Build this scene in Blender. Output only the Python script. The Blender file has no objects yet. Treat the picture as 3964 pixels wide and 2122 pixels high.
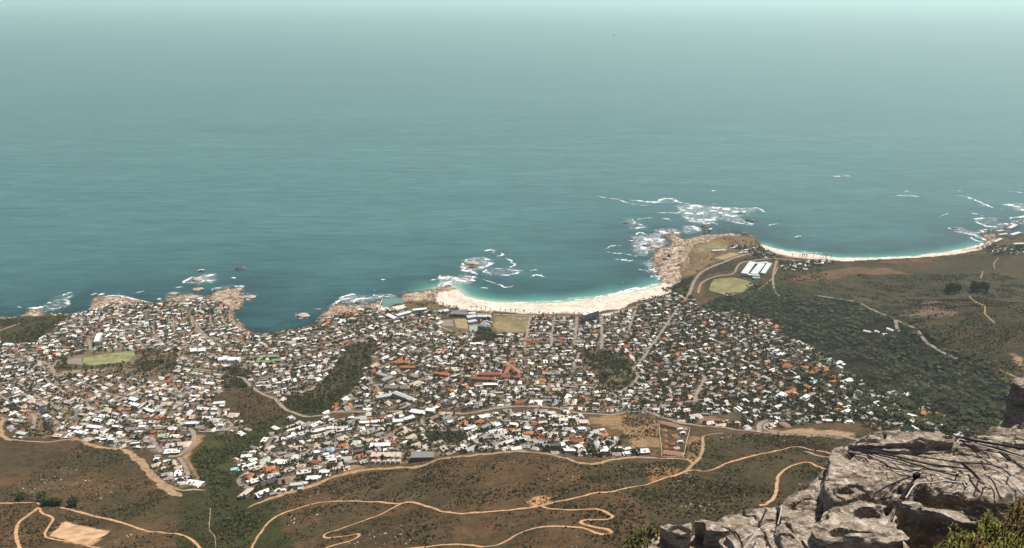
import bpy, bmesh, math, random
import numpy as np
from mathutils import Vector

# ------------------------------------------------------------------ camera
ZC = 1067.0                      # viewpoint height above the sea, metres
FPX = 2990.0                     # focal length in photograph pixels (3964 wide)
PITCH = math.radians(19.85)
scene = bpy.context.scene
COL = scene.collection
cam_d = bpy.data.cameras.new('camera'); cam = bpy.data.objects.new('camera', cam_d); COL.objects.link(cam)
cam.location = (0, 0, ZC); cam.rotation_euler = (math.pi/2 - PITCH, 0, 0)
cam_d.sensor_width = 36.0; cam_d.lens = 36.0*FPX/3964.0
cam_d.clip_start = 0.05; cam_d.clip_end = 300000.0
scene.camera = cam

# ------------------------------------------------------------------ sky, sun, exposure
SUN_AZ, SUN_EL = math.radians(42), math.radians(60)
world = bpy.data.worlds.new('World'); scene.world = world; world.use_nodes = True
wn = world.node_tree.nodes; wl = world.node_tree.links
bg = wn['Background']; sky = wn.new('ShaderNodeTexSky'); sky.sky_type = 'NISHITA'; sky.sun_disc = False
sky.sun_elevation = SUN_EL; sky.sun_rotation = SUN_AZ
sky.altitude = 300; sky.air_density = 1.0; sky.dust_density = 2.0; sky.ozone_density = 1.0
wl.new(sky.outputs[0], bg.inputs[0]); bg.inputs[1].default_value = 0.07
sd = bpy.data.lights.new('sun', 'SUN'); sun = bpy.data.objects.new('sun', sd); COL.objects.link(sun)
sd.energy = 5.0; sd.angle = math.radians(0.5); sd.color = (1.0, 0.93, 0.84)
to_sun = Vector((math.sin(SUN_AZ)*math.cos(SUN_EL), math.cos(SUN_AZ)*math.cos(SUN_EL), math.sin(SUN_EL)))
sun.rotation_euler = to_sun.to_track_quat('Z', 'Y').to_euler()
sun.location = (0, 0, 2000)
scene.view_settings.view_transform = 'Standard'; scene.view_settings.look = 'None'
scene.view_settings.exposure = 0.28; scene.view_settings.gamma = 1.0
scene.view_settings.use_curve_mapping = False
scene.cycles.max_bounces = 5; scene.cycles.diffuse_bounces = 3; scene.cycles.glossy_bounces = 2
scene.cycles.transparent_max_bounces = 8; scene.cycles.volume_bounces = 1
scene.cycles.use_denoising = True
HAZE_DENSITY = 2.3e-5
HAZE_COLOR = (0.77, 1.0, 0.965)

# ------------------------------------------------------------------ helpers
rng = np.random.default_rng(7)
random.seed(7)
CP, SP = math.cos(PITCH), math.sin(PITCH)

# frames in which pixel positions were read off the photograph: (x0, y0, zoom)
FR = {'S': (0, 0, 1.0), 'L': (0, 1000, 2.462), 'M': (900, 1000, 2.462), 'C': (1800, 1000, 2.462), 'R': (2964, 1000, 2.462),
      'l': (0, 1560, 2.454), 'm': (900, 1560, 2.454), 'c': (1800, 1560, 2.454), 'r': (2400, 1560, 1.647),
      'H': (2300, 650, 2.758), 'K': (3100, 650, 2.758), 'B': (1600, 900, 2.576), 'F': (3200, 1620, 2.747),
      'G': (2400, 1900, 2.862), 'a': (0, 1540, 4.309), 'b': (560, 1540, 4.309)}
def fr(f, pts):
    x0, y0, s = FR[f]
    p = np.asarray(pts, float).reshape(-1, 2)
    return np.stack([x0 + p[:, 0]/s, y0 + p[:, 1]/s], 1)
def rays(px):
    px = np.asarray(px, float)
    u = (px[:, 0]-1982)/FPX; v = (1061-px[:, 1])/FPX
    return np.stack([u, CP + v*SP, -SP + v*CP], 1)
def project(P):
    P = np.asarray(P, float)
    x, y, z = P[:, 0], P[:, 1], P[:, 2]-ZC
    dep = np.maximum(y*CP - z*SP, 1e-3)
    return np.stack([1982 + FPX*x/dep, 1061 - FPX*(y*SP + z*CP)/dep], 1), dep
def on_plane(px, z):
    d = rays(px); t = (z-ZC)/d[:, 2]
    return np.stack([d[:, 0]*t, d[:, 1]*t, np.full(len(d), z)], 1)
def inpoly(P, poly):
    x, y = P[:, 0], P[:, 1]; inside = np.zeros(len(P), bool); n = len(poly)
    for i in range(n):
        x1, y1 = poly[i]; x2, y2 = poly[(i+1) % n]
        if y1 == y2: continue
        c = (y1 > y) != (y2 > y)
        inside ^= c & (x < (x2-x1)*(y-y1)/(y2-y1)+x1)
    return inside
def segdist(P, line):
    best = np.full(len(P), 1e9)
    for (x1, y1), (x2, y2) in zip(line[:-1], line[1:]):
        dx, dy = x2-x1, y2-y1; L = dx*dx+dy*dy+1e-9
        t = np.clip(((P[:, 0]-x1)*dx+(P[:, 1]-y1)*dy)/L, 0, 1)
        best = np.minimum(best, np.hypot(P[:, 0]-x1-t*dx, P[:, 1]-y1-t*dy))
    return best
def _h(ix, iy, iz, seed):
    n = (ix*374761393 + iy*668265263 + iz*2147483647 + seed*974634777) & 0xffffffff
    n = ((n ^ (n >> 13))*1274126177) & 0xffffffff
    n = ((n ^ (n >> 16))*2246822519) & 0xffffffff
    return ((n ^ (n >> 15)) & 0xffff)/32767.5 - 1.0
def noise2(x, y, seed=0):
    ix, iy = np.floor(x).astype(np.int64), np.floor(y).astype(np.int64)
    fx, fy = x-ix, y-iy; fx = fx*fx*(3-2*fx); fy = fy*fy*(3-2*fy)
    a, b = _h(ix, iy, 0, seed), _h(ix+1, iy, 0, seed); c, d = _h(ix, iy+1, 0, seed), _h(ix+1, iy+1, 0, seed)
    return (a*(1-fx)+b*fx)*(1-fy)+(c*(1-fx)+d*fx)*fy
def fbm2(x, y, seed=0, oct=4):
    s = 0; a = 0.55
    for o in range(oct):
        s = s+a*noise2(x, y, seed+o*17); x = x*2.03+11.3; y = y*2.03+4.7; a *= 0.5
    return s
def noise3(p, seed=0):
    i = np.floor(p).astype(np.int64); f = p-i; f = f*f*(3-2*f)
    r = 0
    for dx in (0, 1):
        for dy in (0, 1):
            for dz in (0, 1):
                w = (f[:, 0] if dx else 1-f[:, 0])*(f[:, 1] if dy else 1-f[:, 1])*(f[:, 2] if dz else 1-f[:, 2])
                r = r + w*_h(i[:, 0]+dx, i[:, 1]+dy, i[:, 2]+dz, seed)
    return r
def fbm3(p, seed=0, oct=4):
    s = 0; a = 0.55
    for o in range(oct):
        s = s+a*noise3(p, seed+o*17); p = p*2.03+7.1; a *= 0.5
    return s
def sstep(e0, e1, x):
    t = np.clip((x-e0)/(e1-e0), 0, 1); return t*t*(3-2*t)
def smooth_line(p, step):
    """Catmull-Rom through points, resampled about every step."""
    p = np.asarray(p, float)
    if len(p) < 3:
        n = max(2, int(np.linalg.norm(p[-1]-p[0])/step)+1)
        t = np.linspace(0, 1, n)[:, None]; return p[0]*(1-t)+p[-1]*t
    q = np.vstack([2*p[0]-p[1], p, 2*p[-1]-p[-2]]); out = []
    for i in range(1, len(q)-2):
        p0, p1, p2, p3 = q[i-1], q[i], q[i+1], q[i+2]
        n = max(1, int(np.linalg.norm(p2-p1)/step))
        t = (np.arange(n)/n)[:, None]
        out.append(0.5*(2*p1+(p2-p0)*t+(2*p0-5*p1+4*p2-p3)*t**2+(3*p1-p0-3*p2+p3)*t**3))
    out.append(p[-1:]); return np.vstack(out)

def mesh_data(name, V, F, smooth=False):
    """V (n,3); F list of tuples, or an int array (m,3|4)"""
    me = bpy.data.meshes.new(name)
    V = np.asarray(V, np.float32)
    if isinstance(F, np.ndarray) and F.ndim == 2:
        k = F.shape[1]; m = len(F)
        me.vertices.add(len(V)); me.vertices.foreach_set('co', V.ravel())
        me.loops.add(m*k); me.loops.foreach_set('vertex_index', F.astype(np.int32).ravel())
        me.polygons.add(m); me.polygons.foreach_set('loop_start', np.arange(0, m*k, k, dtype=np.int32))
        me.update(calc_edges=True)
    else:
        me.from_pydata([tuple(map(float, v)) for v in V], [], [tuple(map(int, f)) for f in F]); me.update()
    me.polygons.foreach_set('use_smooth', np.full(len(me.polygons), smooth))
    return me
def set_col(me, C, name='Col'):
    a = me.attributes.new(name, 'FLOAT_COLOR', 'POINT')
    C = np.asarray(C, np.float32)
    if C.shape[1] == 3: C = np.hstack([C, np.ones((len(C), 1), np.float32)])
    a.data.foreach_set('color', C.ravel())
def set_float(me, A, name):
    a = me.attributes.new(name, 'FLOAT', 'POINT'); a.data.foreach_set('value', np.asarray(A, np.float32))
def obj(name, me, mat=None, parent=None, loc=None):
    o = bpy.data.objects.new(name, me); COL.objects.link(o)
    if mat is not None and me is not None and not me.materials: me.materials.append(mat)
    if parent is not None: o.parent = parent
    if loc is not None: o.location = loc
    return o
def tag(o, label=None, cat=None, group=None, kind=None):
    if label: o['label'] = label
    if cat: o['category'] = cat
    if group: o['group'] = group
    if kind: o['kind'] = kind
    return o
def empty(name, loc=(0, 0, 0), rz=0.0):
    o = bpy.data.objects.new(name, None); COL.objects.link(o)
    o.location = loc; o.rotation_euler = (0, 0, rz); o.empty_display_size = 0.1
    return o

# ------------------------------------------------------------------ materials
def new_mat(name):
    m = bpy.data.materials.new(name); m.use_nodes = True
    n = m.node_tree.nodes; l = m.node_tree.links
    return m, n, l, n['Principled BSDF']
def mixrgb(n, l, typ, fac, a, b):
    m = n.new('ShaderNodeMix'); m.data_type = 'RGBA'; m.blend_type = typ
    for s, v in ((m.inputs[0], fac), (m.inputs[6], a), (m.inputs[7], b)):
        if hasattr(v, 'is_output'): l.new(v, s)
        elif s.type == 'VALUE': s.default_value = v
        else: s.default_value = (*v, 1) if len(v) == 3 else v
    return m.outputs[2]
def noise_node(n, l, scale, detail=4, rough=0.6, vec=None, dist=0.0):
    t = n.new('ShaderNodeTexNoise'); t.inputs['Scale'].default_value = scale; t.inputs['Detail'].default_value = detail
    t.inputs['Roughness'].default_value = rough; t.inputs['Distortion'].default_value = dist
    if vec is not None: l.new(vec, t.inputs['Vector'])
    return t
def ramp(n, l, src, stops):
    r = n.new('ShaderNodeValToRGB'); e = r.color_ramp.elements
    while len(e) < len(stops): e.new(0.5)
    for el, (p, c) in zip(e, stops):
        el.position = p; el.color = (c, c, c, 1) if not hasattr(c, '__len__') else (*c, 1)
    l.new(src, r.inputs[0]); return r.outputs[0]
def attr_mat(name, scales=((0.02, .35), (0.11, .4), (0.5, .3)), rough=0.95, bump=0.0, bscale=0.4, spec=0.1, attr='Col'):
    """point colour attribute varied by procedural noise in world metres"""
    m, n, l, b = new_mat(name)
    at = n.new('ShaderNodeAttribute'); at.attribute_name = attr
    tc = n.new('ShaderNodeTexCoord'); c = at.outputs['Color']
    for s, amt in scales:
        t = noise_node(n, l, s, 3, .6, tc.outputs['Object'])
        v = ramp(n, l, t.outputs['Fac'], [(0.25, 1-amt), (0.75, 1+amt)])
        c = mixrgb(n, l, 'MULTIPLY', 1.0, c, v)
    l.new(c, b.inputs['Base Color']); b.inputs['Roughness'].default_value = rough
    b.inputs['Specular IOR Level'].default_value = spec
    if bump:
        t = noise_node(n, l, bscale, 4, .65, tc.outputs['Object']); bp = n.new('ShaderNodeBump')
        bp.inputs['Strength'].default_value = bump; bp.inputs['Distance'].default_value = 1.0/bscale*0.3
        l.new(t.outputs['Fac'], bp.inputs['Height']); l.new(bp.outputs[0], b.inputs['Normal'])
    return m
def plain_mat(name, col, rough=0.8, var=0.15, scale=0.5, spec=0.2, metal=0.0, bump=0.0):
    m, n, l, b = new_mat(name)
    tc = n.new('ShaderNodeTexCoord'); t = noise_node(n, l, scale, 4, .6, tc.outputs['Object'])
    v = ramp(n, l, t.outputs['Fac'], [(0.3, 1-var), (0.7, 1+var)])
    l.new(mixrgb(n, l, 'MULTIPLY', 1.0, col, v), b.inputs['Base Color'])
    b.inputs['Roughness'].default_value = rough; b.inputs['Specular IOR Level'].default_value = spec
    b.inputs['Metallic'].default_value = metal
    if bump:
        bp = n.new('ShaderNodeBump'); bp.inputs['Strength'].default_value = bump; bp.inputs['Distance'].default_value = 0.1/scale
        l.new(t.outputs['Fac'], bp.inputs['Height']); l.new(bp.outputs[0], b.inputs['Normal'])
    return m
def objcol_mat(name, rough=0.8, var=0.12, scale=0.35, spec=0.2):
    """base colour from the object's own colour, slightly weathered"""
    m, n, l, b = new_mat(name)
    oi = n.new('ShaderNodeObjectInfo'); tc = n.new('ShaderNodeTexCoord')
    t = noise_node(n, l, scale, 4, .6, tc.outputs['Object'])
    v = ramp(n, l, t.outputs['Fac'], [(0.3, 1-var), (0.7, 1+var*0.6)])
    l.new(mixrgb(n, l, 'MULTIPLY', 1.0, oi.outputs['Color'], v), b.inputs['Base Color'])
    b.inputs['Roughness'].default_value = rough; b.inputs['Specular IOR Level'].default_value = spec
    return m
# ------------------------------------------------------------------ coastline (photograph pixels -> sea level)
coast_px = np.vstack([
    [(-1500, 1420), (-700, 1310), (-300, 1262)],
    fr('L', [(0, 570), (110, 570), (215, 540), (300, 505), (390, 500), (450, 535), (640, 540), (860, 490), (880, 400), (960, 372), (1150, 370), (1330, 410),
             (1400, 430), (1500, 430), (1600, 390), (1750, 350), (1890, 360), (1960, 380), (2040, 330), (2150, 295), (2280, 290), (2300, 400),
             (2290, 480), (2200, 500), (2230, 600), (2330, 680), (2440, 720)]),
    fr('M', [(330, 725), (420, 710), (560, 680), (700, 660), (830, 610), (830, 560), (920, 490), (1000, 450), (1120, 460), (1300, 440),
             (1400, 430), (1430, 395), (1610, 385), (1640, 340), (1830, 320), (1950, 290), (2050, 270), (2140, 290)]),
    fr('C', [(0, 360), (130, 395), (300, 420), (600, 432), (900, 425), (1150, 400), (1400, 355), (1700, 300), (1870, 255), (1870, 200)]),
    fr('H', [(690, 1100), (680, 1050), (640, 930), (700, 860), (800, 850), (850, 790), (770, 720), (820, 695), (890, 710), (910, 760), (1000, 760),
             (1100, 740), (1180, 710), (1250, 670), (1420, 665), (1600, 690), (1700, 740), (1800, 820), (1900, 860), (2050, 890), (2200, 905)]),
    fr('K', [(200, 930), (400, 960), (600, 965), (900, 955), (1200, 945), (1500, 905), (1750, 860), (1950, 820), (2000, 770), (1930, 710),
             (2050, 670), (2200, 650), (2290, 600), (2380, 595)]),
    [(4150, 850), (4700, 800), (5600, 760)]])
coast = on_plane(coast_px, 0.0)[:, :2]
land_poly = np.vstack([coast, [(9000, 4000), (9000, -4000), (-9000, -4000), (-9000, 2400)]])
beach_main = on_plane(np.vstack([fr('M', [(1950, 290), (2050, 270), (2140, 290)]), fr('C', [(0, 360), (130, 395), (300, 420), (600, 432), (900, 425), (1150, 400), (1400, 355), (1700, 300), (1870, 255)])]), 0)[:, :2]
beach_far = on_plane(np.vstack([fr('H', [(1800, 820), (1900, 860), (2050, 890), (2200, 905)]), fr('K', [(200, 930), (400, 960), (600, 965), (900, 955), (1200, 945), (1500, 905), (1750, 860), (1950, 820)])]), 0)[:, :2]

# ------------------------------------------------------------------ terrain heightfield
GS = 7.5
gx = np.arange(-2600, 2801, GS); gy = np.arange(30, 3500, GS)
GX, GY = np.meshgrid(gx, gy); GP = np.stack([GX.ravel(), GY.ravel()], 1)
dist = segdist(GP, coast); dist = np.where(inpoly(GP, land_poly), dist, -dist)
HD = np.array([-400, -60, 0, 12, 45, 120, 260, 420, 620, 820, 1020, 1230, 1420, 1650, 1850, 2050, 2230, 2420, 2700])
HH = np.array([-14, -4, -0.2, 1.6, 4.5, 8.5, 18, 33, 58, 90, 130, 190, 262, 355, 450, 570, 720, 930, 1010])
Hh = np.interp(dist, HD, HH)
def sampler(Hg):
    def f(x, y):
        u = np.clip((x-gx[0])/GS, 0, len(gx)-1.001); v = np.clip((y-gy[0])/GS, 0, len(gy)-1.001)
        i, j = u.astype(int), v.astype(int); a, b = u-i, v-j
        return (Hg[j, i]*(1-a)+Hg[j, i+1]*a)*(1-b)+(Hg[j+1, i]*(1-a)+Hg[j+1, i+1]*a)*b
    return f
def caster(hf, t0=400., t1=6500., step=12.):
    def P(px):
        d = rays(px); n = len(d); lo = np.full(n, t0); hi = np.full(n, np.nan)
        t = t0
        while t < t1:
            t += step
            below = (ZC+d[:, 2]*t) < np.maximum(hf(d[:, 0]*t, d[:, 1]*t), 0)
            new = below & np.isnan(hi); hi[new] = t; lo[new] = t-step
            if not np.isnan(hi).any(): break
        hi = np.where(np.isnan(hi), t1, hi)
        for _ in range(14):
            m = (lo+hi)/2; below = (ZC+d[:, 2]*m) < np.maximum(hf(d[:, 0]*m, d[:, 1]*m), 0)
            hi = np.where(below, m, hi); lo = np.where(below, lo, m)
        x, y = d[:, 0]*hi, d[:, 1]*hi
        return np.stack([x, y, np.maximum(hf(x, y), 0)], 1)
    return P
# the shoulder of the hill on the right, above the pine wood
rc = np.stack([GX, GY], -1)
hill = 70*np.exp(-(((GX-1500)/420)**2+((GY-2050)/330)**2)) + 60*np.exp(-(((GX-1500)/330)**2+((GY-1300)/450)**2))
inl = sstep(120, 600, dist).reshape(GX.shape)
Hg = Hh.reshape(GX.shape) + hill*inl
Hg = Hg + fbm2(GX/260, GY/260, 3, 3)*14*sstep(350, 1100, dist).reshape(GX.shape)
base_cast = caster(sampler(Hg))
# the wooded ravine between the two halves of the upper suburb
rav = base_cast(np.array([(905, 2300), (900, 2122), (880, 1980), (860, 1850), (960, 1740), (1060, 1660), (1180, 1590), (1290, 1500), (1380, 1400), (1430, 1330)]))[:, :2]
rd = segdist(GP, rav).reshape(GX.shape)
Hg = Hg - 16*np.exp(-(rd/48)**2)
Hg = Hg + fbm2(GX/48, GY/48, 9, 4)*4.6*sstep(500, 1200, dist).reshape(GX.shape)
px_all, dep_all = project(np.stack([GX.ravel(), GY.ravel(), Hg.ravel()], 1))
rock_px = [fr('H', [(560, 1120), (640, 880), (760, 690), (900, 690), (960, 780), (1180, 690), (1420, 650), (1620, 680), (1560, 720), (1330, 740), (1180, 800), (1060, 830), (1000, 920), (960, 1000), (900, 1080), (940, 1180), (860, 1250), (700, 1220)]),
           fr('L', [(1980, 380), (2060, 290), (2320, 270), (2320, 500), (2200, 500), (2180, 450)]), fr('L', [(860, 500), (870, 390), (960, 360), (1350, 400), (1340, 440), (1100, 470)]),
           fr('L', [(1560, 400), (1760, 330), (1920, 370), (1900, 400), (1700, 410)]), fr('L', [(200, 560), (260, 500), (390, 490), (420, 550)]),
           fr('L', [(2190, 500), (2260, 520), (2360, 680), (2460, 730), (2400, 740), (2250, 690), (2180, 580)]),
           fr('M', [(810, 620), (830, 550), (920, 470), (1010, 430), (1340, 430), (1400, 470), (1300, 500), (1050, 540), (930, 590)]),
           fr('M', [(1590, 420), (1640, 330), (1840, 310), (2050, 260), (2160, 290), (1960, 330), (1930, 400), (1700, 420)]),
           fr('K', [(1700, 900), (1930, 830), (1990, 770), (1910, 700), (2040, 660), (2080, 760), (1990, 850)])]
ROCK = np.zeros(len(GP), bool)
jit = np.stack([fbm2(GX.ravel()/25, GY.ravel()/25, 31, 3), fbm2(GX.ravel()/25, GY.ravel()/25, 57, 3)], 1)
for q in rock_px: ROCK |= inpoly(px_all+jit*7, q)
rk = ROCK.reshape(GX.shape)
Hg = Hg + np.where(rk, np.abs(fbm2(GX/16, GY/16, 5, 3))*7.0-0.5, 0)
hf = sampler(Hg); P = caster(hf)
P3 = np.stack([GX.ravel(), GY.ravel(), Hg.ravel()], 1)
px_all, dep_all = project(P3)
distf = sampler(dist.reshape(GX.shape))

# land cover, as reflectance of the ground itself
pj = px_all + jit*np.clip(2600/dep_all[:, None]*7, 3, 14)
C = np.tile(np.array([[.102, .068, .039]]), (len(GP), 1))
mott = fbm2(GX.ravel()/120, GY.ravel()/120, 77, 4); mott2 = fbm2(GX.ravel()/35, GY.ravel()/35, 78, 4)
def blend(mask, col, f=1.0):
    m = (mask*f)[:, None] if np.ndim(f) else np.where(mask, f, 0.0)[:, None]
    C[:] = C*(1-m)+np.array(col)*m
blend(np.ones(len(C), bool), (.058, .053, .029), sstep(-.15, .35, mott+.4*mott2)*.7)
blend(np.ones(len(C), bool), (.125, .088, .052), sstep(.25, .6, mott2-.3*mott)*.6)
def zone(f, pts, col, fac=1.0): blend(inpoly(pj, fr(f, pts)), col, fac)
# darker greener scrub below the terraces on the right
zone('c', [(1130, 610), (1350, 560), (1900, 560), (2100, 600), (2300, 330), (2454, 300), (3600, 330), (4800, 800), (4800, 1500), (1900, 1500), (1700, 1000), (1500, 800), (1150, 760)], (.055, .049, .027), .8)
zone('m', [(1300, 1100), (2100, 1080), (2050, 1379), (1500, 1379), (1250, 1250)], (.05, .045, .025), .5)
# ravine
blend(np.exp(-(rd.ravel()/75)**2) > .3, (.042, .05, .02), .9)
zone('b', [(960, 600), (1500, 480), (2000, 200), (2400, 250), (2100, 600), (1600, 1000), (1500, 1379), (940, 1379), (750, 1050), (830, 900)], (.045, .054, .022), .85)
# town ground
TOWN = [fr('S', [(-700, 1340), (60, 1292), (150, 1262), (270, 1225), (360, 1195), (470, 1172), (620, 1180), (760, 1158), (850, 1168), (893, 1205), (905, 1250),
                 (950, 1284), (1030, 1304), (1190, 1277), (1300, 1217), (1420, 1197), (1560, 1200), (1700, 1205), (1800, 1215), (2300, 1228), (2440, 1197),
                 (2480, 1168), (2600, 1135), (2680, 1152), (2700, 1192), (2830, 1205), (2900, 1222), (3000, 1262), (3050, 1312), (3130, 1340), (3250, 1420),
                 (3350, 1480), (3440, 1540), (3560, 1560), (3700, 1640), (3800, 1690), (3500, 1700), (3300, 1640), (3150, 1640), (2980, 1660), (2900, 1660), (2700, 1642), (2600, 1628),
                 (2540, 1612), (2400, 1600), (2250, 1592), (2150, 1580), (2000, 1566), (1850, 1590), (1600, 1580), (1340, 1592), (1260, 1600), (1100, 1560), (960, 1480), (860, 1500), (830, 1560),
                 (900, 1600), (980, 1650), (930, 1690), (760, 1660), (740, 1740), (650, 1765), (560, 1740), (420, 1730), (330, 1710), (200, 1692), (60, 1690), (30, 1640), (0, 1620), (-700, 1700)]),
        fr('S', [(600, 1770), (690, 1775), (735, 1850), (770, 1882), (690, 1890), (640, 1862), (590, 1800)]),
        fr('S', [(1000, 1730), (1060, 1660), (1200, 1640), (1400, 1604), (1640, 1588), (1840, 1620), (1960, 1600), (2060, 1585), (2240, 1612), (2300, 1680), (2400, 1700),
                 (2540, 1740), (2530, 1770), (2400, 1772), (2200, 1770), (2080, 1742), (1900, 1748), (1700, 1762), (1560, 1796), (1400, 1800), (1290, 1838), (1130, 1898), (1030, 1925), (930, 1915), (920, 1840), (910, 1780)]),
        fr('S', [(2790, 920), (2840, 905), (2890, 912), (2950, 960), (3000, 985), (2990, 1010), (2900, 990), (2850, 970)]),
        fr('S', [(3020, 1015), (3110, 1012), (3200, 1010), (3230, 1022), (3100, 1045), (3030, 1050)]),
        fr('S', [(3790, 905), (3964, 870), (4100, 870), (4100, 980), (3850, 990), (3800, 960)])]
NOHOUSE = [fr('S', q) for q in (
    [(1350, 1335), (1440, 1322), (1470, 1345), (1440, 1390), (1418, 1430), (1385, 1490), (1325, 1555), (1250, 1600), (1120, 1590), (1100, 1540), (1200, 1520), (1240, 1480), (1310, 1400)],
    [(870, 1500), (960, 1485), (1080, 1556), (1110, 1600), (1000, 1650), (900, 1640), (850, 1570)],
    [(230, 1385), (320, 1362), (570, 1352), (690, 1370), (680, 1440), (580, 1480), (400, 1452), (200, 1470), (170, 1440), (190, 1410)],
    [(1900, 1212), (2066, 1222), (2040, 1296), (1900, 1296)],
    [(2250, 1350), (2420, 1370), (2450, 1420), (2470, 1500), (2380, 1522), (2320, 1512), (2300, 1440), (2230, 1390)],
    [(1830, 1262), (1925, 1282), (1915, 1322), (1830, 1325)],
    [(0, 1240), (270, 1222), (150, 1325), (0, 1340)],
    [(860, 1420), (965, 1430), (960, 1500), (860, 1500)],
    [(1640, 1668), (1800, 1668), (1810, 1712), (1720, 1722), (1640, 1700)],
    [(1040, 1745), (960, 1760), (900, 1900), (880, 1850)],
    [(60, 1650), (200, 1640), (240, 1690), (90, 1690)],
    [(2410, 1610), (2560, 1620), (2560, 1780), (2400, 1730)], [(2550, 1620), (2680, 1640), (2680, 1790), (2550, 1790)],
    [(1690, 1220), (1760, 1218), (1810, 1290), (1740, 1290)], [(2700, 1610), (2860, 1600), (2880, 1640), (2700, 1640)])]
TG = np.zeros(len(C), bool)
for q in TOWN: TG |= inpoly(pj, q)
TG &= dist > 8
blend(TG, (.20, .155, .11), .9)
blend(TG, (.045, .05, .026), sstep(.0, .3, mott2)*.75*TG)
blend(TG, (.05, .05, .028), TG*np.clip(sstep(2250, 2700, px_all[:, 0])*.5+.2*(px_all[:, 0] > 1450), 0, .6))
for q in NOHOUSE[:2]+NOHOUSE[5:10]: blend(inpoly(pj, q), (.05, .054, .026), .8)
blend(inpoly(pj, NOHOUSE[1]), (.085, .06, .038), .9); blend(inpoly(pj, NOHOUSE[0]), (.085, .074, .042), .35+.5*sstep(-.2, .3, mott2)*1.0)
zone('L', [(1330, 930), (1650, 900), (1680, 960), (1500, 1040), (1300, 1020)], (.09, .07, .045), .5)
zone('l', [(-60, 360), (500, 360), (760, 350), (800, 430), (500, 520), (200, 640), (-60, 640)], (.07, .055, .033), .6)
# right-hand hillside, pine-wood floor
zone('S', [(2960, 1060), (3030, 1040), (3240, 1012), (3420, 1005), (3700, 985), (3850, 975), (4400, 960), (4400, 1700), (3900, 1700), (3700, 1420), (3500, 1260), (3200, 1150)], (.072, .06, .036), .9)
blend(inpoly(pj, fr('S', [(3000, 1060), (3240, 1012), (4400, 960), (4400, 1500), (3800, 1420), (3500, 1260)])), (.05, .048, .031), sstep(-.3, .3, mott+.6*mott2)*.85)
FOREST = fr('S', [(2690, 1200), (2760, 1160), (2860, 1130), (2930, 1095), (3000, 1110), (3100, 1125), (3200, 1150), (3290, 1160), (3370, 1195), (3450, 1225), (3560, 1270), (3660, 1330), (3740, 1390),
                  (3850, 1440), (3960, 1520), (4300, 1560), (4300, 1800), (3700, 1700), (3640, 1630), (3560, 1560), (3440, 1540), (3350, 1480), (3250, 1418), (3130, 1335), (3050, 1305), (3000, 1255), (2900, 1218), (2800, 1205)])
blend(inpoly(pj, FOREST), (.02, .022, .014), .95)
zone('R', [(210, 200), (400, 150), (800, 90), (1150, 95), (1420, 160), (1150, 150), (880, 150), (640, 200), (480, 270), (350, 265)], (.165, .105, .06), .8)
zone('R', [(1080, 30), (1400, 0), (1700, -10), (1500, 45), (1050, 50)], (.15, .085, .045), .7)
zone('R', [(1490, 460), (1520, 390), (1620, 375), (1670, 410), (1600, 460), (1720, 480), (1840, 520), (1760, 560), (1400, 570), (1270, 550), (1320, 510)], (.17, .125, .10), .9)
zone('R', [(2330, 890), (2462, 980), (2462, 1060), (2380, 990)], (.3, .2, .13), .9)
# headland lawns and fields
zone('H', [(900, 760), (1180, 700), (1500, 700), (1700, 760), (1760, 900), (1500, 960), (1230, 1020), (1050, 1150), (920, 1180), (900, 1080), (980, 900)], (.2, .145, .09), .9)
zone('H', [(1240, 1060), (1500, 990), (1700, 940), (1900, 920), (2020, 950), (1900, 985), (1660, 1000), (1540, 1040), (1450, 1120), (1250, 1130), (1120, 1180)], (.055, .05, .03), .9)
zone('H', [(860, 1250), (1050, 1150), (1100, 1180), (1040, 1379), (780, 1379), (740, 1290)], (.045, .05, .028), .9)
zone('H', [(1160, 1379), (1200, 1200), (1480, 1140), (1700, 1220), (1900, 1250), (2482, 1200), (2482, 1379)], (.045, .05, .028), .85)
# open dry ground beside the walled estate
zone('c', [(1180, 130), (1500, 110), (1850, 150), (1860, 420), (1600, 440), (1560, 330), (1480, 260), (1200, 190)], (.26, .175, .098), .85)
zone('c', [(1480, 130), (1780, 130), (1760, 210), (1560, 230)], (.12, .09, .05), .7)
zone('c', [(2120, 60), (2220, 50), (2240, 130), (2454, 140), (2454, 190), (2150, 200)], (.22, .15, .085), .8)
zone('c', [(2130, 330), (2250, 310), (2240, 480), (2190, 560), (2080, 560)], (.22, .15, .085), .85)
zone('c', [(1720, 620), (1850, 600), (2050, 640), (2120, 650), (2000, 700), (1780, 740), (1730, 690)], (.26, .16, .085), .8)
zone('r', [(900, 180), (1300, 160), (1500, 200), (1480, 225), (1000, 200)], (.34, .235, .15), .85)
zone('m', [(1050, 600), (1180, 565), (1260, 610), (1200, 660), (1080, 680)], (.27, .175, .095), .8)
zone('c', [(600, 950), (680, 905), (830, 915), (850, 950), (740, 985), (640, 1000)], (.40, .23, .11), .95)
zone('l', [(620, 1130), (840, 1180), (1045, 1225), (830, 1355), (470, 1270)], (.40, .25, .14), .97)
zone('L', [(130, 800), (260, 830), (260, 860), (200, 930), (380, 960), (460, 1020), (330, 980), (150, 900)], (.26, .19, .12), .6)
zone('L', [(400, 1080), (480, 1030), (560, 1080), (1000, 1050), (1000, 1090), (560, 1140), (420, 1120)], (.3, .21, .13), .8)
zone('b', [(830, 620), (1000, 640), (880, 760), (790, 880), (720, 1000), (850, 1180), (950, 1300), (920, 1379), (750, 1200), (600, 1000), (700, 900), (780, 750)], (.33, .22, .125), .85)
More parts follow.
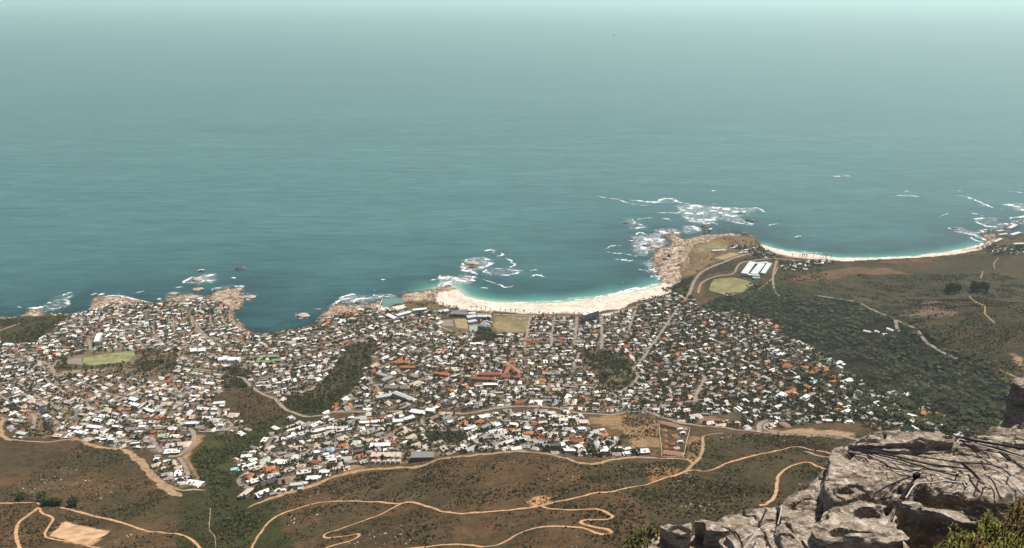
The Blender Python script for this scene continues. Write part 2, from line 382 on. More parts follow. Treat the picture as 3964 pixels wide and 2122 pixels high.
# the sands
SANDS = [fr('M', [(1900, 330), (2050, 250), (2160, 270), (2480, 380), (2480, 520), (2250, 490), (2100, 470), (1960, 440), (1930, 380)]),
         fr('C', [(-50, 330), (130, 370), (300, 400), (600, 415), (900, 405), (1150, 380), (1400, 335), (1700, 280), (1890, 230), (1990, 230), (1960, 330), (1860, 375), (1700, 400), (1580, 430), (1500, 480), (1300, 500), (1270, 530), (1000, 530), (600, 530), (300, 505), (-50, 490)]),
         fr('M', [(1340, 430), (1420, 450), (1500, 470), (1640, 440), (1650, 470), (1560, 500), (1440, 500), (1330, 470)]),
         fr('H', [(1780, 800), (1900, 840), (2482, 890), (2482, 950), (2100, 960), (1900, 910), (1780, 840)]),
         fr('K', [(-50, 900), (400, 940), (900, 940), (1300, 925), (1600, 880), (1990, 790), (2000, 840), (1900, 880), (1600, 930), (1250, 958), (900, 975), (600, 990), (500, 1000), (380, 990), (-50, 960)]),
         fr('C', [(1880, 210), (1980, 200), (1990, 240), (1900, 260)])]
for q in SANDS: blend(inpoly(px_all+jit*3, q) & (dist > -20), (.59, .49, .40), 1.0)
lawn = inpoly(pj, fr('C', [(-40, 505), (300, 512), (700, 545), (1100, 550), (1260, 535), (1250, 520), (1000, 525), (600, 525), (300, 500), (-40, 485)]))
blend(lawn, (.2, .15, .085), .8)
zone('M', [(1680, 430), (1920, 400), (1980, 450), (2080, 470), (2080, 490), (1900, 480), (1650, 500)], (.17, .135, .08), .8)
wet = sstep(13, 3, dist)*(dist > -30)
rockn = fbm2(GX.ravel()/13, GY.ravel()/13, 88, 3)[:, None]; rockcol = np.array([.34, .26, .19])[None]*np.clip(1+.3*mott2[:, None]+.9*rockn, .25, 1.7)
m = (ROCK & (dist > -15))[:, None]; C[:] = np.where(m, rockcol, C)
rw = (ROCK*sstep(6, -2, dist-4*mott2))[:, None]; C[:] = C*(1-rw*.75)+np.array([.07, .055, .045])*rw*.75
land = 1-sstep(.12, .3, C.mean(1)); C[:] = C*(1-land[:, None]*np.array([.20, .27, .36])); C = np.clip(C, .008, .8)

nx, ny = len(gx), len(gy)
idx = np.arange(nx*ny).reshape(ny, nx)
Fq = np.stack([idx[:-1, :-1], idx[:-1, 1:], idx[1:, 1:], idx[1:, :-1]], -1).reshape(-1, 4)
vis = (px_all[:, 0] > -500) & (px_all[:, 0] < 4460) & (px_all[:, 1] < 3200)
keep = (dist[Fq] > -130).any(1) & vis[Fq].any(1)
Fq = Fq[keep]; used = np.unique(Fq); remap = np.full(nx*ny, -1); remap[used] = np.arange(len(used))
me = mesh_data('terrain', P3[used], remap[Fq], smooth=True); set_col(me, C[used])
M_ground = attr_mat('hillside ground', ((0.012, .25), (0.07, .35), (0.28, .4), (0.9, .3)), bump=.5, bscale=.35)
tag(obj('terrain', me, M_ground), kind='structure')

# ------------------------------------------------------------------ the sea
def ext(a, far):
    s = a[1]-a[0]; hi = [a[-1]]; st = s
    while hi[-1] < far: st *= 1.35; hi.append(hi[-1]+st)
    return np.array(hi[1:])
sx = np.arange(-2600, 2801, 16.0); sy = np.arange(1850, 4300, 16.0)
sx = np.concatenate([-ext(-sx[::-1], 150000)[::-1], sx, ext(sx, 150000)]); sy = np.concatenate([[1500., 1700.], sy, ext(sy, 120000)])
sy[-1] = 120000.; sx[0] = -150000.; sx[-1] = 150000.
SX, SY = np.meshgrid(sx, sy); SPt = np.stack([SX.ravel(), SY.ravel()], 1)
near = (np.abs(SPt[:, 0]) < 3200) & (SPt[:, 1] < 5000)
sh = np.zeros(len(SPt)); dmain = np.full(len(SPt), 1e5); dfar = dmain.copy(); dco = dmain.copy()
dmain[near] = segdist(SPt[near], beach_main); dfar[near] = segdist(SPt[near], beach_far); dco[near] = segdist(SPt[near], coast)
wob = fbm2(SPt[:, 0]/90, SPt[:, 1]/90, 8, 3)
sh = np.maximum(np.exp(-np.maximum(dmain-8, 0)/(62+25*wob)), .8*np.exp(-np.maximum(dfar-4, 0)/(48+20*wob)))
kelp = np.exp(-dco/90)*(1-sh)*sstep(-.1, .4, fbm2(SPt[:, 0]/60, SPt[:, 1]/60, 21, 3))
sidx = np.arange(SX.size).reshape(SX.shape)
Fs = np.stack([sidx[:-1, :-1], sidx[:-1, 1:], sidx[1:, 1:], sidx[1:, :-1]], -1).reshape(-1, 4)
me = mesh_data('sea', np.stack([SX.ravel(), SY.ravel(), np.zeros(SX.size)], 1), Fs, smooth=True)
set_float(me, np.exp(-dco/420)*(1-np.clip(sh*1.5, 0, 1)), 'reflection_dim'); set_float(me, sh, 'shallow'); set_float(me, kelp, 'kelp')
def water_mat():
    m, n, l, b = new_mat('sea water')
    tc = n.new('ShaderNodeTexCoord'); mp = n.new('ShaderNodeMapping'); l.new(tc.outputs['Object'], mp.inputs[0])
    mp.inputs['Rotation'].default_value = (0, 0, math.radians(9)); mp.inputs['Scale'].default_value = (0.22, 1.0, 1.0)
    A = lambda nm: (lambda t: (setattr(t, 'attribute_name', nm), t)[1])(n.new('ShaderNodeAttribute'))
    swell = noise_node(n, l, 0.028, 3, .55, mp.outputs[0], .4)
    chop = noise_node(n, l, 0.16, 4, .65, mp.outputs[0], .3)
    big = noise_node(n, l, 0.0011, 4, .6, mp.outputs[0], .6)
    streak = noise_node(n, l, 0.0075, 4, .6, mp.outputs[0], .8)
    c = mixrgb(n, l, 'MIX', ramp(n, l, big.outputs['Fac'], [(.3, 0), (.7, 1)]), (.042, .126, .117), (.054, .149, .138))
    c = mixrgb(n, l, 'MULTIPLY', 1.0, c, ramp(n, l, streak.outputs['Fac'], [(.3, .84), (.7, 1.16)]))
    c = mixrgb(n, l, 'MULTIPLY', 1.0, c, ramp(n, l, swell.outputs['Fac'], [(.32, .82), (.68, 1.18)]))
    c = mixrgb(n, l, 'MIX', A('kelp').outputs['Fac'], c, (.018, .058, .058))
    c = mixrgb(n, l, 'MIX', A('reflection_dim').outputs['Fac'], c, mixrgb(n, l, 'MULTIPLY', 1.0, c, (.25, .37, .42)))  # weaker sky reflection at steeper view, painted as darker water towards the coast
    s = A('shallow').outputs['Fac']
    c2 = n.new('ShaderNodeValToRGB'); e = c2.color_ramp.elements
    for el, (p, cc) in zip((e[0], e.new(.35), e.new(.7), e[-1]), ((0, (.0, .0, .0)), (.35, (.030, .125, .105)), (.7, (.088, .23, .18)), (1, (.30, .40, .32)))):
        el.position = p; el.color = (*cc, 1)
    l.new(s, c2.inputs[0])
    f = ramp(n, l, s, [(0.02, 0), (.35, 1)])
    c = mixrgb(n, l, 'MIX', f, c, c2.outputs[0])
    l.new(c, b.inputs['Base Color'])
    b.inputs['Roughness'].default_value = .22; b.inputs['IOR'].default_value = 1.33
    add = n.new('ShaderNodeMath'); add.operation = 'MULTIPLY_ADD'; l.new(swell.outputs['Fac'], add.inputs[0]); add.inputs[1].default_value = 2.2
    l.new(chop.outputs['Fac'], add.inputs[2])
    bp = n.new('ShaderNodeBump'); bp.inputs['Strength'].default_value = .5; bp.inputs['Distance'].default_value = 1.6
    l.new(add.outputs[0], bp.inputs['Height']); l.new(bp.outputs[0], b.inputs['Normal'])
    return m
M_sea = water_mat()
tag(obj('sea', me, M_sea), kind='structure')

# ------------------------------------------------------------------ haze: the air between the mountain and the horizon
def box_mesh(name, x0, x1, y0, y1, z0, z1):
    V = [(x, y, z) for z in (z0, z1) for x, y in ((x0, y0), (x1, y0), (x1, y1), (x0, y1))]
    return mesh_data(name, V, [(3, 2, 1, 0), (4, 5, 6, 7), (0, 1, 5, 4), (1, 2, 6, 5), (2, 3, 7, 6), (3, 0, 4, 7)])
mh = bpy.data.materials.new('haze'); mh.use_nodes = True
hn = mh.node_tree.nodes; hl = mh.node_tree.links; hn.remove(hn['Principled BSDF'])
pv = hn.new('ShaderNodeVolumePrincipled'); pv.inputs['Color'].default_value = (*HAZE_COLOR, 1)
pv.inputs['Density'].default_value = HAZE_DENSITY; pv.inputs['Anisotropy'].default_value = 0.32
hl.new(pv.outputs[0], hn['Material Output'].inputs['Volume'])
tag(obj('haze', box_mesh('haze', -152000, 152000, -600, 121000, -20, 1072), mh), kind='stuff')
# ------------------------------------------------------------------ roads, tracks, paths (draped ribbons)
M_asphalt = plain_mat('sun-bleached asphalt', (.23, .185, .148), .9, .3, .08)
M_track = plain_mat('orange gravel track', (.42, .25, .135), .95, .35, .12)
M_fire = plain_mat('sandy firebreak', (.29, .19, .108), .95, .4, .09)
def worn_edge(m, s):
    """gravel thins out into the scrub along both edges"""
    n, l = m.node_tree.nodes, m.node_tree.links; b = n['Principled BSDF']; tc = n.new('ShaderNodeTexCoord'); at = n.new('ShaderNodeAttribute'); at.attribute_name = 'core'
    t = noise_node(n, l, s, 4, .7, tc.outputs['Object']); a = n.new('ShaderNodeMath'); a.operation = 'ADD'; l.new(at.outputs['Fac'], a.inputs[0]); l.new(t.outputs['Fac'], a.inputs[1])
    l.new(ramp(n, l, a.outputs[0], [(.56, 0), (.74, 1)]), b.inputs['Alpha'])
worn_edge(M_track, .35); worn_edge(M_fire, .16)
M_paint = plain_mat('white road paint', (.7, .68, .62), .8, .1, 1.0)
WAYS = []          # world polylines with half width, to keep houses and trees off them
def ribbon(name, W, width, mat, lift=.55, cross=3, wobble=0.0, ends=1.0):
    """W (n,2) world line; a draped strip with an edge that wanders a little"""
    L = smooth_line(W, 4.0); n = len(L)
    T = np.gradient(L, axis=0); T /= np.linalg.norm(T, axis=1)[:, None]+1e-9
    N = np.stack([-T[:, 1], T[:, 0]], 1)
    hw = width/2*(1+wobble*fbm2(L[:, 0]/14, L[:, 1]/14, int(abs(L[0, 0]))+3, 3))
    hw2 = width/2*(1+wobble*fbm2(L[:, 0]/14+50, L[:, 1]/14, int(abs(L[0, 1]))+5, 3))
    if ends < 1: e = np.minimum(np.arange(n), np.arange(n)[::-1])/4.0; e = np.clip(ends+(1-ends)*e, 0, 1); hw = hw*e; hw2 = hw2*e
    V = []
    for k in range(cross+1):
        f = k/cross
        q = L + N*(-hw+f*(hw+hw2))[:, None]
        V.append(np.column_stack([q, np.maximum(hf(q[:, 0], q[:, 1]), 0)+lift]))
    V = np.stack(V, 1).reshape(-1, 3); w = cross+1
    i = np.arange(n-1)[:, None]*w+np.arange(cross)[None]
    F = np.stack([i, i+1, i+w+1, i+w], -1).reshape(-1, 4)[:, ::-1]
    WAYS.append((L[::2], width/2))
    me_ = mesh_data(name, V, np.ascontiguousarray(F), True); set_float(me_, np.tile(1-np.abs(np.linspace(-1, 1, w)), n), 'core')
    return tag(obj(name, me_, mat), kind='structure')
def way(name, f, pts, width, mat, **k):
    return ribbon(name, P(fr(f, pts))[:, :2], width, mat, **k)
tr = dict(wobble=.5, lift=.6, cross=4)
T1 = np.vstack([fr('m', [(150, 1450), (180, 1379), (250, 1260), (340, 1140), (480, 1050), (680, 985), (860, 945), (1000, 935), (1300, 942), (1540, 960), (1700, 945), (1850, 985), (2000, 1035), (2180, 1055)]),
                fr('c', [(150, 1042), (300, 1030), (600, 1000), (730, 975), (900, 935), (1150, 880), (1500, 820), (1700, 785), (2000, 690), (2100, 655), (2180, 640)]),
                fr('r', [(560, 435), (700, 380), (900, 325), (1050, 295), (1130, 280), (1250, 305), (1360, 330), (1450, 350)])])
way('dirt_track', 'S', T1, 5.8, M_track, **tr)
way('dirt_track', 'm', [(1600, 965), (1450, 1040), (1250, 1120), (1050, 1190), (920, 1230), (870, 1260), (900, 1285), (1050, 1270), (1180, 1245), (1200, 1265), (1150, 1300), (1000, 1345), (890, 1379), (800, 1420)], 5.2, M_track, **tr)
way('dirt_track', 'c', [(730, 975), (770, 1000), (850, 1010), (1000, 1020), (1200, 1010), (1290, 1020), (1380, 1065), (1400, 1095), (1350, 1110), (1150, 1115), (1100, 1130), (1130, 1155), (1250, 1185), (1350, 1205), (1390, 1235), (1340, 1255), (1250, 1240), (1150, 1200), (1000, 1180), (850, 1175), (650, 1195), (500, 1250), (400, 1310), (300, 1355), (150, 1370), (0, 1350), (-150, 1348), (-320, 1365), (-460, 1379), (-600, 1400)], 5.2, M_track, **tr)
way('dirt_track', 'c', [(2090, 655), (2180, 570), (2240, 500), (2260, 420), (2260, 330), (2300, 310), (2454, 290)], 7.4, M_fire, **tr)
way('dirt_track', 'c', [(2160, 600), (2150, 560), (2100, 540), (1980, 530), (1850, 530)], 7.4, M_fire, **tr)
way('dirt_track', 'r', [(890, 655), (940, 640), (990, 590), (1000, 520), (1010, 470), (1060, 420), (1150, 385), (1220, 385), (1310, 425), (1400, 460)], 5.8, M_track, **tr)
way('dirt_track', 'r', [(1180, 310), (1250, 335), (1350, 350), (1450, 370)], 7.4, M_fire, **tr)
way('dirt_track', 'l', [(-150, 960), (0, 955), (200, 950), (330, 945), (380, 965)], 5.8, M_track, **tr)
way('dirt_track', 'l', [(400, 965), (360, 1000), (280, 1060), (180, 1140), (150, 1230), (170, 1330), (190, 1379), (215, 1430)], 6.2, M_track, **tr)
way('dirt_track', 'l', [(380, 1000), (400, 1050), (480, 1080), (505, 1110), (480, 1150), (440, 1210), (430, 1260), (480, 1290), (700, 1330), (850, 1365), (950, 1379)], 4.6, M_track, **tr)
way('dirt_track', 'l', [(580, 995), (700, 1025), (900, 1080), (1100, 1125), (1250, 1170), (1400, 1220), (1550, 1235), (1720, 1255), (1820, 1300), (1900, 1379), (1930, 1430)], 6.2, M_track, **tr)
fb = dict(wobble=.8, lift=.4, ends=.3, cross=4)
way('firebreak', 'a', [(160, 345), (60, 380), (10, 450), (20, 560), (90, 670), (200, 715)], 12.5, M_fire, **fb)
way('firebreak', 'a', [(150, 690), (400, 720), (760, 740), (1000, 715), (1250, 690), (1400, 720)], 7, M_fire, **fb)
way('firebreak', 'a', [(1350, 720), (1500, 790), (1700, 830), (1900, 855), (2100, 870)], 12.5, M_fire, **fb)
way('firebreak', 'l', [(1170, 440), (1260, 500), (1350, 570), (1420, 660), (1500, 740), (1600, 820), (1720, 890)], 19, M_fire, **fb)
way('firebreak', 'l', [(1500, 745), (1700, 825), (1850, 825), (1960, 830)], 9, M_fire, **fb)
FBR = np.vstack([fr('m', [(140, 1000), (300, 930), (450, 880), (650, 820), (850, 750), (1000, 690), (1200, 650), (1500, 622), (1750, 610), (1900, 560), (2050, 520), (2250, 505)]),
                 fr('c', [(150, 490), (300, 478), (500, 460), (700, 475), (850, 500), (1000, 540), (1200, 580), (1400, 540), (1600, 520), (1850, 528)])])
way('firebreak', 'S', FBR, 12.5, M_fire, **fb)
rd_ = dict(wobble=.14, lift=.7)
way('road', 'S', np.vstack([fr('M', [(100, 1140), (200, 1240), (300, 1300), (400, 1340)]), fr('m', [(440, 0), (500, 60), (600, 100), (750, 130), (870, 120), (960, 90), (1100, 85), (1400, 90), (1650, 78), (1900, 92), (2120, 98)]),
                            fr('c', [(0, 105), (150, 80), (300, 50), (500, 35), (800, 45), (950, 70), (1150, 100), (1400, 115), (1550, 88), (1700, 84), (1850, 130), (2000, 180), (2200, 215), (2454, 235)]),
                            fr('r', [(750, 175), (880, 185), (1000, 190), (1200, 195), (1400, 210), (1560, 240)])]), 10, M_asphalt, **rd_)
ROADS = [('m', [(960, 88), (1050, 20), (1090, -20), (1160, -60)], 8), ('r', [(890, 183), (890, 140), (930, 115), (1000, 110), (1100, 115)], 9), ('r', [(1000, 190), (930, 170), (925, 140), (960, 120)], 6),
  ('C', [(640, 540), (625, 560), (600, 690), (560, 870)], 8), ('C', [(860, 550), (850, 570), (835, 710), (815, 850)], 8), ('C', [(1075, 555), (1065, 590), (1055, 700), (1045, 810)], 9), ('C', [(1305, 545), (1305, 700), (1303, 870)], 9),
  ('C', [(1660, 440), (1625, 500), (1560, 690)], 7), ('C', [(2030, 480), (1930, 620), (1830, 770), (1700, 950), (1640, 1030)], 9), ('C', [(-900, 560), (-500, 500), (-150, 520), (0, 525), (300, 535), (700, 552), (1050, 556), (1280, 540), (1600, 470), (1800, 410), (1950, 380), (2120, 380)], 11),
  ('C', [(380, 980), (430, 1020), (560, 1110), (640, 1160), (780, 1200), (1000, 1220), (1200, 1230)], 9), ('C', [(1600, 1050), (1650, 1120), (1600, 1200), (1480, 1270), (1350, 1250)], 9), ('C', [(1930, 1110), (2100, 1105), (2270, 1120), (2260, 1200), (2210, 1290), (2190, 1370)], 9),
  ('C', [(290, 975), (450, 960), (600, 945), (800, 940)], 7), ('C', [(1090, 900), (1075, 950), (1040, 1000), (1050, 1060)], 7), ('C', [(1640, 1030), (1600, 1055)], 9), ('C', [(1500, 700), (1850, 640), (2050, 600)], 6), ('C', [(2060, 930), (2020, 1000), (2060, 940), (2200, 930)], 7),
  ('H', [(1000, 1379), (1035, 1300), (1060, 1230), (1130, 1130), (1250, 1060), (1450, 980), (1650, 920), (1850, 900), (2000, 930), (2200, 965), (2482, 985)], 11),
  ('H', [(1110, 1340), (1150, 1230), (1300, 1160), (1480, 1130), (1550, 1030), (1700, 990), (1900, 970), (2050, 980), (2250, 1000)], 8),
  ('H', [(1950, 990), (1920, 1100), (1910, 1200), (1930, 1320), (1980, 1370)], 7), ('H', [(1060, 830), (980, 900), (1010, 980), (960, 1030), (1000, 1080)], 5),
  ('R', [(470, 355), (650, 380), (800, 405), (900, 430), (1000, 485), (1090, 525), (1200, 560), (1250, 590), (1310, 620), (1420, 665)], 7), ('R', [(1235, 585), (1250, 660), (1280, 700)], 8), ('R', [(1450, 690), (1520, 790), (1640, 870), (1820, 960)], 7),
  ('L', [(-60, 720), (0, 690), (190, 620)], 8), ('L', [(340, 970), (450, 1010), (500, 1060), (540, 1120), (700, 1090), (1000, 1070)], 9), ('L', [(560, 970), (500, 1040)], 9), ('L', [(-60, 1195), (0, 1190), (300, 1190), (500, 1200), (700, 1215)], 8),
  ('L', [(1870, 600), (1880, 650), (1960, 740), (2040, 800)], 9), ('L', [(2110, 550), (2130, 600), (2180, 660), (2240, 700)], 8), ('L', [(1690, 930), (1740, 870), (1780, 840)], 7), ('L', [(1000, 880), (1350, 850), (1700, 850), (2200, 830), (2462, 800)], 8),
  ('L', [(840, 770), (860, 830), (870, 880)], 9), ('L', [(1700, 1060), (1850, 1070), (2100, 1110), (2330, 1140)], 8), ('L', [(650, 560), (760, 520), (880, 500)], 6), ('L', [(2030, 800), (2150, 780), (2462, 800)], 7),
  ('M', [(300, 1285), (400, 1275), (650, 1270), (740, 1255), (790, 1220)], 7), ('M', [(380, 1100), (500, 1150), (560, 1170)], 7), ('M', [(1650, 640), (1620, 700), (1660, 720)], 7), ('M', [(980, 860), (1020, 880), (1000, 900)], 7), ('M', [(1400, 1379), (1390, 1300), (1380, 1230), (1290, 1130)], 6), ('M', [(1700, 560), (1900, 600), (2000, 660), (2150, 720)], 7),
  ('l', [(1450, 170), (1600, 200), (1720, 225), (1800, 250), (1840, 290), (1830, 370), (1780, 440), (1700, 500), (1600, 510)], 9), ('l', [(1700, 520), (1760, 610), (1790, 690)], 7), ('l', [(300, 100), (330, 150), (310, 250)], 8), ('l', [(850, 235), (950, 235), (1010, 265)], 7), ('l', [(1430, 320), (1480, 400), (1530, 470)], 8),
  ('l', [(1930, 0), (2060, 50), (2080, 120), (2060, 140)], 8), ('l', [(820, 0), (850, 40), (900, 50)], 9), ('l', [(2100, 150), (2200, 200), (2180, 240)], 7),
  ('m', [(690, 260), (730, 245), (950, 200), (1100, 140), (1160, 110)], 7), ('m', [(480, 300), (420, 330), (340, 390), (325, 450), (380, 490), (460, 520), (480, 545)], 9), ('m', [(180, 650), (100, 690), (60, 740), (100, 790), (200, 820)], 8), ('m', [(1420, 370), (1480, 320), (1560, 260), (1660, 210), (1760, 180)], 8),
  ('m', [(1790, 150), (1830, 220), (1900, 260), (2150, 258), (2300, 235), (2454, 225)], 8), ('m', [(1560, 470), (1650, 490), (1800, 465), (1950, 430), (2250, 395)], 8), ('m', [(1130, 450), (1000, 480), (900, 600), (700, 620)], 6), ('m', [(450, 800), (550, 790), (560, 770), (760, 640)], 6),
  ('c', [(-200, 410), (0, 405), (380, 345), (600, 325), (900, 385), (1150, 430), (1300, 430), (1400, 410), (1445, 360), (1430, 320)], 7), ('c', [(350, 175), (480, 110), (590, 75), (700, 60)], 7), ('c', [(500, 175), (700, 180), (900, 190), (1100, 220), (1300, 280)], 7)]
for f, pts, w in ROADS: way('road', f, pts, w*1.15, M_asphalt, **rd_)
for pts in ([(1120, 760), (1000, 850), (960, 960), (1010, 1010), (950, 1070), (1010, 1110), (1100, 1120)], [(1040, 830), (1100, 905), (1240, 930), (1200, 990), (1100, 1010)], [(1750, 1300), (1900, 1180), (1960, 1060)]):
    way('footpath', 'H', pts, 5.0, M_fire, wobble=.4, lift=.6)
for pts in ([(2220, 0), (2175, 50), (2185, 100)], [(2070, 125), (2050, 190)], [(1940, 360), (2010, 420), (2090, 480), (2085, 520), (2140, 580), (2180, 620)], [(2230, 1065), (2350, 1120), (2440, 1160)]):
    way('footpath', 'R', pts, 4.0, M_fire, wobble=.4, lift=.6)
way('footpath', 'l', [(2000, 1000), (1990, 1200), (2040, 1270), (2050, 1379)], 1.6, M_fire, wobble=.9, lift=.4)

# residential streets that follow the slope, one above the other
STREET = 60.0
xs_ = np.arange(-2000, 2000, 7.0); ys_ = np.arange(1100, 3000, 3.0); YX, YY_ = np.meshgrid(xs_, ys_, indexing='ij')
streetf = lambda x, y: distf(x, y)+14*fbm2(x/180, y/180, 91, 2)
D2 = streetf(YX.ravel(), YY_.ravel()).reshape(YX.shape)
px_, _ = project(np.column_stack([YX.ravel(), YY_.ravel(), hf(YX.ravel(), YY_.ravel())]))
okm = np.any([inpoly(px_, q) for q in TOWN[:1]+TOWN[2:3]], 0)
for q in NOHOUSE: okm &= ~inpoly(px_, q)
okm = okm.reshape(YX.shape); rs_ = np.random.default_rng(12)
def flush(line):
    if len(line) < 9: return
    A = np.array(line); k = 0
    while k < len(A)-8:
        n = int(rs_.integers(18, 60)); seg = A[k:k+n]; k += n+int(rs_.integers(0, 4))
        if len(seg) > 8: ribbon('street', seg[::3], 7.0, M_asphalt, wobble=.12, lift=.6, cross=2)
for lv in np.arange(75, 1000, STREET):
    prev = None; line = []; cross = (D2[:, :-1] >= lv) & (D2[:, 1:] < lv)
    for i, x in enumerate(xs_):
        c = np.where(cross[i])[0]
        if not len(c): flush(line); line = []; prev = None; continue
        j = c[-1] if prev is None else c[np.argmin(abs(ys_[c]-prev))]; y = ys_[j]
        if (prev is not None and abs(y-prev) > 22) or not okm[i, j]: flush(line); line = []
        prev = y
        if okm[i, j]: line.append((x, y))
    flush(line)
# raster of the distance to the nearest way's edge, to keep houses and plants off the carriageways
WC = 2.5; WX0, WY0 = -2500., 600.; WM = np.full((2080, 1160), 99., np.float32)
oi_, oj_ = np.meshgrid(np.arange(-6, 7), np.arange(-6, 7), indexing='ij')
for L, hw in WAYS:
    Ls = smooth_line(L, 2.5) if len(L) > 2 else L
    ci = ((Ls[:, 0]-WX0)/WC).astype(int)[:, None]+oi_.ravel()[None]; cj = ((Ls[:, 1]-WY0)/WC).astype(int)[:, None]+oj_.ravel()[None]
    dd = np.hypot(WX0+(ci+.5)*WC-Ls[:, :1], WY0+(cj+.5)*WC-Ls[:, 1:])-hw
    m_ = (ci >= 0) & (ci < 2080) & (cj >= 0) & (cj < 1160); np.minimum.at(WM, (ci[m_], cj[m_]), dd[m_])
def way_gap(q):
    i = np.clip(((q[:, 0]-WX0)/WC).astype(int), 0, 2079); j = np.clip(((q[:, 1]-WY0)/WC).astype(int), 0, 1159)
    return WM[i, j]
# playing fields, lots and pools: thin draped sheets
def sheet(name, f, pts, mat, lift=.8, step=7.0, kind='structure', z=None):
    """polygon laid over the ground on a clipped grid"""
    W = P(fr(f, pts)); poly = W[:, :2]
    bm = bmesh.new(); vs = [bm.verts.new((float(x), float(y), 0)) for x, y in poly]; bm.faces.new(vs)
    lo, hi = poly.min(0), poly.max(0)
    for ax in (0, 1):
        for c in np.arange(lo[ax]+step, hi[ax], step):
            co = [0., 0., 0.]; no = [0., 0., 0.]; co[ax] = float(c); no[ax] = 1.
            bmesh.ops.bisect_plane(bm, geom=bm.verts[:]+bm.edges[:]+bm.faces[:], plane_co=co, plane_no=no)
    XY = np.array([v.co[:2] for v in bm.verts])
    zz = (hf(XY[:, 0], XY[:, 1]) if z is None else np.full(len(XY), W[:, 2].mean()+z))+lift
    for v, q in zip(bm.verts, zz): v.co.z = q
    bmesh.ops.recalc_face_normals(bm, faces=bm.faces)
    if sum(fc.normal.z for fc in bm.faces) < 0: bmesh.ops.reverse_faces(bm, faces=bm.faces)
    me = bpy.data.meshes.new(name); bm.to_mesh(me); bm.free()
    o = obj(name, me, mat)
    if kind: tag(o, kind=kind)
    return o
M_grass = plain_mat('mown pale green turf', (.20, .20, .085), .95, .4, .035)
M_oval = plain_mat('worn green turf', (.20, .18, .08), .95, .35, .03)
M_drygrass = plain_mat('dry turf', (.18, .15, .075), .95, .4, .035)
M_ochre = plain_mat('dry sandy turf', (.26, .205, .11), .95, .2, .05)
M_pitch = plain_mat('bare orange earth', (.42, .265, .155), .95, .38, .05)
M_lot = plain_mat('worn car park surface', (.2, .17, .14), .9, .15, .1)
M_pool = plain_mat('pool water', (.2, .38, .36), .15, .1, .1, .5)
sheet('sports_field', 'L', [(795, 950), (940, 925), (1100, 905), (1270, 880), (1290, 930), (1210, 990), (1060, 1005), (950, 1020), (860, 1025), (790, 1010)], M_grass)
sheet('tennis_court', 'L', [(650, 965), (780, 948), (785, 1015), (640, 1010)], M_lot)
sheet('sports_field', 'C', [(310, 552), (610, 558), (590, 690), (560, 715), (330, 705), (265, 670), (280, 590)], M_drygrass)
sheet('sports_field', 'H', [(1280, 1190), (1480, 1170), (1620, 1200), (1700, 1235), (1690, 1265), (1580, 1330), (1500, 1362), (1430, 1370), (1340, 1340), (1250, 1318), (1225, 1300), (1245, 1240)], M_oval)
sheet('sports_field', 'H', [(1080, 840), (1160, 805), (1310, 780), (1420, 830), (1410, 865), (1290, 890), (1120, 905)], M_drygrass)
sheet('playing_court', 'H', [(1280, 965), (1480, 905), (1560, 925), (1390, 985)], M_ochre)
sheet('car_park', 'M', [(1985, 590), (2100, 585), (2110, 650), (2000, 650)], M_lot)
sheet('sports_field', 'M', [(2110, 585), (2240, 575), (2245, 680), (2130, 660)], M_ochre)
sheet('tennis_court', 'M', [(2255, 640), (2340, 640), (2330, 700), (2260, 705)], plain_mat('pale green court', (.24, .3, .24), .9, .1, .1))
sheet('bare_pitch', 'l', [(620, 1130), (840, 1180), (1045, 1225), (830, 1355), (470, 1270)], M_pitch)
sheet('plaza', 'C', [(30, 480), (110, 475), (115, 495), (60, 503), (28, 495)], plain_mat('pale paving', (.62, .56, .5), .9, .1, .3))
sheet('car_park', 'c', [(2235, 40), (2454, 45), (2454, 110), (2240, 120)], plain_mat('dark tar roof', (.06, .055, .055), .9, .2, .2))
sheet('tidal_pool', 'M', [(1432, 395), (1600, 392), (1632, 405), (1625, 445), (1560, 470), (1490, 470), (1425, 450)], plain_mat('shallow pool water', (.10, .21, .17), .2, .2, .03, .4), lift=0, z=1.4)
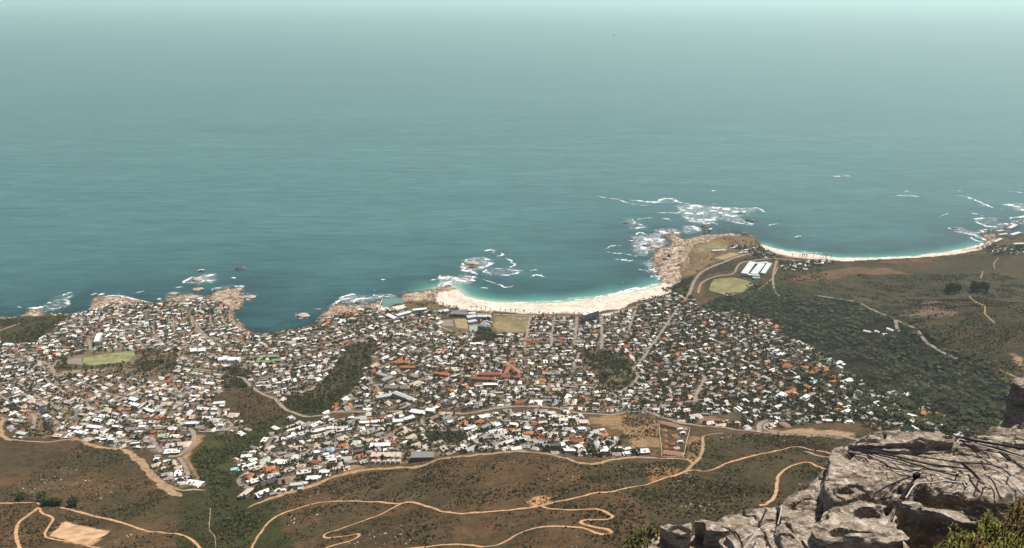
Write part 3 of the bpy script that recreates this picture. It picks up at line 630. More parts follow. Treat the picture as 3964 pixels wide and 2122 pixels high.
# ------------------------------------------------------------------ surf: broken white water lying on the sea
FOAM = [
 ('H', [(0, 293), (150, 325), (250, 335), (350, 370), (420, 385), (520, 400), (600, 405)], 5), ('H', [(370, 340), (500, 355), (640, 365), (720, 340), (800, 328), (870, 345), (930, 375), (1050, 385)], 13),
 ('H', [(880, 400), (960, 430), (1100, 410), (1200, 430), (1330, 425), (1450, 450), (1550, 470), (1680, 445)], 22), ('H', [(640, 480), (800, 478), (890, 482), (940, 455)], 6), ('H', [(1230, 440), (1330, 485), (1450, 510), (1560, 520)], 20),
 ('H', [(940, 430), (1000, 480), (1100, 490), (1200, 470)], 20), ('H', [(930, 520), (1020, 545), (1130, 560), (1250, 550), (1320, 520)], 20), ('H', [(1000, 560), (1130, 575), (1200, 590)], 9), ('H', [(1420, 410), (1520, 430), (1620, 440)], 8),
 ('H', [(1680, 430), (1750, 425), (1780, 450), (1810, 475)], 9), ('H', [(1260, 380), (1340, 400)], 6), ('H', [(1480, 575), (1600, 600), (1700, 610)], 9), ('H', [(1840, 610), (1920, 605), (2000, 600)], 8),
 ('H', [(290, 590), (360, 580), (430, 590), (420, 555), (350, 548)], 12), ('H', [(380, 650), (470, 645), (540, 625), (470, 595)], 8), ('H', [(450, 548), (540, 540), (620, 533)], 6), ('H', [(720, 540), (780, 545), (820, 570)], 13),
 ('H', [(660, 660), (760, 690), (850, 695), (950, 700)], 22), ('H', [(950, 630), (1050, 630), (1120, 665), (1020, 680)], 18), ('H', [(450, 715), (490, 690), (560, 710)], 7), ('H', [(500, 750), (600, 765), (700, 760), (780, 800)], 24),
 ('H', [(350, 770), (420, 780)], 10), ('H', [(400, 830), (470, 830), (560, 800)], 10), ('H', [(480, 870), (560, 850), (650, 830), (740, 830)], 22), ('H', [(100, 885), (180, 835), (300, 828)], 6),
 ('H', [(120, 890), (200, 910), (330, 915), (440, 938), (520, 930), (560, 905), (540, 880)], 8), ('H', [(230, 970), (330, 985), (420, 985)], 14), ('H', [(600, 1110), (640, 1080), (680, 1030), (650, 960)], 26), ('H', [(620, 1150), (690, 1170), (720, 1200)], 22),
 ('H', [(120, 1375), (250, 1340), (400, 1300), (560, 1270), (700, 1235)], 13), ('H', [(300, 1318), (400, 1292), (490, 1272)], 7), ('H', [(1250, 245), (1330, 245)], 8), ('H', [(1230, 900), (1245, 905)], 2),
 ('H', [(1560, 545), (1650, 590), (1740, 600)], 9), ('H', [(1140, 600), (1250, 590), (1330, 600)], 10), ('H', [(1120, 650), (1200, 665), (1260, 640)], 9),
 ('K', [(345, 95), (450, 85), (540, 90)], 8), ('K', [(1000, 292), (1130, 300), (1280, 310)], 6), ('K', [(1110, 252), (1160, 246)], 5), ('K', [(1650, 230), (1730, 252)], 6), ('K', [(1640, 300), (1750, 305), (1870, 345), (1950, 385), (2040, 420), (2150, 445)], 9),
 ('K', [(1870, 400), (1960, 400)], 14), ('K', [(2210, 248), (2380, 268)], 6), ('K', [(2150, 395), (2250, 400), (2330, 440), (2460, 480)], 22), ('K', [(1810, 480), (1900, 500), (1990, 515)], 7),
 ('K', [(2100, 545), (2000, 535), (1910, 540), (1880, 565), (1920, 595), (2000, 625), (2150, 630)], 11), ('K', [(2100, 605), (2200, 600), (2300, 590)], 14), ('K', [(2230, 545), (2300, 530), (2450, 515)], 11), ('K', [(2250, 560), (2320, 580)], 12),
 ('K', [(1570, 650), (1650, 640), (1700, 660)], 10), ('K', [(1640, 680), (1760, 700), (1850, 720), (1950, 760), (1990, 790)], 12), ('K', [(1970, 650), (1900, 690), (1870, 700), (2000, 690)], 13), ('K', [(1480, 530), (1510, 510), (1580, 485)], 4),
 ('K', [(2000, 780), (1900, 838), (1750, 872), (1600, 902), (1400, 930), (1200, 945)], 17), ('K', [(1250, 942), (1000, 954), (700, 964), (400, 956)], 8), ('H', [(1800, 815), (1900, 855), (2100, 890), (2482, 915)], 6), ('K', [(1830, 740), (1880, 780), (1960, 790)], 10),
 ('B', [(500, 290), (560, 265), (640, 255), (720, 260), (790, 285)], 9), ('B', [(490, 300), (500, 340), (510, 380), (580, 390), (630, 430)], 13), ('B', [(680, 290), (750, 310), (700, 350), (640, 360)], 17), ('B', [(710, 190), (770, 180), (810, 205)], 10),
 ('B', [(830, 240), (880, 225), (860, 205)], 7), ('B', [(910, 255), (980, 290), (1000, 330), (940, 370)], 8), ('B', [(800, 360), (900, 360), (960, 375), (1090, 385)], 6), ('B', [(700, 400), (740, 370)], 10), ('B', [(720, 400), (830, 420), (940, 425), (1020, 410), (1090, 395)], 11),
 ('B', [(1160, 385), (1210, 375), (1260, 385)], 5), ('B', [(1160, 435), (1220, 430), (1330, 440)], 12), ('B', [(240, 435), (300, 455), (380, 450), (430, 480), (350, 500)], 20), ('B', [(490, 490), (560, 480), (600, 440), (520, 440)], 16), ('B', [(250, 550), (300, 520), (380, 500)], 14),
 ('B', [(680, 470), (760, 490), (850, 520), (920, 545), (1000, 530)], 6), ('B', [(630, 545), (750, 555)], 6), ('B', [(170, 478), (230, 472)], 6), ('B', [(860, 698), (1000, 702), (1200, 700), (1400, 690), (1600, 678), (1800, 660)], 7),
 ('B', [(1750, 668), (2000, 618), (2100, 596), (2300, 552), (2470, 512)], 13), ('B', [(1400, 684), (1600, 656), (1780, 638)], 4), ('B', [(2000, 612), (2120, 577), (2250, 543)], 7), ('B', [(2340, 400), (2420, 380), (2440, 330)], 20), ('B', [(2240, 370), (2340, 385)], 6),
 ('L', [(110, 465), (210, 468)], 6), ('L', [(250, 480), (350, 470), (420, 455), (490, 430), (490, 405)], 12), ('L', [(450, 490), (550, 480), (620, 460), (640, 400), (680, 350)], 11), ('L', [(510, 375), (600, 345), (700, 325)], 11), ('L', [(280, 500), (340, 495)], 13),
 ('L', [(860, 350), (930, 335)], 7), ('L', [(930, 350), (1000, 335)], 10), ('L', [(1060, 355), (1150, 335)], 7), ('L', [(1730, 240), (1790, 200), (1860, 180)], 11), ('L', [(1860, 200), (1930, 175), (2060, 150)], 15), ('L', [(1900, 230), (1990, 210), (2050, 210)], 11), ('L', [(1880, 115), (1950, 110)], 11),
 ('L', [(1670, 280), (1750, 275)], 7), ('L', [(1600, 330), (1700, 335)], 9), ('L', [(2010, 320), (2040, 285), (2120, 285)], 5), ('L', [(2230, 270), (2330, 270)], 11), ('L', [(2310, 360), (2440, 360)], 11), ('L', [(2330, 390), (2380, 400)], 7), ('L', [(2190, 190), (2250, 190)], 7), ('L', [(1500, 385), (1540, 390)], 11),
 ('L', [(2240, 98), (2350, 88)], 5), ('L', [(880, 395), (960, 368), (1150, 362), (1330, 402), (1450, 425)], 7), ('L', [(1290, 330), (1380, 310)], 4), ('L', [(1140, 285), (1180, 280)], 4),
 ('M', [(920, 470), (960, 440), (1030, 405), (1130, 375)], 13), ('M', [(1000, 395), (1100, 350), (1180, 350)], 11), ('M', [(1150, 420), (1230, 385), (1300, 390)], 12), ('M', [(1160, 440), (1200, 430)], 10), ('M', [(1340, 345), (1420, 360), (1520, 345)], 12), ('M', [(1410, 205), (1460, 205)], 6),
 ('M', [(600, 535), (650, 570), (740, 545)], 5), ('M', [(780, 490), (850, 485)], 5), ('M', [(1960, 180), (2050, 200), (2150, 190)], 18), ('M', [(2000, 235), (2100, 225), (2250, 215)], 18), ('M', [(1960, 280), (2030, 250), (2100, 250)], 13), ('M', [(1340, 310), (1370, 308)], 5), ('M', [(920, 480), (960, 490), (1000, 470)], 12),
 ('S', [(3470, 757), (3500, 755), (3560, 760)], 2)]
fV, fF, fE, nb = [], [], [], 0
for k, (f, pts, w) in enumerate(FOAM):
    q = fr(f, pts); wpx = w/FR[f][2]
    W = on_plane(q, 0.0)[:, :2]
    d = on_plane(q.mean(0)[None]+[[0, 0], [1, 0]], 0.0); mpp = np.linalg.norm(d[1]-d[0])       # metres per pixel across
    hw0 = wpx*mpp*3.2
    Lw = smooth_line(W, 3.0); n = len(Lw)
    if n < 3: continue
    T = np.gradient(Lw, axis=0); T /= np.linalg.norm(T, axis=1)[:, None]+1e-9; N = np.stack([-T[:, 1], T[:, 0]], 1)
    e = np.clip(np.minimum(np.arange(n), np.arange(n)[::-1])/max(2, n*.18), .08, 1)
    hw = hw0*e*(.9+.5*fbm2(Lw[:, 0]/18, Lw[:, 1]/18, k, 3))
    Lw = Lw+N*(fbm2(Lw[:, 0]/25, Lw[:, 1]/25, k+90, 3)*hw0*.9)[:, None]+N*(fbm2(Lw[:, 0]/7, Lw[:, 1]/7, k+190, 2)*hw0*.35)[:, None]
    cr = 4; brk = np.clip(.85+1.5*fbm2(Lw[:, 0]/22, Lw[:, 1]/22, k+300, 3), .15, 1.25)
    for j in range(cr+1):
        s = -1+2*j/cr; qv = Lw+N*(hw*s)[:, None]
        fV.append(np.column_stack([qv, np.full(n, .25+.004*(k % 40))])); fE.append(brk*.30*(1-abs(s))**1.3)
    i = np.arange(n-1)
    for j in range(cr): fF.append(np.stack([nb+j*n+i, nb+j*n+i+1, nb+(j+1)*n+i+1, nb+(j+1)*n+i], 1))
    nb += (cr+1)*n
# lacy sheets of spent foam
PATCH = [('H', [(860, 395), (1000, 385), (1200, 400), (1450, 420), (1700, 420), (1760, 450), (1600, 540), (1740, 600), (1500, 600), (1320, 560), (1200, 610), (1000, 580), (900, 500)], .13), ('H', [(640, 650), (760, 640), (900, 650), (960, 700), (850, 730), (740, 740), (800, 800), (760, 860), (640, 900), (500, 890), (400, 850), (480, 760), (600, 720)], .15), ('H', [(920, 620), (1080, 610), (1130, 670), (1020, 710), (930, 690)], .16),
 ('H', [(560, 940), (680, 900), (720, 1000), (690, 1200), (600, 1150), (560, 1050)], .15), ('H', [(280, 560), (430, 545), (560, 620), (580, 660), (380, 660)], .08), ('H', [(370, 330), (640, 345), (800, 315), (930, 365), (800, 385), (500, 375)], .09),
 ('B', [(470, 270), (640, 240), (800, 270), (780, 330), (720, 380), (560, 400), (640, 450), (560, 510), (420, 530), (250, 560), (240, 430), (400, 430), (490, 400), (480, 330)], .15), ('B', [(690, 360), (900, 350), (1100, 380), (1080, 420), (900, 445), (700, 430)], .10), ('B', [(2150, 30), (2480, 0), (2440, 120), (2330, 240), (2180, 200)], .14), ('B', [(2230, 300), (2450, 270), (2470, 500), (2370, 440), (2340, 380)], .14), ('B', [(900, 690), (1300, 690), (1700, 660), (2100, 585), (2450, 500), (2480, 530), (2100, 615), (1700, 690), (1300, 715), (900, 712)], .12),
 ('L', [(240, 480), (400, 440), (490, 390), (620, 330), (700, 320), (640, 470), (480, 510), (280, 520)], .11), ('L', [(1720, 250), (1880, 160), (2070, 140), (2060, 230), (1900, 250)], .13), ('L', [(850, 410), (960, 350), (1160, 345), (1400, 410), (1400, 440), (1150, 380), (900, 420)], .12), ('L', [(1560, 400), (1600, 320), (1760, 320), (1940, 350), (1950, 385), (1750, 360)], .12), ('L', [(2010, 330), (2050, 270), (2340, 255), (2340, 300), (2460, 350), (2400, 410), (2310, 390), (2300, 300), (2150, 290)], .12),
 ('M', [(900, 490), (950, 430), (1100, 340), (1300, 350), (1400, 330), (1560, 340), (1600, 390), (1430, 395), (1300, 440), (1120, 455), (1000, 450)], .15), ('M', [(1600, 400), (1640, 330), (1850, 310), (1960, 280), (1940, 260), (1800, 290), (1600, 320)], .13), ('M', [(1940, 170), (2250, 170), (2300, 230), (2140, 290), (1960, 290)], .15), ('M', [(590, 520), (740, 515), (750, 560), (640, 580)], .08),
 ('K', [(1560, 630), (1700, 630), (1900, 690), (2000, 640), (2300, 570), (2383, 500), (2500, 500), (2500, 600), (2290, 610), (2040, 680), (1930, 715), (2000, 780), (1850, 740), (1640, 690)], .14), ('K', [(1850, 540), (2000, 520), (2150, 540), (2150, 640), (1950, 640)], .07), ('K', [(2130, 380), (2400, 380), (2500, 480), (2300, 460)], .12), ('K', [(2010, 770), (1900, 850), (1600, 915), (1300, 950), (1250, 935), (1600, 885), (1850, 830), (1960, 760)], .18)]
for k, (f, pts, lev) in enumerate(PATCH):
    W = on_plane(fr(f, pts), 0.0)[:, :2]; W = smooth_line(np.vstack([W, W[:1]]), 12.0)[:-1]
    lo, hi = W.min(0)-4, W.max(0)+4; xs = np.arange(lo[0], hi[0], 5.0); ys = np.arange(lo[1], hi[1], 5.0); XX, YY = np.meshgrid(xs, ys); Q = np.stack([XX.ravel(), YY.ravel()], 1)
    ins = inpoly(Q, W); d_ = segdist(Q, np.vstack([W, W[:1]])); d_ = np.where(ins, d_, -d_)
    ii = np.arange(len(Q)).reshape(XX.shape); Fp = np.stack([ii[:-1, :-1], ii[:-1, 1:], ii[1:, 1:], ii[1:, :-1]], -1).reshape(-1, 4); Fp = Fp[(d_[Fp] > -6).all(1)]
    us, inv = np.unique(Fp, return_inverse=True)
    fV.append(np.column_stack([Q[us], np.full(len(us), .12+.003*k)])); fE.append((lev*.75-.01)*sstep(-6, 30, d_[us])); fF.append(inv.reshape(-1, 4)+nb); nb += len(us)
me = mesh_data('surf_foam', np.vstack(fV), np.vstack(fF), True); set_float(me, np.concatenate(fE), 'core')
m, n, l, b = new_mat('sea foam')
tc = n.new('ShaderNodeTexCoord'); at = n.new('ShaderNodeAttribute'); at.attribute_name = 'core'
mp = n.new('ShaderNodeMapping'); l.new(tc.outputs['Object'], mp.inputs[0]); mp.inputs['Scale'].default_value = (.42, 1, 1); mp.inputs['Rotation'].default_value = (0, 0, math.radians(-12))
t1 = noise_node(n, l, .13, 6, .78, mp.outputs[0], 1.2)
ad = n.new('ShaderNodeMath'); ad.operation = 'MULTIPLY_ADD'; l.new(at.outputs['Fac'], ad.inputs[0]); ad.inputs[1].default_value = 1.0; l.new(t1.outputs['Fac'], ad.inputs[2])
al = ramp(n, l, ad.outputs[0], [(.57, 0), (.78, .92)])
b.inputs['Base Color'].default_value = (.82, .83, .82, 1); b.inputs['Roughness'].default_value = .7
l.new(al, b.inputs['Alpha'])
tag(obj('surf_foam', me, m), kind='stuff')
# ------------------------------------------------------------------ houses
M_wall = objcol_mat('plaster wall', .85); M_roof = objcol_mat('roof covering', .8, .22, .8); M_win = plain_mat('dark window glass', (.03, .036, .042), .15, .2, 1.0, .5)
M_deck = plain_mat('terrace paving', (.36, .28, .21), .9, .2, .6); M_poolw = plain_mat('swimming pool', (.12, .42, .45), .1, .1, .4, .5)
PAL = {'W': (.72, .70, .66), 'G': (.29, .265, .24), 'D': (.085, .083, .085), 'B': (.52, .42, .325), 'O': (.44, .16, .065), 'R': (.30, .10, .055), 'N': (.24, .165, .115),
       'E': (.40, .45, .36), 'T': (.36, .66, .62), 'U': (.33, .47, .56), 'V': (.22, .30, .17), 'L': (.48, .46, .43)}
CNAME = {'W': 'white', 'G': 'grey', 'D': 'dark slate', 'B': 'beige', 'O': 'orange tile', 'R': 'rust red', 'N': 'brown', 'E': 'pale sage green', 'T': 'turquoise', 'U': 'pale blue', 'V': 'moss green', 'L': 'light grey'}
def vbox(x0, x1, y0, y1, z0, z1):
    V = [(x, y, z) for z in (z0, z1) for x, y in ((x0, y0), (x1, y0), (x1, y1), (x0, y1))]
    return V, [(3, 2, 1, 0), (4, 5, 6, 7), (0, 1, 5, 4), (1, 2, 6, 5), (2, 3, 7, 6), (3, 0, 4, 7)]
def join(*ms):
    V, F = [], []
    for v, f in ms:
        k = len(V); V += list(v); F += [tuple(i+k for i in q) for q in f]
    return V, F
def flatroof(x0, x1, y0, y1, z, t=.35, par=.45):
    """slab with a parapet rim standing proud of it"""
    s = vbox(x0-.3, x1+.3, y0-.3, y1+.3, z, z+t); w = .35
    return join(s, vbox(x0-.3, x1+.3, y0-.3, y0-.3+w, z+t, z+t+par), vbox(x0-.3, x1+.3, y1+.3-w, y1+.3, z+t, z+t+par),
                vbox(x0-.3, x0-.3+w, y0-.3+w, y1+.3-w, z+t, z+t+par), vbox(x1+.3-w, x1+.3, y0-.3+w, y1+.3-w, z+t, z+t+par))
def hiproof(x0, x1, y0, y1, z, h, o=.7):
    x0 -= o; x1 += o; y0 -= o; y1 += o; d = min(x1-x0, y1-y0)/2
    if x1-x0 >= y1-y0: a, b = (x0+d, (y0+y1)/2, z+h), (x1-d+.01, (y0+y1)/2, z+h); F = [(0, 1, 5, 4), (2, 3, 4, 5), (1, 2, 5), (3, 0, 4)]
    else: a, b = ((x0+x1)/2, y0+d, z+h), ((x0+x1)/2, y1-d+.01, z+h); F = [(1, 2, 5, 4), (3, 0, 4, 5), (0, 1, 4), (2, 3, 5)]
    return [(x0, y0, z), (x1, y0, z), (x1, y1, z), (x0, y1, z), a, b], F+[(3, 2, 1, 0)]
def gableroof(x0, x1, y0, y1, z, h, o=.6, axis='x'):
    x0 -= o; x1 += o; y0 -= o; y1 += o
    if axis == 'x': r0, r1 = (x0, (y0+y1)/2, z+h), (x1, (y0+y1)/2, z+h); F = [(0, 1, 5, 4), (2, 3, 4, 5), (1, 2, 5), (3, 0, 4), (3, 2, 1, 0)]
    else: r0, r1 = ((x0+x1)/2, y0, z+h), ((x0+x1)/2, y1, z+h); F = [(1, 2, 5, 4), (3, 0, 4, 5), (0, 1, 4), (2, 3, 5), (3, 2, 1, 0)]
    return [(x0, y0, z), (x1, y0, z), (x1, y1, z), (x0, y1, z), r0, r1], F
def barrel(x0, x1, y0, y1, z, h, seg=6):
    V = []; F = []
    for i in range(seg+1):
        a = math.pi*i/seg; y = (y0+y1)/2-math.cos(a)*(y1-y0)/2; zz = z+math.sin(a)*h
        V += [(x0, y, zz), (x1, y, zz)]
    for i in range(seg): F.append((2*i, 2*i+1, 2*i+3, 2*i+2))
    F += [tuple(range(0, 2*seg+2, 2))[::-1], tuple(range(1, 2*seg+2, 2))]
    return V, F
def windows(x0, x1, y, z, n, h=1.3, side=-1, fill=.6):
    """n separate panes on a wall that faces side*y"""
    out = []; p = (x1-x0)/n
    for i in range(n):
        c = x0+p*(i+.5); yy = y+side*.06
        out.append(('window', vbox(c-p*fill/2, c+p*fill/2, min(y, yy), max(y, yy), z, z+h), 'win'))
    return out
def windows_x(y0, y1, x, z, n, h=1.3, side=1, fill=.55):
    out = []; p = (y1-y0)/n
    for i in range(n):
        c = y0+p*(i+.5); xx = x+side*.06
        out.append(('window', vbox(min(x, xx), max(x, xx), c-p*fill/2, c+p*fill/2, z, z+h), 'win'))
    return out
BASE = -7.0
# each house kind: list of (part name, (V, F), slot); footprint about 16 x 12 m, front towards -y (uphill, towards the mountain)
def k_flat():      # two storeys, set-back upper floor, terrace
    return [('wall', vbox(-8, 8, -6, 6, BASE, 3.2), 'wall'), ('roof', flatroof(-8, 8, -6, 6, 3.2), 'roof'), ('upper_floor', vbox(-5.2, 6.5, -4.4, 3.6, 3.55, 6.4), 'wall'),
            ('upper_roof', flatroof(-5.2, 6.5, -4.4, 3.6, 6.4), 'roof'), ('terrace', vbox(-7.9, -2, 6, 9.5, BASE, .4), 'deck'), ('pool', vbox(-7, -3.2, 6.8, 8.8, .4, .48), 'pool')] \
        + windows(-7.4, 7.4, -6, .7, 4, 1.5) + windows(-4.6, 6, -4.4, 4.0, 3, 1.5) + windows_x(-4, 3.2, 6.5, 4.0, 2, 1.5) + windows(-7.4, 7.4, 6, .6, 3, 2.1, 1, .8)
def k_flat1():     # one low block with a raised clerestory box
    return [('wall', vbox(-9, 9, -5.5, 5.5, BASE, 4.0), 'wall'), ('roof', flatroof(-9, 9, -5.5, 5.5, 4.0, .3, .5), 'roof'), ('stair_tower', vbox(1.5, 4.5, -2, 2, 4.3, 6.0), 'wall'),
            ('tower_roof', flatroof(1.5, 4.5, -2, 2, 6.0, .25, .15), 'roof'), ('skylight', vbox(-6, -3, -1.2, 1.2, 4.3, 4.75), 'win'), ('terrace', vbox(-9, 4, 5.5, 9, BASE, .5), 'deck')] \
        + windows(-8.5, 8.5, -5.5, 1.2, 5, 1.5) + windows(-8.5, 8.5, 5.5, .7, 4, 2.2, 1, .8) + windows_x(-5, 5, 9, 1.2, 2, 1.5)
def k_flatL():     # L-shaped with two roof levels and a deck in the corner
    return [('wall', vbox(-8, 8, -1, 6, BASE, 5.6), 'wall'), ('roof', flatroof(-8, 8, -1, 6, 5.6), 'roof'), ('wing', vbox(2.2, 8, -7, -1.3, BASE, 3.3), 'wall'),
            ('wing_roof', flatroof(2.2, 8, -7, -1.4, 3.3, .3, .35), 'roof'), ('terrace', vbox(-8, 1.8, -7, -1.4, BASE, .3), 'deck'), ('carport', vbox(-8, -4.2, -6.8, -1.4, 2.5, 2.75), 'roof')] \
        + windows(-7.5, 1.6, -1, 3.5, 3, 1.4) + windows(2.8, 7.4, -7, 1.0, 2, 1.5) + windows(-7.5, 7.5, 6, 3.3, 5, 1.6, 1, .8) + windows_x(-.5, 5.5, 8, 3.4, 2, 1.4)
def k_hip():
    return [('wall', vbox(-7, 7, -5, 5, BASE, 3.4), 'wall'), ('roof', hiproof(-7, 7, -5, 5, 3.4, 3.0), 'roof'), ('chimney', vbox(2.2, 3.2, .8, 1.8, 4.6, 7.2), 'wall'),
            ('porch', vbox(-3, 3, -7.5, -5, BASE, .3), 'deck'), ('porch_roof', gableroof(-2.6, 2.6, -7.2, -5.2, 2.9, 1.1, .3, 'y'), 'roof')] \
        + windows(-6.5, 6.5, -5, 1, 4, 1.3) + windows_x(-4.4, 4.4, 7, 1, 2, 1.3) + windows(-6.5, 6.5, 5, .9, 4, 1.5, 1)
def k_hipT():      # hipped with a cross wing
    return [('wall', vbox(-9, 9, -4, 4, BASE, 3.4), 'wall'), ('roof', hiproof(-9, 9, -4, 4, 3.4, 2.7), 'roof'), ('wing', vbox(2, 8.2, -9.5, -4.2, BASE, 3.3), 'wall'),
            ('wing_roof', hiproof(2, 8.2, -9.5, -1, 3.35, 2.2), 'roof'), ('chimney', vbox(-4, -3, -.6, .4, 5, 7.2), 'wall'), ('terrace', vbox(-9, 1, -8, -4, BASE, .3), 'deck')] \
        + windows(-8.5, 1.6, -4, 1, 3, 1.4) + windows(2.6, 7.6, -9.5, 1, 2, 1.3) + windows(-8.5, 8.5, 4, .9, 5, 1.6, 1)
def k_gable():
    return [('wall', vbox(-8, 8, -4.5, 4.5, BASE, 3.6), 'wall'), ('gable_wall', gableroof(-8, 8, -4.4, 4.4, 3.6, 2.4, 0, 'x'), 'wall'), ('roof', gableroof(-8, 8, -4.5, 4.5, 3.65, 2.75, .6, 'x'), 'roof'),
            ('chimney', vbox(-5, -4, .5, 1.5, 5, 7.4), 'wall'), ('lean_to', vbox(-2, 7.5, -8, -4.6, BASE, 2.6), 'wall'), ('lean_to_roof', flatroof(-2, 7.5, -8, -4.7, 2.6, .25, .2), 'roof')] \
        + windows(-7.6, -2.4, -4.5, 1.1, 2, 1.4) + windows(-1.5, 7, -8, .9, 3, 1.3) + windows(-7.5, 7.5, 4.5, 1, 4, 1.7, 1)
def k_barrel():
    return [('wall', vbox(-8, 8, -5, 5, BASE, 4.4), 'wall'), ('roof', barrel(-8.4, -.2, -5.4, 5.4, 4.4, 1.5), 'roof'), ('roof', barrel(.2, 8.4, -5.4, 5.4, 4.4, 1.5), 'roof')] + windows(-7.5, 7.5, -5, 1.6, 4, 1.6) + windows(-7.5, 7.5, 5, 1, 4, 2, 1)
def k_mono():      # three stepped flat boxes down the slope
    return [('wall', vbox(-6.5, 6.5, -6, -1, BASE, 6.2), 'wall'), ('roof', flatroof(-6.5, 6.5, -6, -1.2, 6.2), 'roof'), ('middle_floor', vbox(-8, 6, -1, 4, BASE, 3.6), 'wall'), ('middle_roof', flatroof(-8, 6, -.9, 4, 3.6, .3, .3), 'roof'),
            ('lower_terrace', vbox(-8, 8, 4, 8, BASE, .6), 'deck'), ('pool', vbox(0, 6.5, 5, 7, .6, .7), 'pool'), ('awning', vbox(6.1, 9.2, -.9, 3.6, 2.6, 2.85), 'roof')] \
        + windows(-6, 6, -6, 1.2, 3, 1.4) + windows(-6, 6, -6, 4.0, 3, 1.4) + windows(-7.5, 5.5, 4, .9, 3, 2.1, 1, .85)
KINDS = {'flat': k_flat, 'flat1': k_flat1, 'flatL': k_flatL, 'hip': k_hip, 'hipT': k_hipT, 'gable': k_gable, 'barrel': k_barrel, 'mono': k_mono}
KW = {'flat': 16, 'flat1': 18, 'flatL': 16, 'hip': 14, 'hipT': 18, 'gable': 16, 'barrel': 16, 'mono': 15}
ROOFWORD = {'flat': 'flat-roofed two-storey house', 'flat1': 'low house with stair tower', 'flatL': 'L-shaped flat-roofed house', 'hip': 'hip-roofed house', 'hipT': 'hip-roofed winged house', 'gable': 'gable-roofed house', 'barrel': 'house with curved vault roofs', 'mono': 'stepped flat-roofed house'}
SLOT = {'wall': M_wall, 'roof': M_roof, 'win': M_win, 'deck': M_deck, 'pool': M_poolw}
PROTO = {}
for kk, fn in KINDS.items():
    PROTO[kk] = []
    for pn, (V, F), s in fn():
        me = mesh_data(kk+'_'+pn, V, F); me.materials.append(SLOT[s]); PROTO[kk].append((pn, me, s, np.array(V, float), F))
def contour_angle(x, y, e=25.):
    gx_, gy_ = (hf(x+e, y)-hf(x-e, y)), (hf(x, y+e)-hf(x, y-e))
    return np.arctan2(gy_, gx_)+np.pi/2      # -y (front) of the house ends up facing uphill
HOUSES = []     # (x, y, z, rot, kind, scale(3), roofcol, wallcol, zone)
def wallcol(rc):
    r = random.random()
    c = (.72, .70, .66) if r < .46 else (.55, .46, .37) if r < .72 else (.36, .34, .31) if r < .9 else (.42, .27, .19)
    return tuple(v*random.uniform(.9, 1.05) for v in c)
def jitcol(c, a=.12):
    k = random.uniform(1-a, 1+a); return tuple(min(.86, v*k*random.uniform(.97, 1.03)) for v in c)
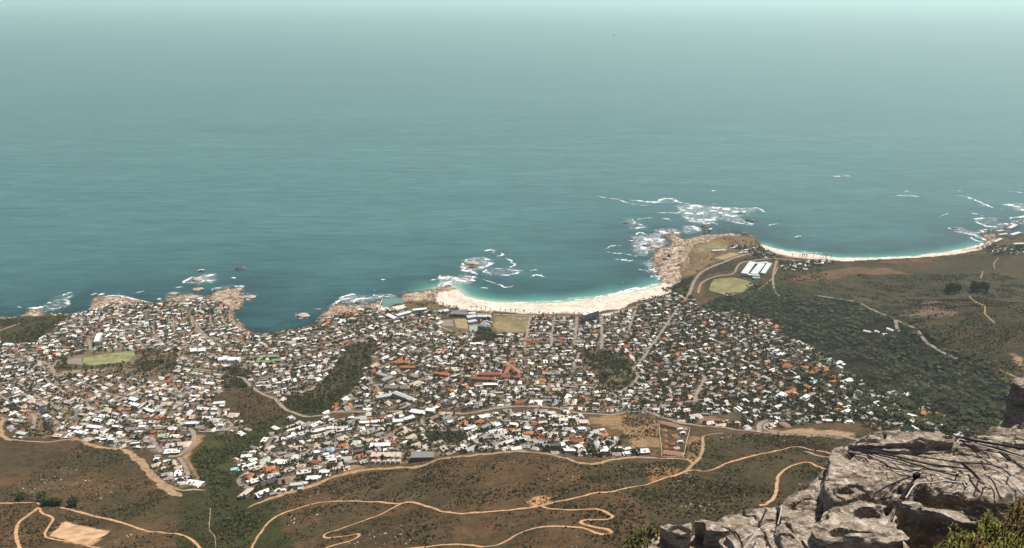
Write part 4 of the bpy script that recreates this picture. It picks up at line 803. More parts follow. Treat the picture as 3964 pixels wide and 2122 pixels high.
# houses that can be told apart near the firebreak: frame, x, y, width (frame px), kind, roof colour
NEAR = {'a': '''290 85 150 flat W;740 105 190 flat1 B;960 35 140 flat W;650 150 200 flatL G;750 230 170 gable D;780 335 140 flat W;970 355 130 flatL B;200 390 120 flat W;280 385 90 flat1 W;375 405 110 flat1 B;215 535 140 gable L;
 350 640 200 flatL E;1255 445 110 hip O;1530 300 140 flat W;1720 320 180 mono W;1640 390 170 flat1 W;1860 415 220 hip W;1930 305 140 flatL L;2090 315 110 flat W;1980 190 170 hipT O;2150 190 80 hip O;2200 65 200 flatL W;1800 215 170 hip B;
 1330 240 170 gable G;1960 500 150 mono W;2170 535 170 gable G;1260 540 190 flatL W;1370 600 170 mono W;1635 690 110 flat W;1730 715 110 flatL W;1870 730 150 flat W;2040 745 150 flat1 B;2270 775 160 mono W;2260 650 150 hip G;960 645 160 flat1 B;
 90 220 150 hip B;560 60 160 hip B;420 160 130 hip B;1150 90 170 flat1 L;1500 60 150 gable G;2060 260 90 hip G;2380 440 120 flat1 W''',
 'b': '''570 390 160 hip B;1480 300 180 hip B;1365 210 110 flat1 B;960 195 190 mono W;740 190 130 gable D;1160 390 180 hip L;790 440 190 mono W;930 500 150 gable G;1190 465 140 flat1 B;1280 480 130 flat W;1570 415 130 hip B;460 535 150 flat1 W;
 180 580 170 hipT O;320 640 170 gable E;400 815 180 hip L;580 665 100 flat1 B;80 250 190 flatL W;290 225 150 flat1 E;120 90 160 flat1 B;360 110 160 hip B;600 100 140 gable L;210 1045 130 flat W;370 1060 110 flat1 W;455 1070 100 hip L;
 560 1170 120 hip B;200 1130 150 hip B;380 1290 190 hipT L;545 1365 80 flat W;630 1355 100 flat W;730 1340 120 gable L;310 1175 70 flat1 W;2190 525 150 barrel W;2290 705 130 flat1 W;1830 840 120 gable G;1800 920 120 flat W;1930 850 90 flatL W;
 1700 1015 190 flatL W;1840 1025 90 flat W;2020 1045 160 hip E;2210 1075 190 mono W;1520 1195 150 hipT T;1660 1170 110 flatL W;1870 1195 220 flat1 B;2090 1205 190 hip O;2225 860 90 gable D;240 330 130 hip O;430 330 100 flat1 B''',
 'm': '''700 210 95 gable G;800 205 110 flat1 W;890 150 75 flat W;940 170 70 flatL L;560 225 90 flat1 B;555 335 90 flat W;680 290 110 flat1 L;665 335 115 flat1 D;820 265 130 mono W;800 320 100 flat1 B;1060 250 150 flat1 L;1045 335 90 hip B;
 1210 148 130 gable L;1300 275 150 flat1 G;1255 205 95 flatL W;1375 180 110 mono W;1490 140 80 flat W;1605 133 70 flat W;1475 208 80 flat1 W;1920 140 100 gable N;2035 138 100 gable G;1990 108 80 gable B;1910 218 90 flat1 B;2060 197 80 flat W;
 2200 192 90 hip O;2335 182 105 hipT O;2395 132 120 mono W;910 385 90 gable L;1050 402 95 hipT O;1170 380 95 hip E;1290 357 95 gable B;1400 300 95 gable G;910 445 110 hipT U;920 522 110 flat1 W;1080 532 110 gable L;1205 478 105 flatL D;950 556 80 flat W;
 1255 558 90 flat1 E;640 432 110 hip B;600 492 60 gable E;540 502 100 gable G;690 492 95 flat1 G;800 482 90 flat W;790 562 110 hipT R;805 612 80 hip L;470 567 150 mono W;320 547 100 hip E;655 602 90 flat1 B;545 642 100 flat1 L;680 662 140 flat1 L;760 717 130 mono W;
 880 677 110 flatL W;990 622 80 flat1 B;350 757 150 gable D;390 697 120 flat1 L;230 742 110 flat1 W;510 742 140 hip N;610 802 120 flatL E;140 857 140 mono B;300 862 140 flat W;480 832 60 flat W;1640 280 110 gable B;1690 330 110 gable B;1740 400 95 gable B;1820 425 95 gable L;
 1640 380 70 flat W;2160 442 90 flat1 B;2250 262 100 flatL W;2290 342 100 mono W;2395 325 95 flat1 L;560 150 80 flat L;1100 190 110 gable G;170 700 90 hip O;200 560 90 flat W''',
 'R': '''375 1040 80 hip O;470 1045 70 hipT O;570 1055 85 hip O;455 1095 80 hip O;560 1122 90 hipT O;655 1130 80 hip O;100 650 100 hipT O;20 585 60 hip O;410 870 110 flat W;150 915 110 mono W;700 1010 100 flatL W;470 1180 100 flat1 T;790 1180 120 flat W;600 970 90 gable L;1330 1310 100 mono W;1200 1285 100 gable L;380 1335 110 flat W;150 1310 110 flat W''',
 'c': '''60 440 110 gable L;190 432 105 flat1 W;310 422 95 hip L;430 392 95 flatL W;540 362 100 flat W;640 372 105 gable L;735 378 90 gable U;860 427 115 flatL D;990 457 105 mono W;1100 490 68 gable W;1165 490 68 gable W;1335 472 100 flat W;1450 432 78 mono W;1545 452 78 flatL W;
 1690 467 120 flat1 W;85 335 105 mono W;200 322 105 gable G;325 317 105 gable L;310 222 90 flat W;455 217 105 flat W;590 252 100 flat W;450 277 90 flat1 B;520 297 60 flat W;710 262 80 flat W;765 292 60 flat W;830 312 105 hip B;560 190 80 flat1 B;650 152 60 flat W;695 102 105 gable L;
 810 107 105 flat L;910 137 100 flat1 B;1010 150 90 flat W;740 202 95 flatL B;660 200 65 hip R;885 220 95 mono W;975 252 95 gable L;1105 257 95 flat W;1235 280 105 gable L;1300 268 70 flat W;955 342 80 hipT O;1075 362 125 hipT R;1320 317 110 hip O;1240 377 70 hip L;1295 387 70 flat W;
 190 130 125 mono W;290 105 60 flat W;400 77 80 hip G;120 185 85 hipT O;490 132 95 flat W;70 252 110 flatL W;210 242 105 flatL G;1880 60 60 flatL L;1930 75 65 flat W;2010 85 60 flatL B;2110 95 80 flatL B;1950 120 100 flat1 B'''}
def add_house(x, y, rot, kind, sc, rc, wc, zone, dz=0.0):
    HOUSES.append([x, y, float(hf(np.array([x]), np.array([y]))[0])+dz, rot, kind, sc, rc, wc, zone])
occ = []
for f, txt in NEAR.items():
    ent = [e.split() for e in txt.replace('\n', ' ').split(';')]
    Wp = P(fr(f, [(float(e[0]), float(e[1])+12) for e in ent])); _, dp = project(Wp)
    for e, w, d in zip(ent, Wp, dp):
        wm = float(e[2])/FR[f][2]*d/FPX
        k = e[3]; s = np.clip(wm/KW[k], .55, 2.1)*random.uniform(.92, 1.0)
        a = float(contour_angle(w[0], w[1]))+random.uniform(-.22, .22)
        zone = 'suburb edge beside the pine wood' if f == 'R' else 'terraces above the main road' if f in 'mc' else 'suburb edge beside the ravine' if (f == 'b' and float(e[0]) < 1450) else 'terraces above the main road' if f == 'b' else 'suburb edge above dry grassland'
        add_house(w[0], w[1], a, k, (s, s*random.uniform(.85, 1.05), min(s, 1.25)*random.uniform(.9, 1.15)), e[4], wallcol(e[4]), zone)
        occ.append((w[0], w[1], 8.2*s))
n_near = len(HOUSES)

# ---- larger buildings, each built for itself: bars between two points of the photograph
BLD = []
def building(name, label, cat, bars, wall, roof, group=None):
    """bars: (frame, p0, p1, depth m, height m, roof type, storeys); with a group, each bar stands alone"""
    if group and len(bars) > 1:
        for b_ in bars: building(name, label, cat, [b_], wall, roof, group)
        return
    pts = [P(fr(f, [p0, p1])) for f, p0, p1, *_ in bars]
    o0 = np.mean([q.mean(0) for q in pts], 0); o0[2] = min(q[:, 2].min() for q in pts)
    e = empty(name, tuple(o0)); tag(e, label, cat, group)
    w_ = None
    for q, (f, p0, p1, dep, hgt, rt, st) in zip(pts, bars):
        a, b = q[0], q[1]; L = np.linalg.norm(b[:2]-a[:2]); mid = (a+b)/2; ang = math.atan2(b[1]-a[1], b[0]-a[0])
        z0 = mid[2]-o0[2]; x0, x1, y0, y1 = -L/2, L/2, -dep/2, dep/2
        parts = [('wall', vbox(x0, x1, y0, y1, z0-9, z0+hgt), 'wall')]
        if rt == 'flat': parts.append(('roof', flatroof(x0, x1, y0, y1, z0+hgt), 'roof'))
        elif rt == 'hip': parts.append(('roof', hiproof(x0, x1, y0, y1, z0+hgt, dep*.28), 'roof'))
        elif rt == 'gable': parts += [('roof', gableroof(x0, x1, y0, y1, z0+hgt, dep*.25, .6, 'x'), 'roof')]
        elif rt == 'barrel': parts += [('roof', barrel(x0, x1, y0, y1, z0+hgt, dep*.2), 'roof')]
        n = max(2, int(L/7))
        for s in range(st):
            zz = z0+hgt-(s+1)*3.0+.6
            parts += windows(x0+.5, x1-.5, y0, zz, n, 1.5)+windows(x0+.5, x1-.5, y1, zz, n, 1.5, 1)
        for pn, (V, F), s in parts:
            V = np.array(V, float); c, sn = math.cos(ang), math.sin(ang)
            V = np.column_stack([V[:, 0]*c-V[:, 1]*sn+mid[0]-o0[0], V[:, 0]*sn+V[:, 1]*c+mid[1]-o0[1], V[:, 2]])
            o = obj(pn, mesh_data(pn, V, F), SLOT[s], w_ if pn == 'window' else e); w_ = o if pn == 'wall' else w_; o.color = (*(wall if s == 'wall' else roof), 1)
        for t in np.linspace(0, 1, max(2, int(L/10))): w = a*(1-t)+b*t; occ.append((w[0], w[1], dep*.62+3))
    return e
WH, CR, GY_ = (.8, .79, .76), (.6, .5, .4), (.3, .29, .28)
building('apartment_block', 'tall dark-sided apartment block with stepped white roofs behind the beach', 'apartment block', [('C', (1120, 600), (1165, 590), 17, 26, 'flat', 7), ('C', (1172, 588), (1215, 578), 17, 28, 'flat', 7), ('C', (1220, 576), (1262, 566), 17, 29, 'flat', 7)], (.5, .48, .47), WH)
building('apartment_block', 'long bent apartment block with pale grey roof above the ravine', 'apartment block', [('M', (1370, 1350), (1530, 1322), 14, 9, 'hip', 3), ('M', (1540, 1322), (1740, 1362), 14, 9, 'hip', 3)], CR, (.5, .52, .5))
building('green_roofed_complex', 'low buildings under moss green roofs around a court', 'building', [('M', (260, 950), (440, 945), 12, 6, 'gable', 2), ('M', (230, 1000), (400, 1000), 12, 6, 'gable', 2), ('M', (235, 985), (300, 955), 11, 6, 'gable', 2), ('M', (380, 985), (470, 985), 10, 6, 'gable', 2)], CR, PAL['V'])
building('orange_roofed_complex', 'large complex under bright orange tile roofs in the middle of the suburb', 'building', [('M', (1545, 1015), (1690, 1003), 14, 8, 'hip', 2), ('M', (1600, 1056), (1740, 1046), 11, 6, 'hip', 2)], CR, PAL['O'])
building('apartment_block', 'long low block with a red-orange roof below the orange complex', 'apartment block', [('M', (1940, 1118), (2065, 1118), 11, 6, 'hip', 2)], CR, (.55, .13, .06))
building('red_roofed_complex', 'rust-red-roofed building with a long bar and an open triangle of wings', 'building', [('C', (70, 1165), (290, 1172), 12, 8, 'hip', 2), ('C', (130, 1120), (350, 1122), 15, 8, 'hip', 2), ('C', (370, 1125), (420, 1062), 11, 7, 'hip', 2), ('C', (425, 1062), (530, 1130), 12, 7, 'hip', 2), ('C', (350, 1142), (525, 1148), 10, 6, 'hip', 2)], CR, (.31, .115, .06))
building('beachfront_building', 'beachfront building with dark bands and flat dark roof', 'building', [('M', (2080, 545), (2235, 552), 22, 10, 'flat', 3), ('M', (2090, 520), (2230, 522), 14, 7, 'flat', 2)], GY_, (.16, .17, .19), 'dark beachfront buildings')
building('beachfront_building', 'flat white beachfront building beside the paved circle', 'building', [('M', (1970, 520), (2060, 512), 22, 7, 'flat', 2), ('M', (2250, 545), (2320, 540), 18, 8, 'flat', 2)], WH, (.5, .51, .5), 'white beachfront buildings')
building('beachfront_building', 'white flat building between trees and the dry sports field', 'building', [('C', (20, 580), (110, 570), 22, 9, 'flat', 2), ('C', (120, 570), (250, 575), 20, 9, 'flat', 2), ('C', (30, 620), (110, 610), 18, 7, 'flat', 2)], WH, (.46, .5, .48), 'white buildings by the dry field')
building('seafront_building', 'long white-roofed building facing the tidal pool', 'building', [('M', (1480, 560), (1560, 590), 16, 8, 'gable', 2), ('M', (1570, 565), (1700, 530), 14, 9, 'flat', 2), ('M', (1720, 515), (1850, 500), 14, 9, 'flat', 2)], WH, WH, 'buildings facing the tidal pool')
building('hall_complex', 'big white hall complex with pale striped roofs above the turf oval', 'building', [('H', (1690, 1030), (1600, 1160), 26, 12, 'flat', 3), ('H', (1790, 1050), (1700, 1160), 26, 12, 'flat', 3), ('H', (1870, 1050), (1800, 1140), 18, 10, 'flat', 2), ('H', (1700, 1040), (1850, 1040), 14, 11, 'flat', 3), ('H', (1640, 1165), (1760, 1165), 16, 9, 'flat', 2)], (.6, .58, .55), (.52, .56, .55))
sheet('swimming_pool', 'H', [(1690, 1160), (1760, 1158), (1770, 1190), (1690, 1195)], M_pool, lift=5.0, kind='structure', z=0)
building('townhouse_row', 'row of white stepped townhouses with beige roof terraces above the firebreak', 'townhouses', [('m', (1320+i*48, 522), (1358+i*48, 520), 18, 8, 'flat', 2) for i in range(6)]+[('m', (1325+i*48, 572), (1358+i*48, 570), 8, 6, 'flat', 1) for i in range(6)], WH, (.5, .4, .31))
building('grey_building', 'long plain grey building beside the firebreak', 'building', [('m', (1700, 545), (1915, 510), 22, 9, 'flat', 1)], (.2, .19, .18), (.2, .19, .18))
building('apartment_block', 'long white-roofed block standing above the stepped townhouses', 'apartment block', [('m', (1310, 440), (1500, 412), 14, 8, 'flat', 2)], (.42, .38, .34), WH)
building('apartment_block', 'pale long block just below the main road', 'apartment block', [('m', (1695, 112), (1835, 108), 16, 8, 'flat', 2), ('m', (1840, 92), (1920, 92), 14, 8, 'flat', 2)], (.5, .45, .4), WH, 'pale blocks below the main road')
building('apartment_block', 'pale blue-grey roofed block set end to end with its twin', 'apartment block', [('m', (1525, 205), (1625, 185), 13, 8, 'flat', 2), ('m', (1632, 180), (1728, 158), 13, 8, 'flat', 2)], (.5, .46, .42), (.6, .66, .66), 'blue-grey twin blocks')
building('apartment_block', 'grey vault-roofed block meeting its twin at an angle', 'apartment block', [('M', (1380, 1125), (1480, 1145), 16, 8, 'barrel', 2), ('M', (1425, 1190), (1520, 1150), 16, 8, 'barrel', 2)], CR, (.3, .28, .27), 'vault-roofed twin blocks')
building('apartment_block', 'long grey-brown roofed block above the bent apartments', 'apartment block', [('M', (1450, 1255), (1690, 1245), 18, 8, 'hip', 2)], CR, (.24, .2, .18))
building('curved_shed', 'white curve-roofed shed beside its twin', 'shed', [('L', (2080, 985), (2170, 975), 22, 8, 'barrel', 1), ('L', (2180, 985), (2290, 985), 22, 8, 'barrel', 1)], WH, WH, 'white curved sheds')
building('flat_shed', 'white flat-roofed shed beside the dry common', 'shed', [('L', (1815, 895), (1880, 890), 24, 7, 'flat', 2), ('L', (1895, 890), (1960, 888), 24, 7, 'flat', 2)], (.5, .48, .45), WH, 'white flat sheds')
building('apartment_block', 'tall narrow white slab block by the sports field road', 'apartment block', [('L', (925, 830), (955, 770), 14, 16, 'flat', 4)], (.55, .53, .5), WH)
building('apartment_block', 'tall white apartment block above the far surf', 'apartment block', [('K', (2215, 690), (2290, 650), 18, 22, 'flat', 6), ('K', (2240, 750), (2330, 720), 18, 16, 'flat', 4), ('K', (2270, 840), (2383, 830), 16, 12, 'flat', 3)], WH, (.6, .56, .5), 'white blocks on the far point')
building('apartment_block', 'beige terraced block stepping down to the far rocks', 'apartment block', [('K', (2090, 700), (2160, 690), 16, 12, 'flat', 3), ('K', (2110, 740), (2200, 725), 16, 12, 'flat', 3), ('K', (2060, 810), (2140, 770), 14, 9, 'flat', 2)], WH, (.55, .47, .38), 'beige blocks on the far point')
building('clearing_house', 'small white building in a clearing of the pine wood', 'house', [('R', (930, 712), (1010, 708), 9, 5, 'gable', 1), ('R', (1040, 712), (1085, 712), 10, 5, 'gable', 1), ('R', (1110, 745), (1150, 730), 10, 5, 'gable', 1), ('R', (1155, 690), (1220, 696), 9, 5, 'gable', 1)], WH, (.7, .66, .6), 'buildings in the wood clearing')
building('field_shed', 'long low white shed by the headland field', 'shed', [('H', (1260, 895), (1400, 880), 8, 4, 'gable', 1), ('H', (1545, 890), (1640, 885), 8, 4, 'gable', 1), ('H', (1545, 910), (1640, 908), 8, 4, 'gable', 1)], WH, WH, 'white sheds by the headland field')
building('estate_house', 'row of orange tile roofs along the top of the walled estate', 'house row', [('c', (1860, 218), (2110, 252), 11, 5, 'hip', 1)], CR, (.36, .19, .11))
building('estate_house', 'orange-roofed row along the lower wall of the estate', 'house row', [('c', (1885, 500), (2075, 508), 12, 6, 'hip', 2)], WH, (.36, .19, .11))
for i, (y, rc, xx) in enumerate(((265, 'W', 2045), (300, 'W', 2070), (340, 'N', 2010), (385, 'W', 2045), (440, 'B', 2010), (270, 'N', 1895), (320, 'R', 1900), (375, 'N', 1905), (430, 'R', 1900), (320, 'O', 1990), (400, 'R', 1970))):
    w = P(fr('c', [(xx, y)]))[0]; add_house(w[0], w[1], float(contour_angle(w[0], w[1]))+(1.57 if xx < 1950 else 0), 'hip' if rc != 'W' else 'flat', (.75, .7, .9), rc, wallcol(rc), 'walled estate'); occ.append((w[0], w[1], 8))
def wall_line(name, label, f, pts, h, t, mat, cat='wall'):
    W = P(fr(f, pts))[:, :2]; L = smooth_line(W, 5.0) if len(W) < 3 else np.vstack([smooth_line(np.array([a, b]), 5.0) for a, b in zip(W[:-1], W[1:])])
    T = np.gradient(L, axis=0); T /= np.linalg.norm(T, axis=1)[:, None]+1e-9; N = np.stack([-T[:, 1], T[:, 0]], 1)*t/2
    z = hf(L[:, 0], L[:, 1]); n = len(L)
    V = np.vstack([np.column_stack([L+N, z-1.5]), np.column_stack([L-N, z-1.5]), np.column_stack([L-N, z+h]), np.column_stack([L+N, z+h])])
    i = np.arange(n-1); F = np.vstack([np.stack([i+a*n, i+1+a*n, i+1+b*n, i+b*n], 1) for a, b in ((1, 2), (2, 3), (3, 0))])
    return tag(obj(name, mesh_data(name, V, F), mat), label, cat)
M_whitewall = plain_mat('white garden wall', (.64, .58, .51), .9, .12, .2)
wall_line('boundary_wall', 'pale wall enclosing the orange-roofed estate', 'c', [(1870, 520), (1842, 180), (1990, 205), (2135, 240), (2075, 525), (1870, 522)], 2.6, .5, M_whitewall)
wall_line('retaining_wall', 'pale retaining wall under houses at the ravine edge', 'b', [(900, 570), (960, 585), (1100, 582), (1240, 565), (1360, 548)], 3.0, 1.2, M_whitewall)
wall_line('pool_wall', 'pale concrete sea wall closing the tidal pool', 'M', [(1405, 450), (1425, 400), (1440, 392), (1520, 388), (1605, 388)], 2.2, 2.5, M_whitewall)

# ---- the theatre dome
w = P(fr('C', [(185, 655)]))[0]
e = tag(empty('domed_building', tuple(w)), 'round grey-domed building among trees by the dry field', 'building')
def lathe(prof, n=20):
    V = [(r*math.cos(2*math.pi*i/n), r*math.sin(2*math.pi*i/n), z) for r, z in prof for i in range(n)]
    F = [(j*n+i, j*n+(i+1) % n, (j+1)*n+(i+1) % n, (j+1)*n+i) for j in range(len(prof)-1) for i in range(n)]
    return V, F
o = obj('wall', mesh_data('drum', *lathe([(19, -8), (19, 7), (18.5, 7.2)])), M_wall, e); o.color = (.5, .45, .4, 1)
o = obj('roof', mesh_data('dome', *lathe([(20.5, 7), (19.5, 8.5), (14, 12.5), (7, 15), (2, 15.8), (2, 17), (.01, 17.4)]), True), M_roof, e); o.color = (.26, .28, .28, 1)
occ.append((w[0], w[1], 24))

# ---- the rest of the suburb: rows along the slope
zonename = 'broad slope of the suburb below the main road'
occ_a = np.array([(x, y, r) for x, y, r in occ])
cell = 16.0; gridd = {}
def put(x, y, r): gridd.setdefault((int(x//cell), int(y//cell)), []).append((x, y, r))
def clash(x, y, r):
    i, j = int(x//cell), int(y//cell)
    for a in range(i-3, i+4):
        for b in range(j-3, j+4):
            for q in gridd.get((a, b), ()):
                if (q[0]-x)**2+(q[1]-y)**2 < (q[2]+r)**2: return True
    return False
for x, y, r in occ_a: put(x, y, r)
cand = rng.uniform((-2300, 1050), (2500, 3300), (200000, 2))
cz = hf(cand[:, 0], cand[:, 1]); cpx, cdp = project(np.column_stack([cand, cz]))
ok = np.zeros(len(cand), bool)
for q in TOWN: ok |= inpoly(cpx, q)
for q in NOHOUSE: ok &= ~inpoly(cpx, q)
for f, q in (('L', [(640, 940), (1300, 870), (1300, 1000), (860, 1040), (640, 1020)]), ('C', [(260, 545), (625, 550), (570, 725), (260, 720)]), ('M', [(1980, 580), (2345, 570), (2345, 710), (1980, 710)])): ok &= ~inpoly(cpx, fr(f, q))
fs = np.abs(((streetf(cand[:, 0], cand[:, 1])-75) % STREET)-STREET/2); ok &= (fs < 20) & (fs > 3)
ok &= (distf(cand[:, 0], cand[:, 1]) > 18) & (cpx[:, 0] > -250) & (cpx[:, 0] < 4150)
cand = cand[ok]; cz = cz[ok]; cpx = cpx[ok]
keepm = way_gap(cand) > 5.5; cand = cand[keepm]; cz = cz[keepm]; cpx = cpx[keepm]
ang_c = contour_angle(cand[:, 0], cand[:, 1])
lotn = fbm2(cand[:, 0]/150, cand[:, 1]/150, 40, 2)
KL = ['flat', 'flat1', 'flatL', 'hip', 'hipT', 'gable', 'mono']
auto = []
for (x, y), z, q, a, ln in zip(cand, cz, cpx, ang_c, lotn):
    grid = 1990 < q[0] < 2650 and q[1] < 1360
    s = random.uniform(.78, 1.22); r = (9.3+2.6*float(ln)+(1.9 if q[0] > 2450 else 0)-(1.2 if q[0] < 1000 and q[1] < 1340 else 0))*s
    if q[0] > 2600 and q[1] < 1010: s *= .8; r *= .8
    if random.random() < .05: s *= 1.5; r *= 1.35
    if clash(x, y, r): continue
    put(x, y, r)
    t = random.random(); west = q[0] < 1250
    p_w, p_o = (.31 if west else .20), (.035 if west else .06)
    rc = 'W' if t < p_w else 'L' if t < p_w+.17 else 'G' if t < p_w+.31 else 'B' if t < p_w+.44 else 'D' if t < p_w+.47 else 'O' if t < p_w+.47+p_o*.6 else 'R' if t < p_w+.47+p_o else 'N' if t < p_w+.55+p_o else 'E' if t < p_w+.57+p_o else 'G'
    k = random.choice(['flat', 'flat1', 'flatL', 'mono', 'gable']) if rc in 'W' else random.choice(['hip', 'hipT', 'gable']) if rc in 'ORNT' else random.choice(KL)
    rot = a+(random.choice((0, 0, 0, math.pi/2, -math.pi/2)))+random.uniform(-.12, .12)
    auto.append([x, y, z, rot, k, (s*random.uniform(.95, 1.35), s*random.uniform(.9, 1.15), s*random.uniform(.6, .95)), rc, wallcol(rc), 'suburb slope'])
auto.sort(key=lambda h: (h[0]**2+h[1]**2))
def zone_of(h):
    q, _ = project(np.array([[h[0], h[1], h[2]]])); x, y = q[0]
    if y > 1600: return 'terraces above the main road' if x > 900 else 'suburb edge above dry grassland'
    if x > 2650: return 'suburb edge beside the pine wood'
    if x < 950: return 'crowded suburb near the green field'
    return 'slope just below the main road'
n_ind = min(300-len(HOUSES), len(auto))
for h in auto[:max(0, n_ind)]:
    h[8] = zone_of(h); HOUSES.append(h)
rest = auto[max(0, n_ind):]
GROUPN = {}
for x, y, z, rot, k, sc, rc, wc, zone in HOUSES:
    rc_ = rc; e = empty('house', (x, y, z), rot); e.scale = sc
    lab = f"{CNAME[rc]} {ROOFWORD[k]} on the {zone}"
    tag(e, lab, 'house', f"houses on the {zone}")
    rcol = jitcol(PAL[rc]); wcol = wc
    for pn, me, s, V, F in PROTO[k]:
        o = bpy.data.objects.new(pn, me); COL.objects.link(o)
        if pn == 'wall': w_ = o
        if pn == 'roof': r_ = o
        o.parent = w_ if pn == 'window' else r_ if pn in ('chimney', 'skylight') else e
        o.color = (*(wcol if s == 'wall' else rcol), 1)
# everything beyond the 300 nearest houses: one mass
SC = {'win': (.03, .036, .042), 'deck': (.33, .26, .2), 'pool': (.12, .42, .45)}
hV, hC, hF3, hF4, nb = [], [], [], [], 0
FARC = {}
for kk in KINDS:
    parts = [(s, V, F) for pn, me, s, V, F in PROTO[kk] if s != 'pool' and not (s == 'win' and V[:, 1].min() > 3)]
    Vs = np.vstack([V for s, V, F in parts]); sl = np.concatenate([[s]*len(V) for s, V, F in parts])
    f3, f4, b0 = [], [], 0
    for s, V, F in parts:
        for f in F:
            for g in ([f] if len(f) <= 4 else [(f[0], f[i], f[i+1]) for i in range(1, len(f)-1)]):
                (f4 if len(g) == 4 else f3).append([i+b0 for i in g])
        b0 += len(V)
    FARC[kk] = (Vs, sl, np.array(f3, int).reshape(-1, 3), np.array(f4, int).reshape(-1, 4))
for x, y, z, rot, k, sc, rc, wc, zone in rest:
    Vs, sl, f3, f4 = FARC[k]; c, s = math.cos(rot), math.sin(rot); q = Vs*np.array(sc)
    hV.append(np.column_stack([q[:, 0]*c-q[:, 1]*s+x, q[:, 0]*s+q[:, 1]*c+y, q[:, 2]+z]))
    rcol = jitcol(PAL[rc]); table = dict(SC, roof=rcol, wall=wc)
    hC.append(np.array([table[t] for t in sl])); hF3.append(f3+nb); hF4.append(f4+nb); nb += len(Vs)
if rest:
    F4 = np.vstack(hF4); F3 = np.vstack(hF3)
    me = bpy.data.meshes.new('far_houses'); V = np.vstack(hV).astype(np.float32)
    me.vertices.add(len(V)); me.vertices.foreach_set('co', V.ravel())
    me.loops.add(F4.size+F3.size); me.loops.foreach_set('vertex_index', np.concatenate([F4.ravel(), F3.ravel()]).astype(np.int32))
    me.polygons.add(len(F4)+len(F3)); me.polygons.foreach_set('loop_start', np.concatenate([np.arange(len(F4))*4, F4.size+np.arange(len(F3))*3]).astype(np.int32))
    me.update(calc_edges=True); set_col(me, np.vstack(hC))
    me.polygons.foreach_set('use_smooth', np.zeros(len(me.polygons), bool))
    tag(obj('far_houses', me, attr_mat('house paint', ((0.9, .12),), .8)), kind='stuff')
print('houses', len(HOUSES), 'near', n_near, 'rest', len(rest), 'tris', sum(len(f) for f in hF4)*2)
# ------------------------------------------------------------------ vegetation
OCT_V = np.array([(1, 0, 0), (-1, 0, 0), (0, 1, 0), (0, -1, 0), (0, 0, 1), (0, 0, -1)], float)
OCT_F = np.array([(0, 2, 4), (2, 1, 4), (1, 3, 4), (3, 0, 4), (2, 0, 5), (1, 2, 5), (3, 1, 5), (0, 3, 5)])
def tufts(cen, size, r):
    """one ragged eight-faced leaf clump round each centre"""
    n = len(cen)
    V = OCT_V[None]*np.asarray(size).reshape(n, 1, -1)*r.uniform(.55, 1.35, (n, 6, 1))
    a = r.uniform(0, 6.28, n); c, s = np.cos(a)[:, None], np.sin(a)[:, None]; t = r.uniform(-.5, .5, (n, 1))
    x, y, z = V[..., 0], V[..., 1], V[..., 2]+t*V[..., 0]
    V = np.stack([x*c-y*s, x*s+y*c, z], -1)+cen[:, None]
    F = OCT_F[None]+np.arange(n)[:, None, None]*6
    return V.reshape(-1, 3), F.reshape(-1, 3)
def trunk(h, r0, r1, limbs, n=5, lean=0.0):
    V, F = [], []
    def tube(p, q, a, b):
        k = len(V); p = np.array(p, float); q = np.array(q, float)
        for c, rad in ((p, a), (q, b)):
            for i in range(n): V.append((c[0]+rad*math.cos(6.283*i/n), c[1]+rad*math.sin(6.283*i/n), c[2]))
        for i in range(n): F.append((k+i, k+(i+1) % n, k+n+(i+1) % n, k+n+i))
    tube((0, 0, -1.2), (lean, 0, h), r0, r1)
    for i in range(limbs):
        a = 6.283*i/max(limbs, 1)+.4; tube((lean*.7, 0, h*.7), (math.cos(a)*h*.35+lean, math.sin(a)*h*.35, h*1.12), r1*.8, r1*.3)
    return V, F
def crown_pts(n, R, z, r, flat=1.0, low=-.6):
    u = r.normal(size=(n*3, 3)); u /= np.linalg.norm(u, axis=1)[:, None]; u = u[u[:, 2] > low][:n]
    rad = r.uniform(.45, 1.0, len(u))**.6
    return u*rad[:, None]*np.array([R, R, R*flat])+np.array([0, 0, z])
def foliage_mat(name, col, var=.45):
    m, n, l, b = new_mat(name)
    oi = n.new('ShaderNodeObjectInfo'); tc = n.new('ShaderNodeTexCoord'); t = noise_node(n, l, .55, 3, .7, tc.outputs['Object'])
    v = ramp(n, l, t.outputs['Fac'], [(.3, 1-var), (.7, 1+var)])
    c = mixrgb(n, l, 'MULTIPLY', 1.0, col, v)
    v2 = ramp(n, l, oi.outputs['Random'], [(0, (.72, .78, .8)), (.5, (1., 1., 1.)), (1, (1.35, 1.22, 1.0))])
    l.new(mixrgb(n, l, 'MULTIPLY', 1.0, c, v2), b.inputs['Base Color']); b.inputs['Roughness'].default_value = .9; b.inputs['Specular IOR Level'].default_value = .1
    return m
M_leaf = foliage_mat('garden foliage', (.045, .055, .022)); M_pine = foliage_mat('pine foliage', (.072, .082, .044)); M_dark = foliage_mat('dark foliage', (.020, .030, .018)); M_bark = plain_mat('bark', (.09, .065, .045), .9, .3, 2)
M_mass = attr_mat('foliage mass', ((.35, .35),), .9)
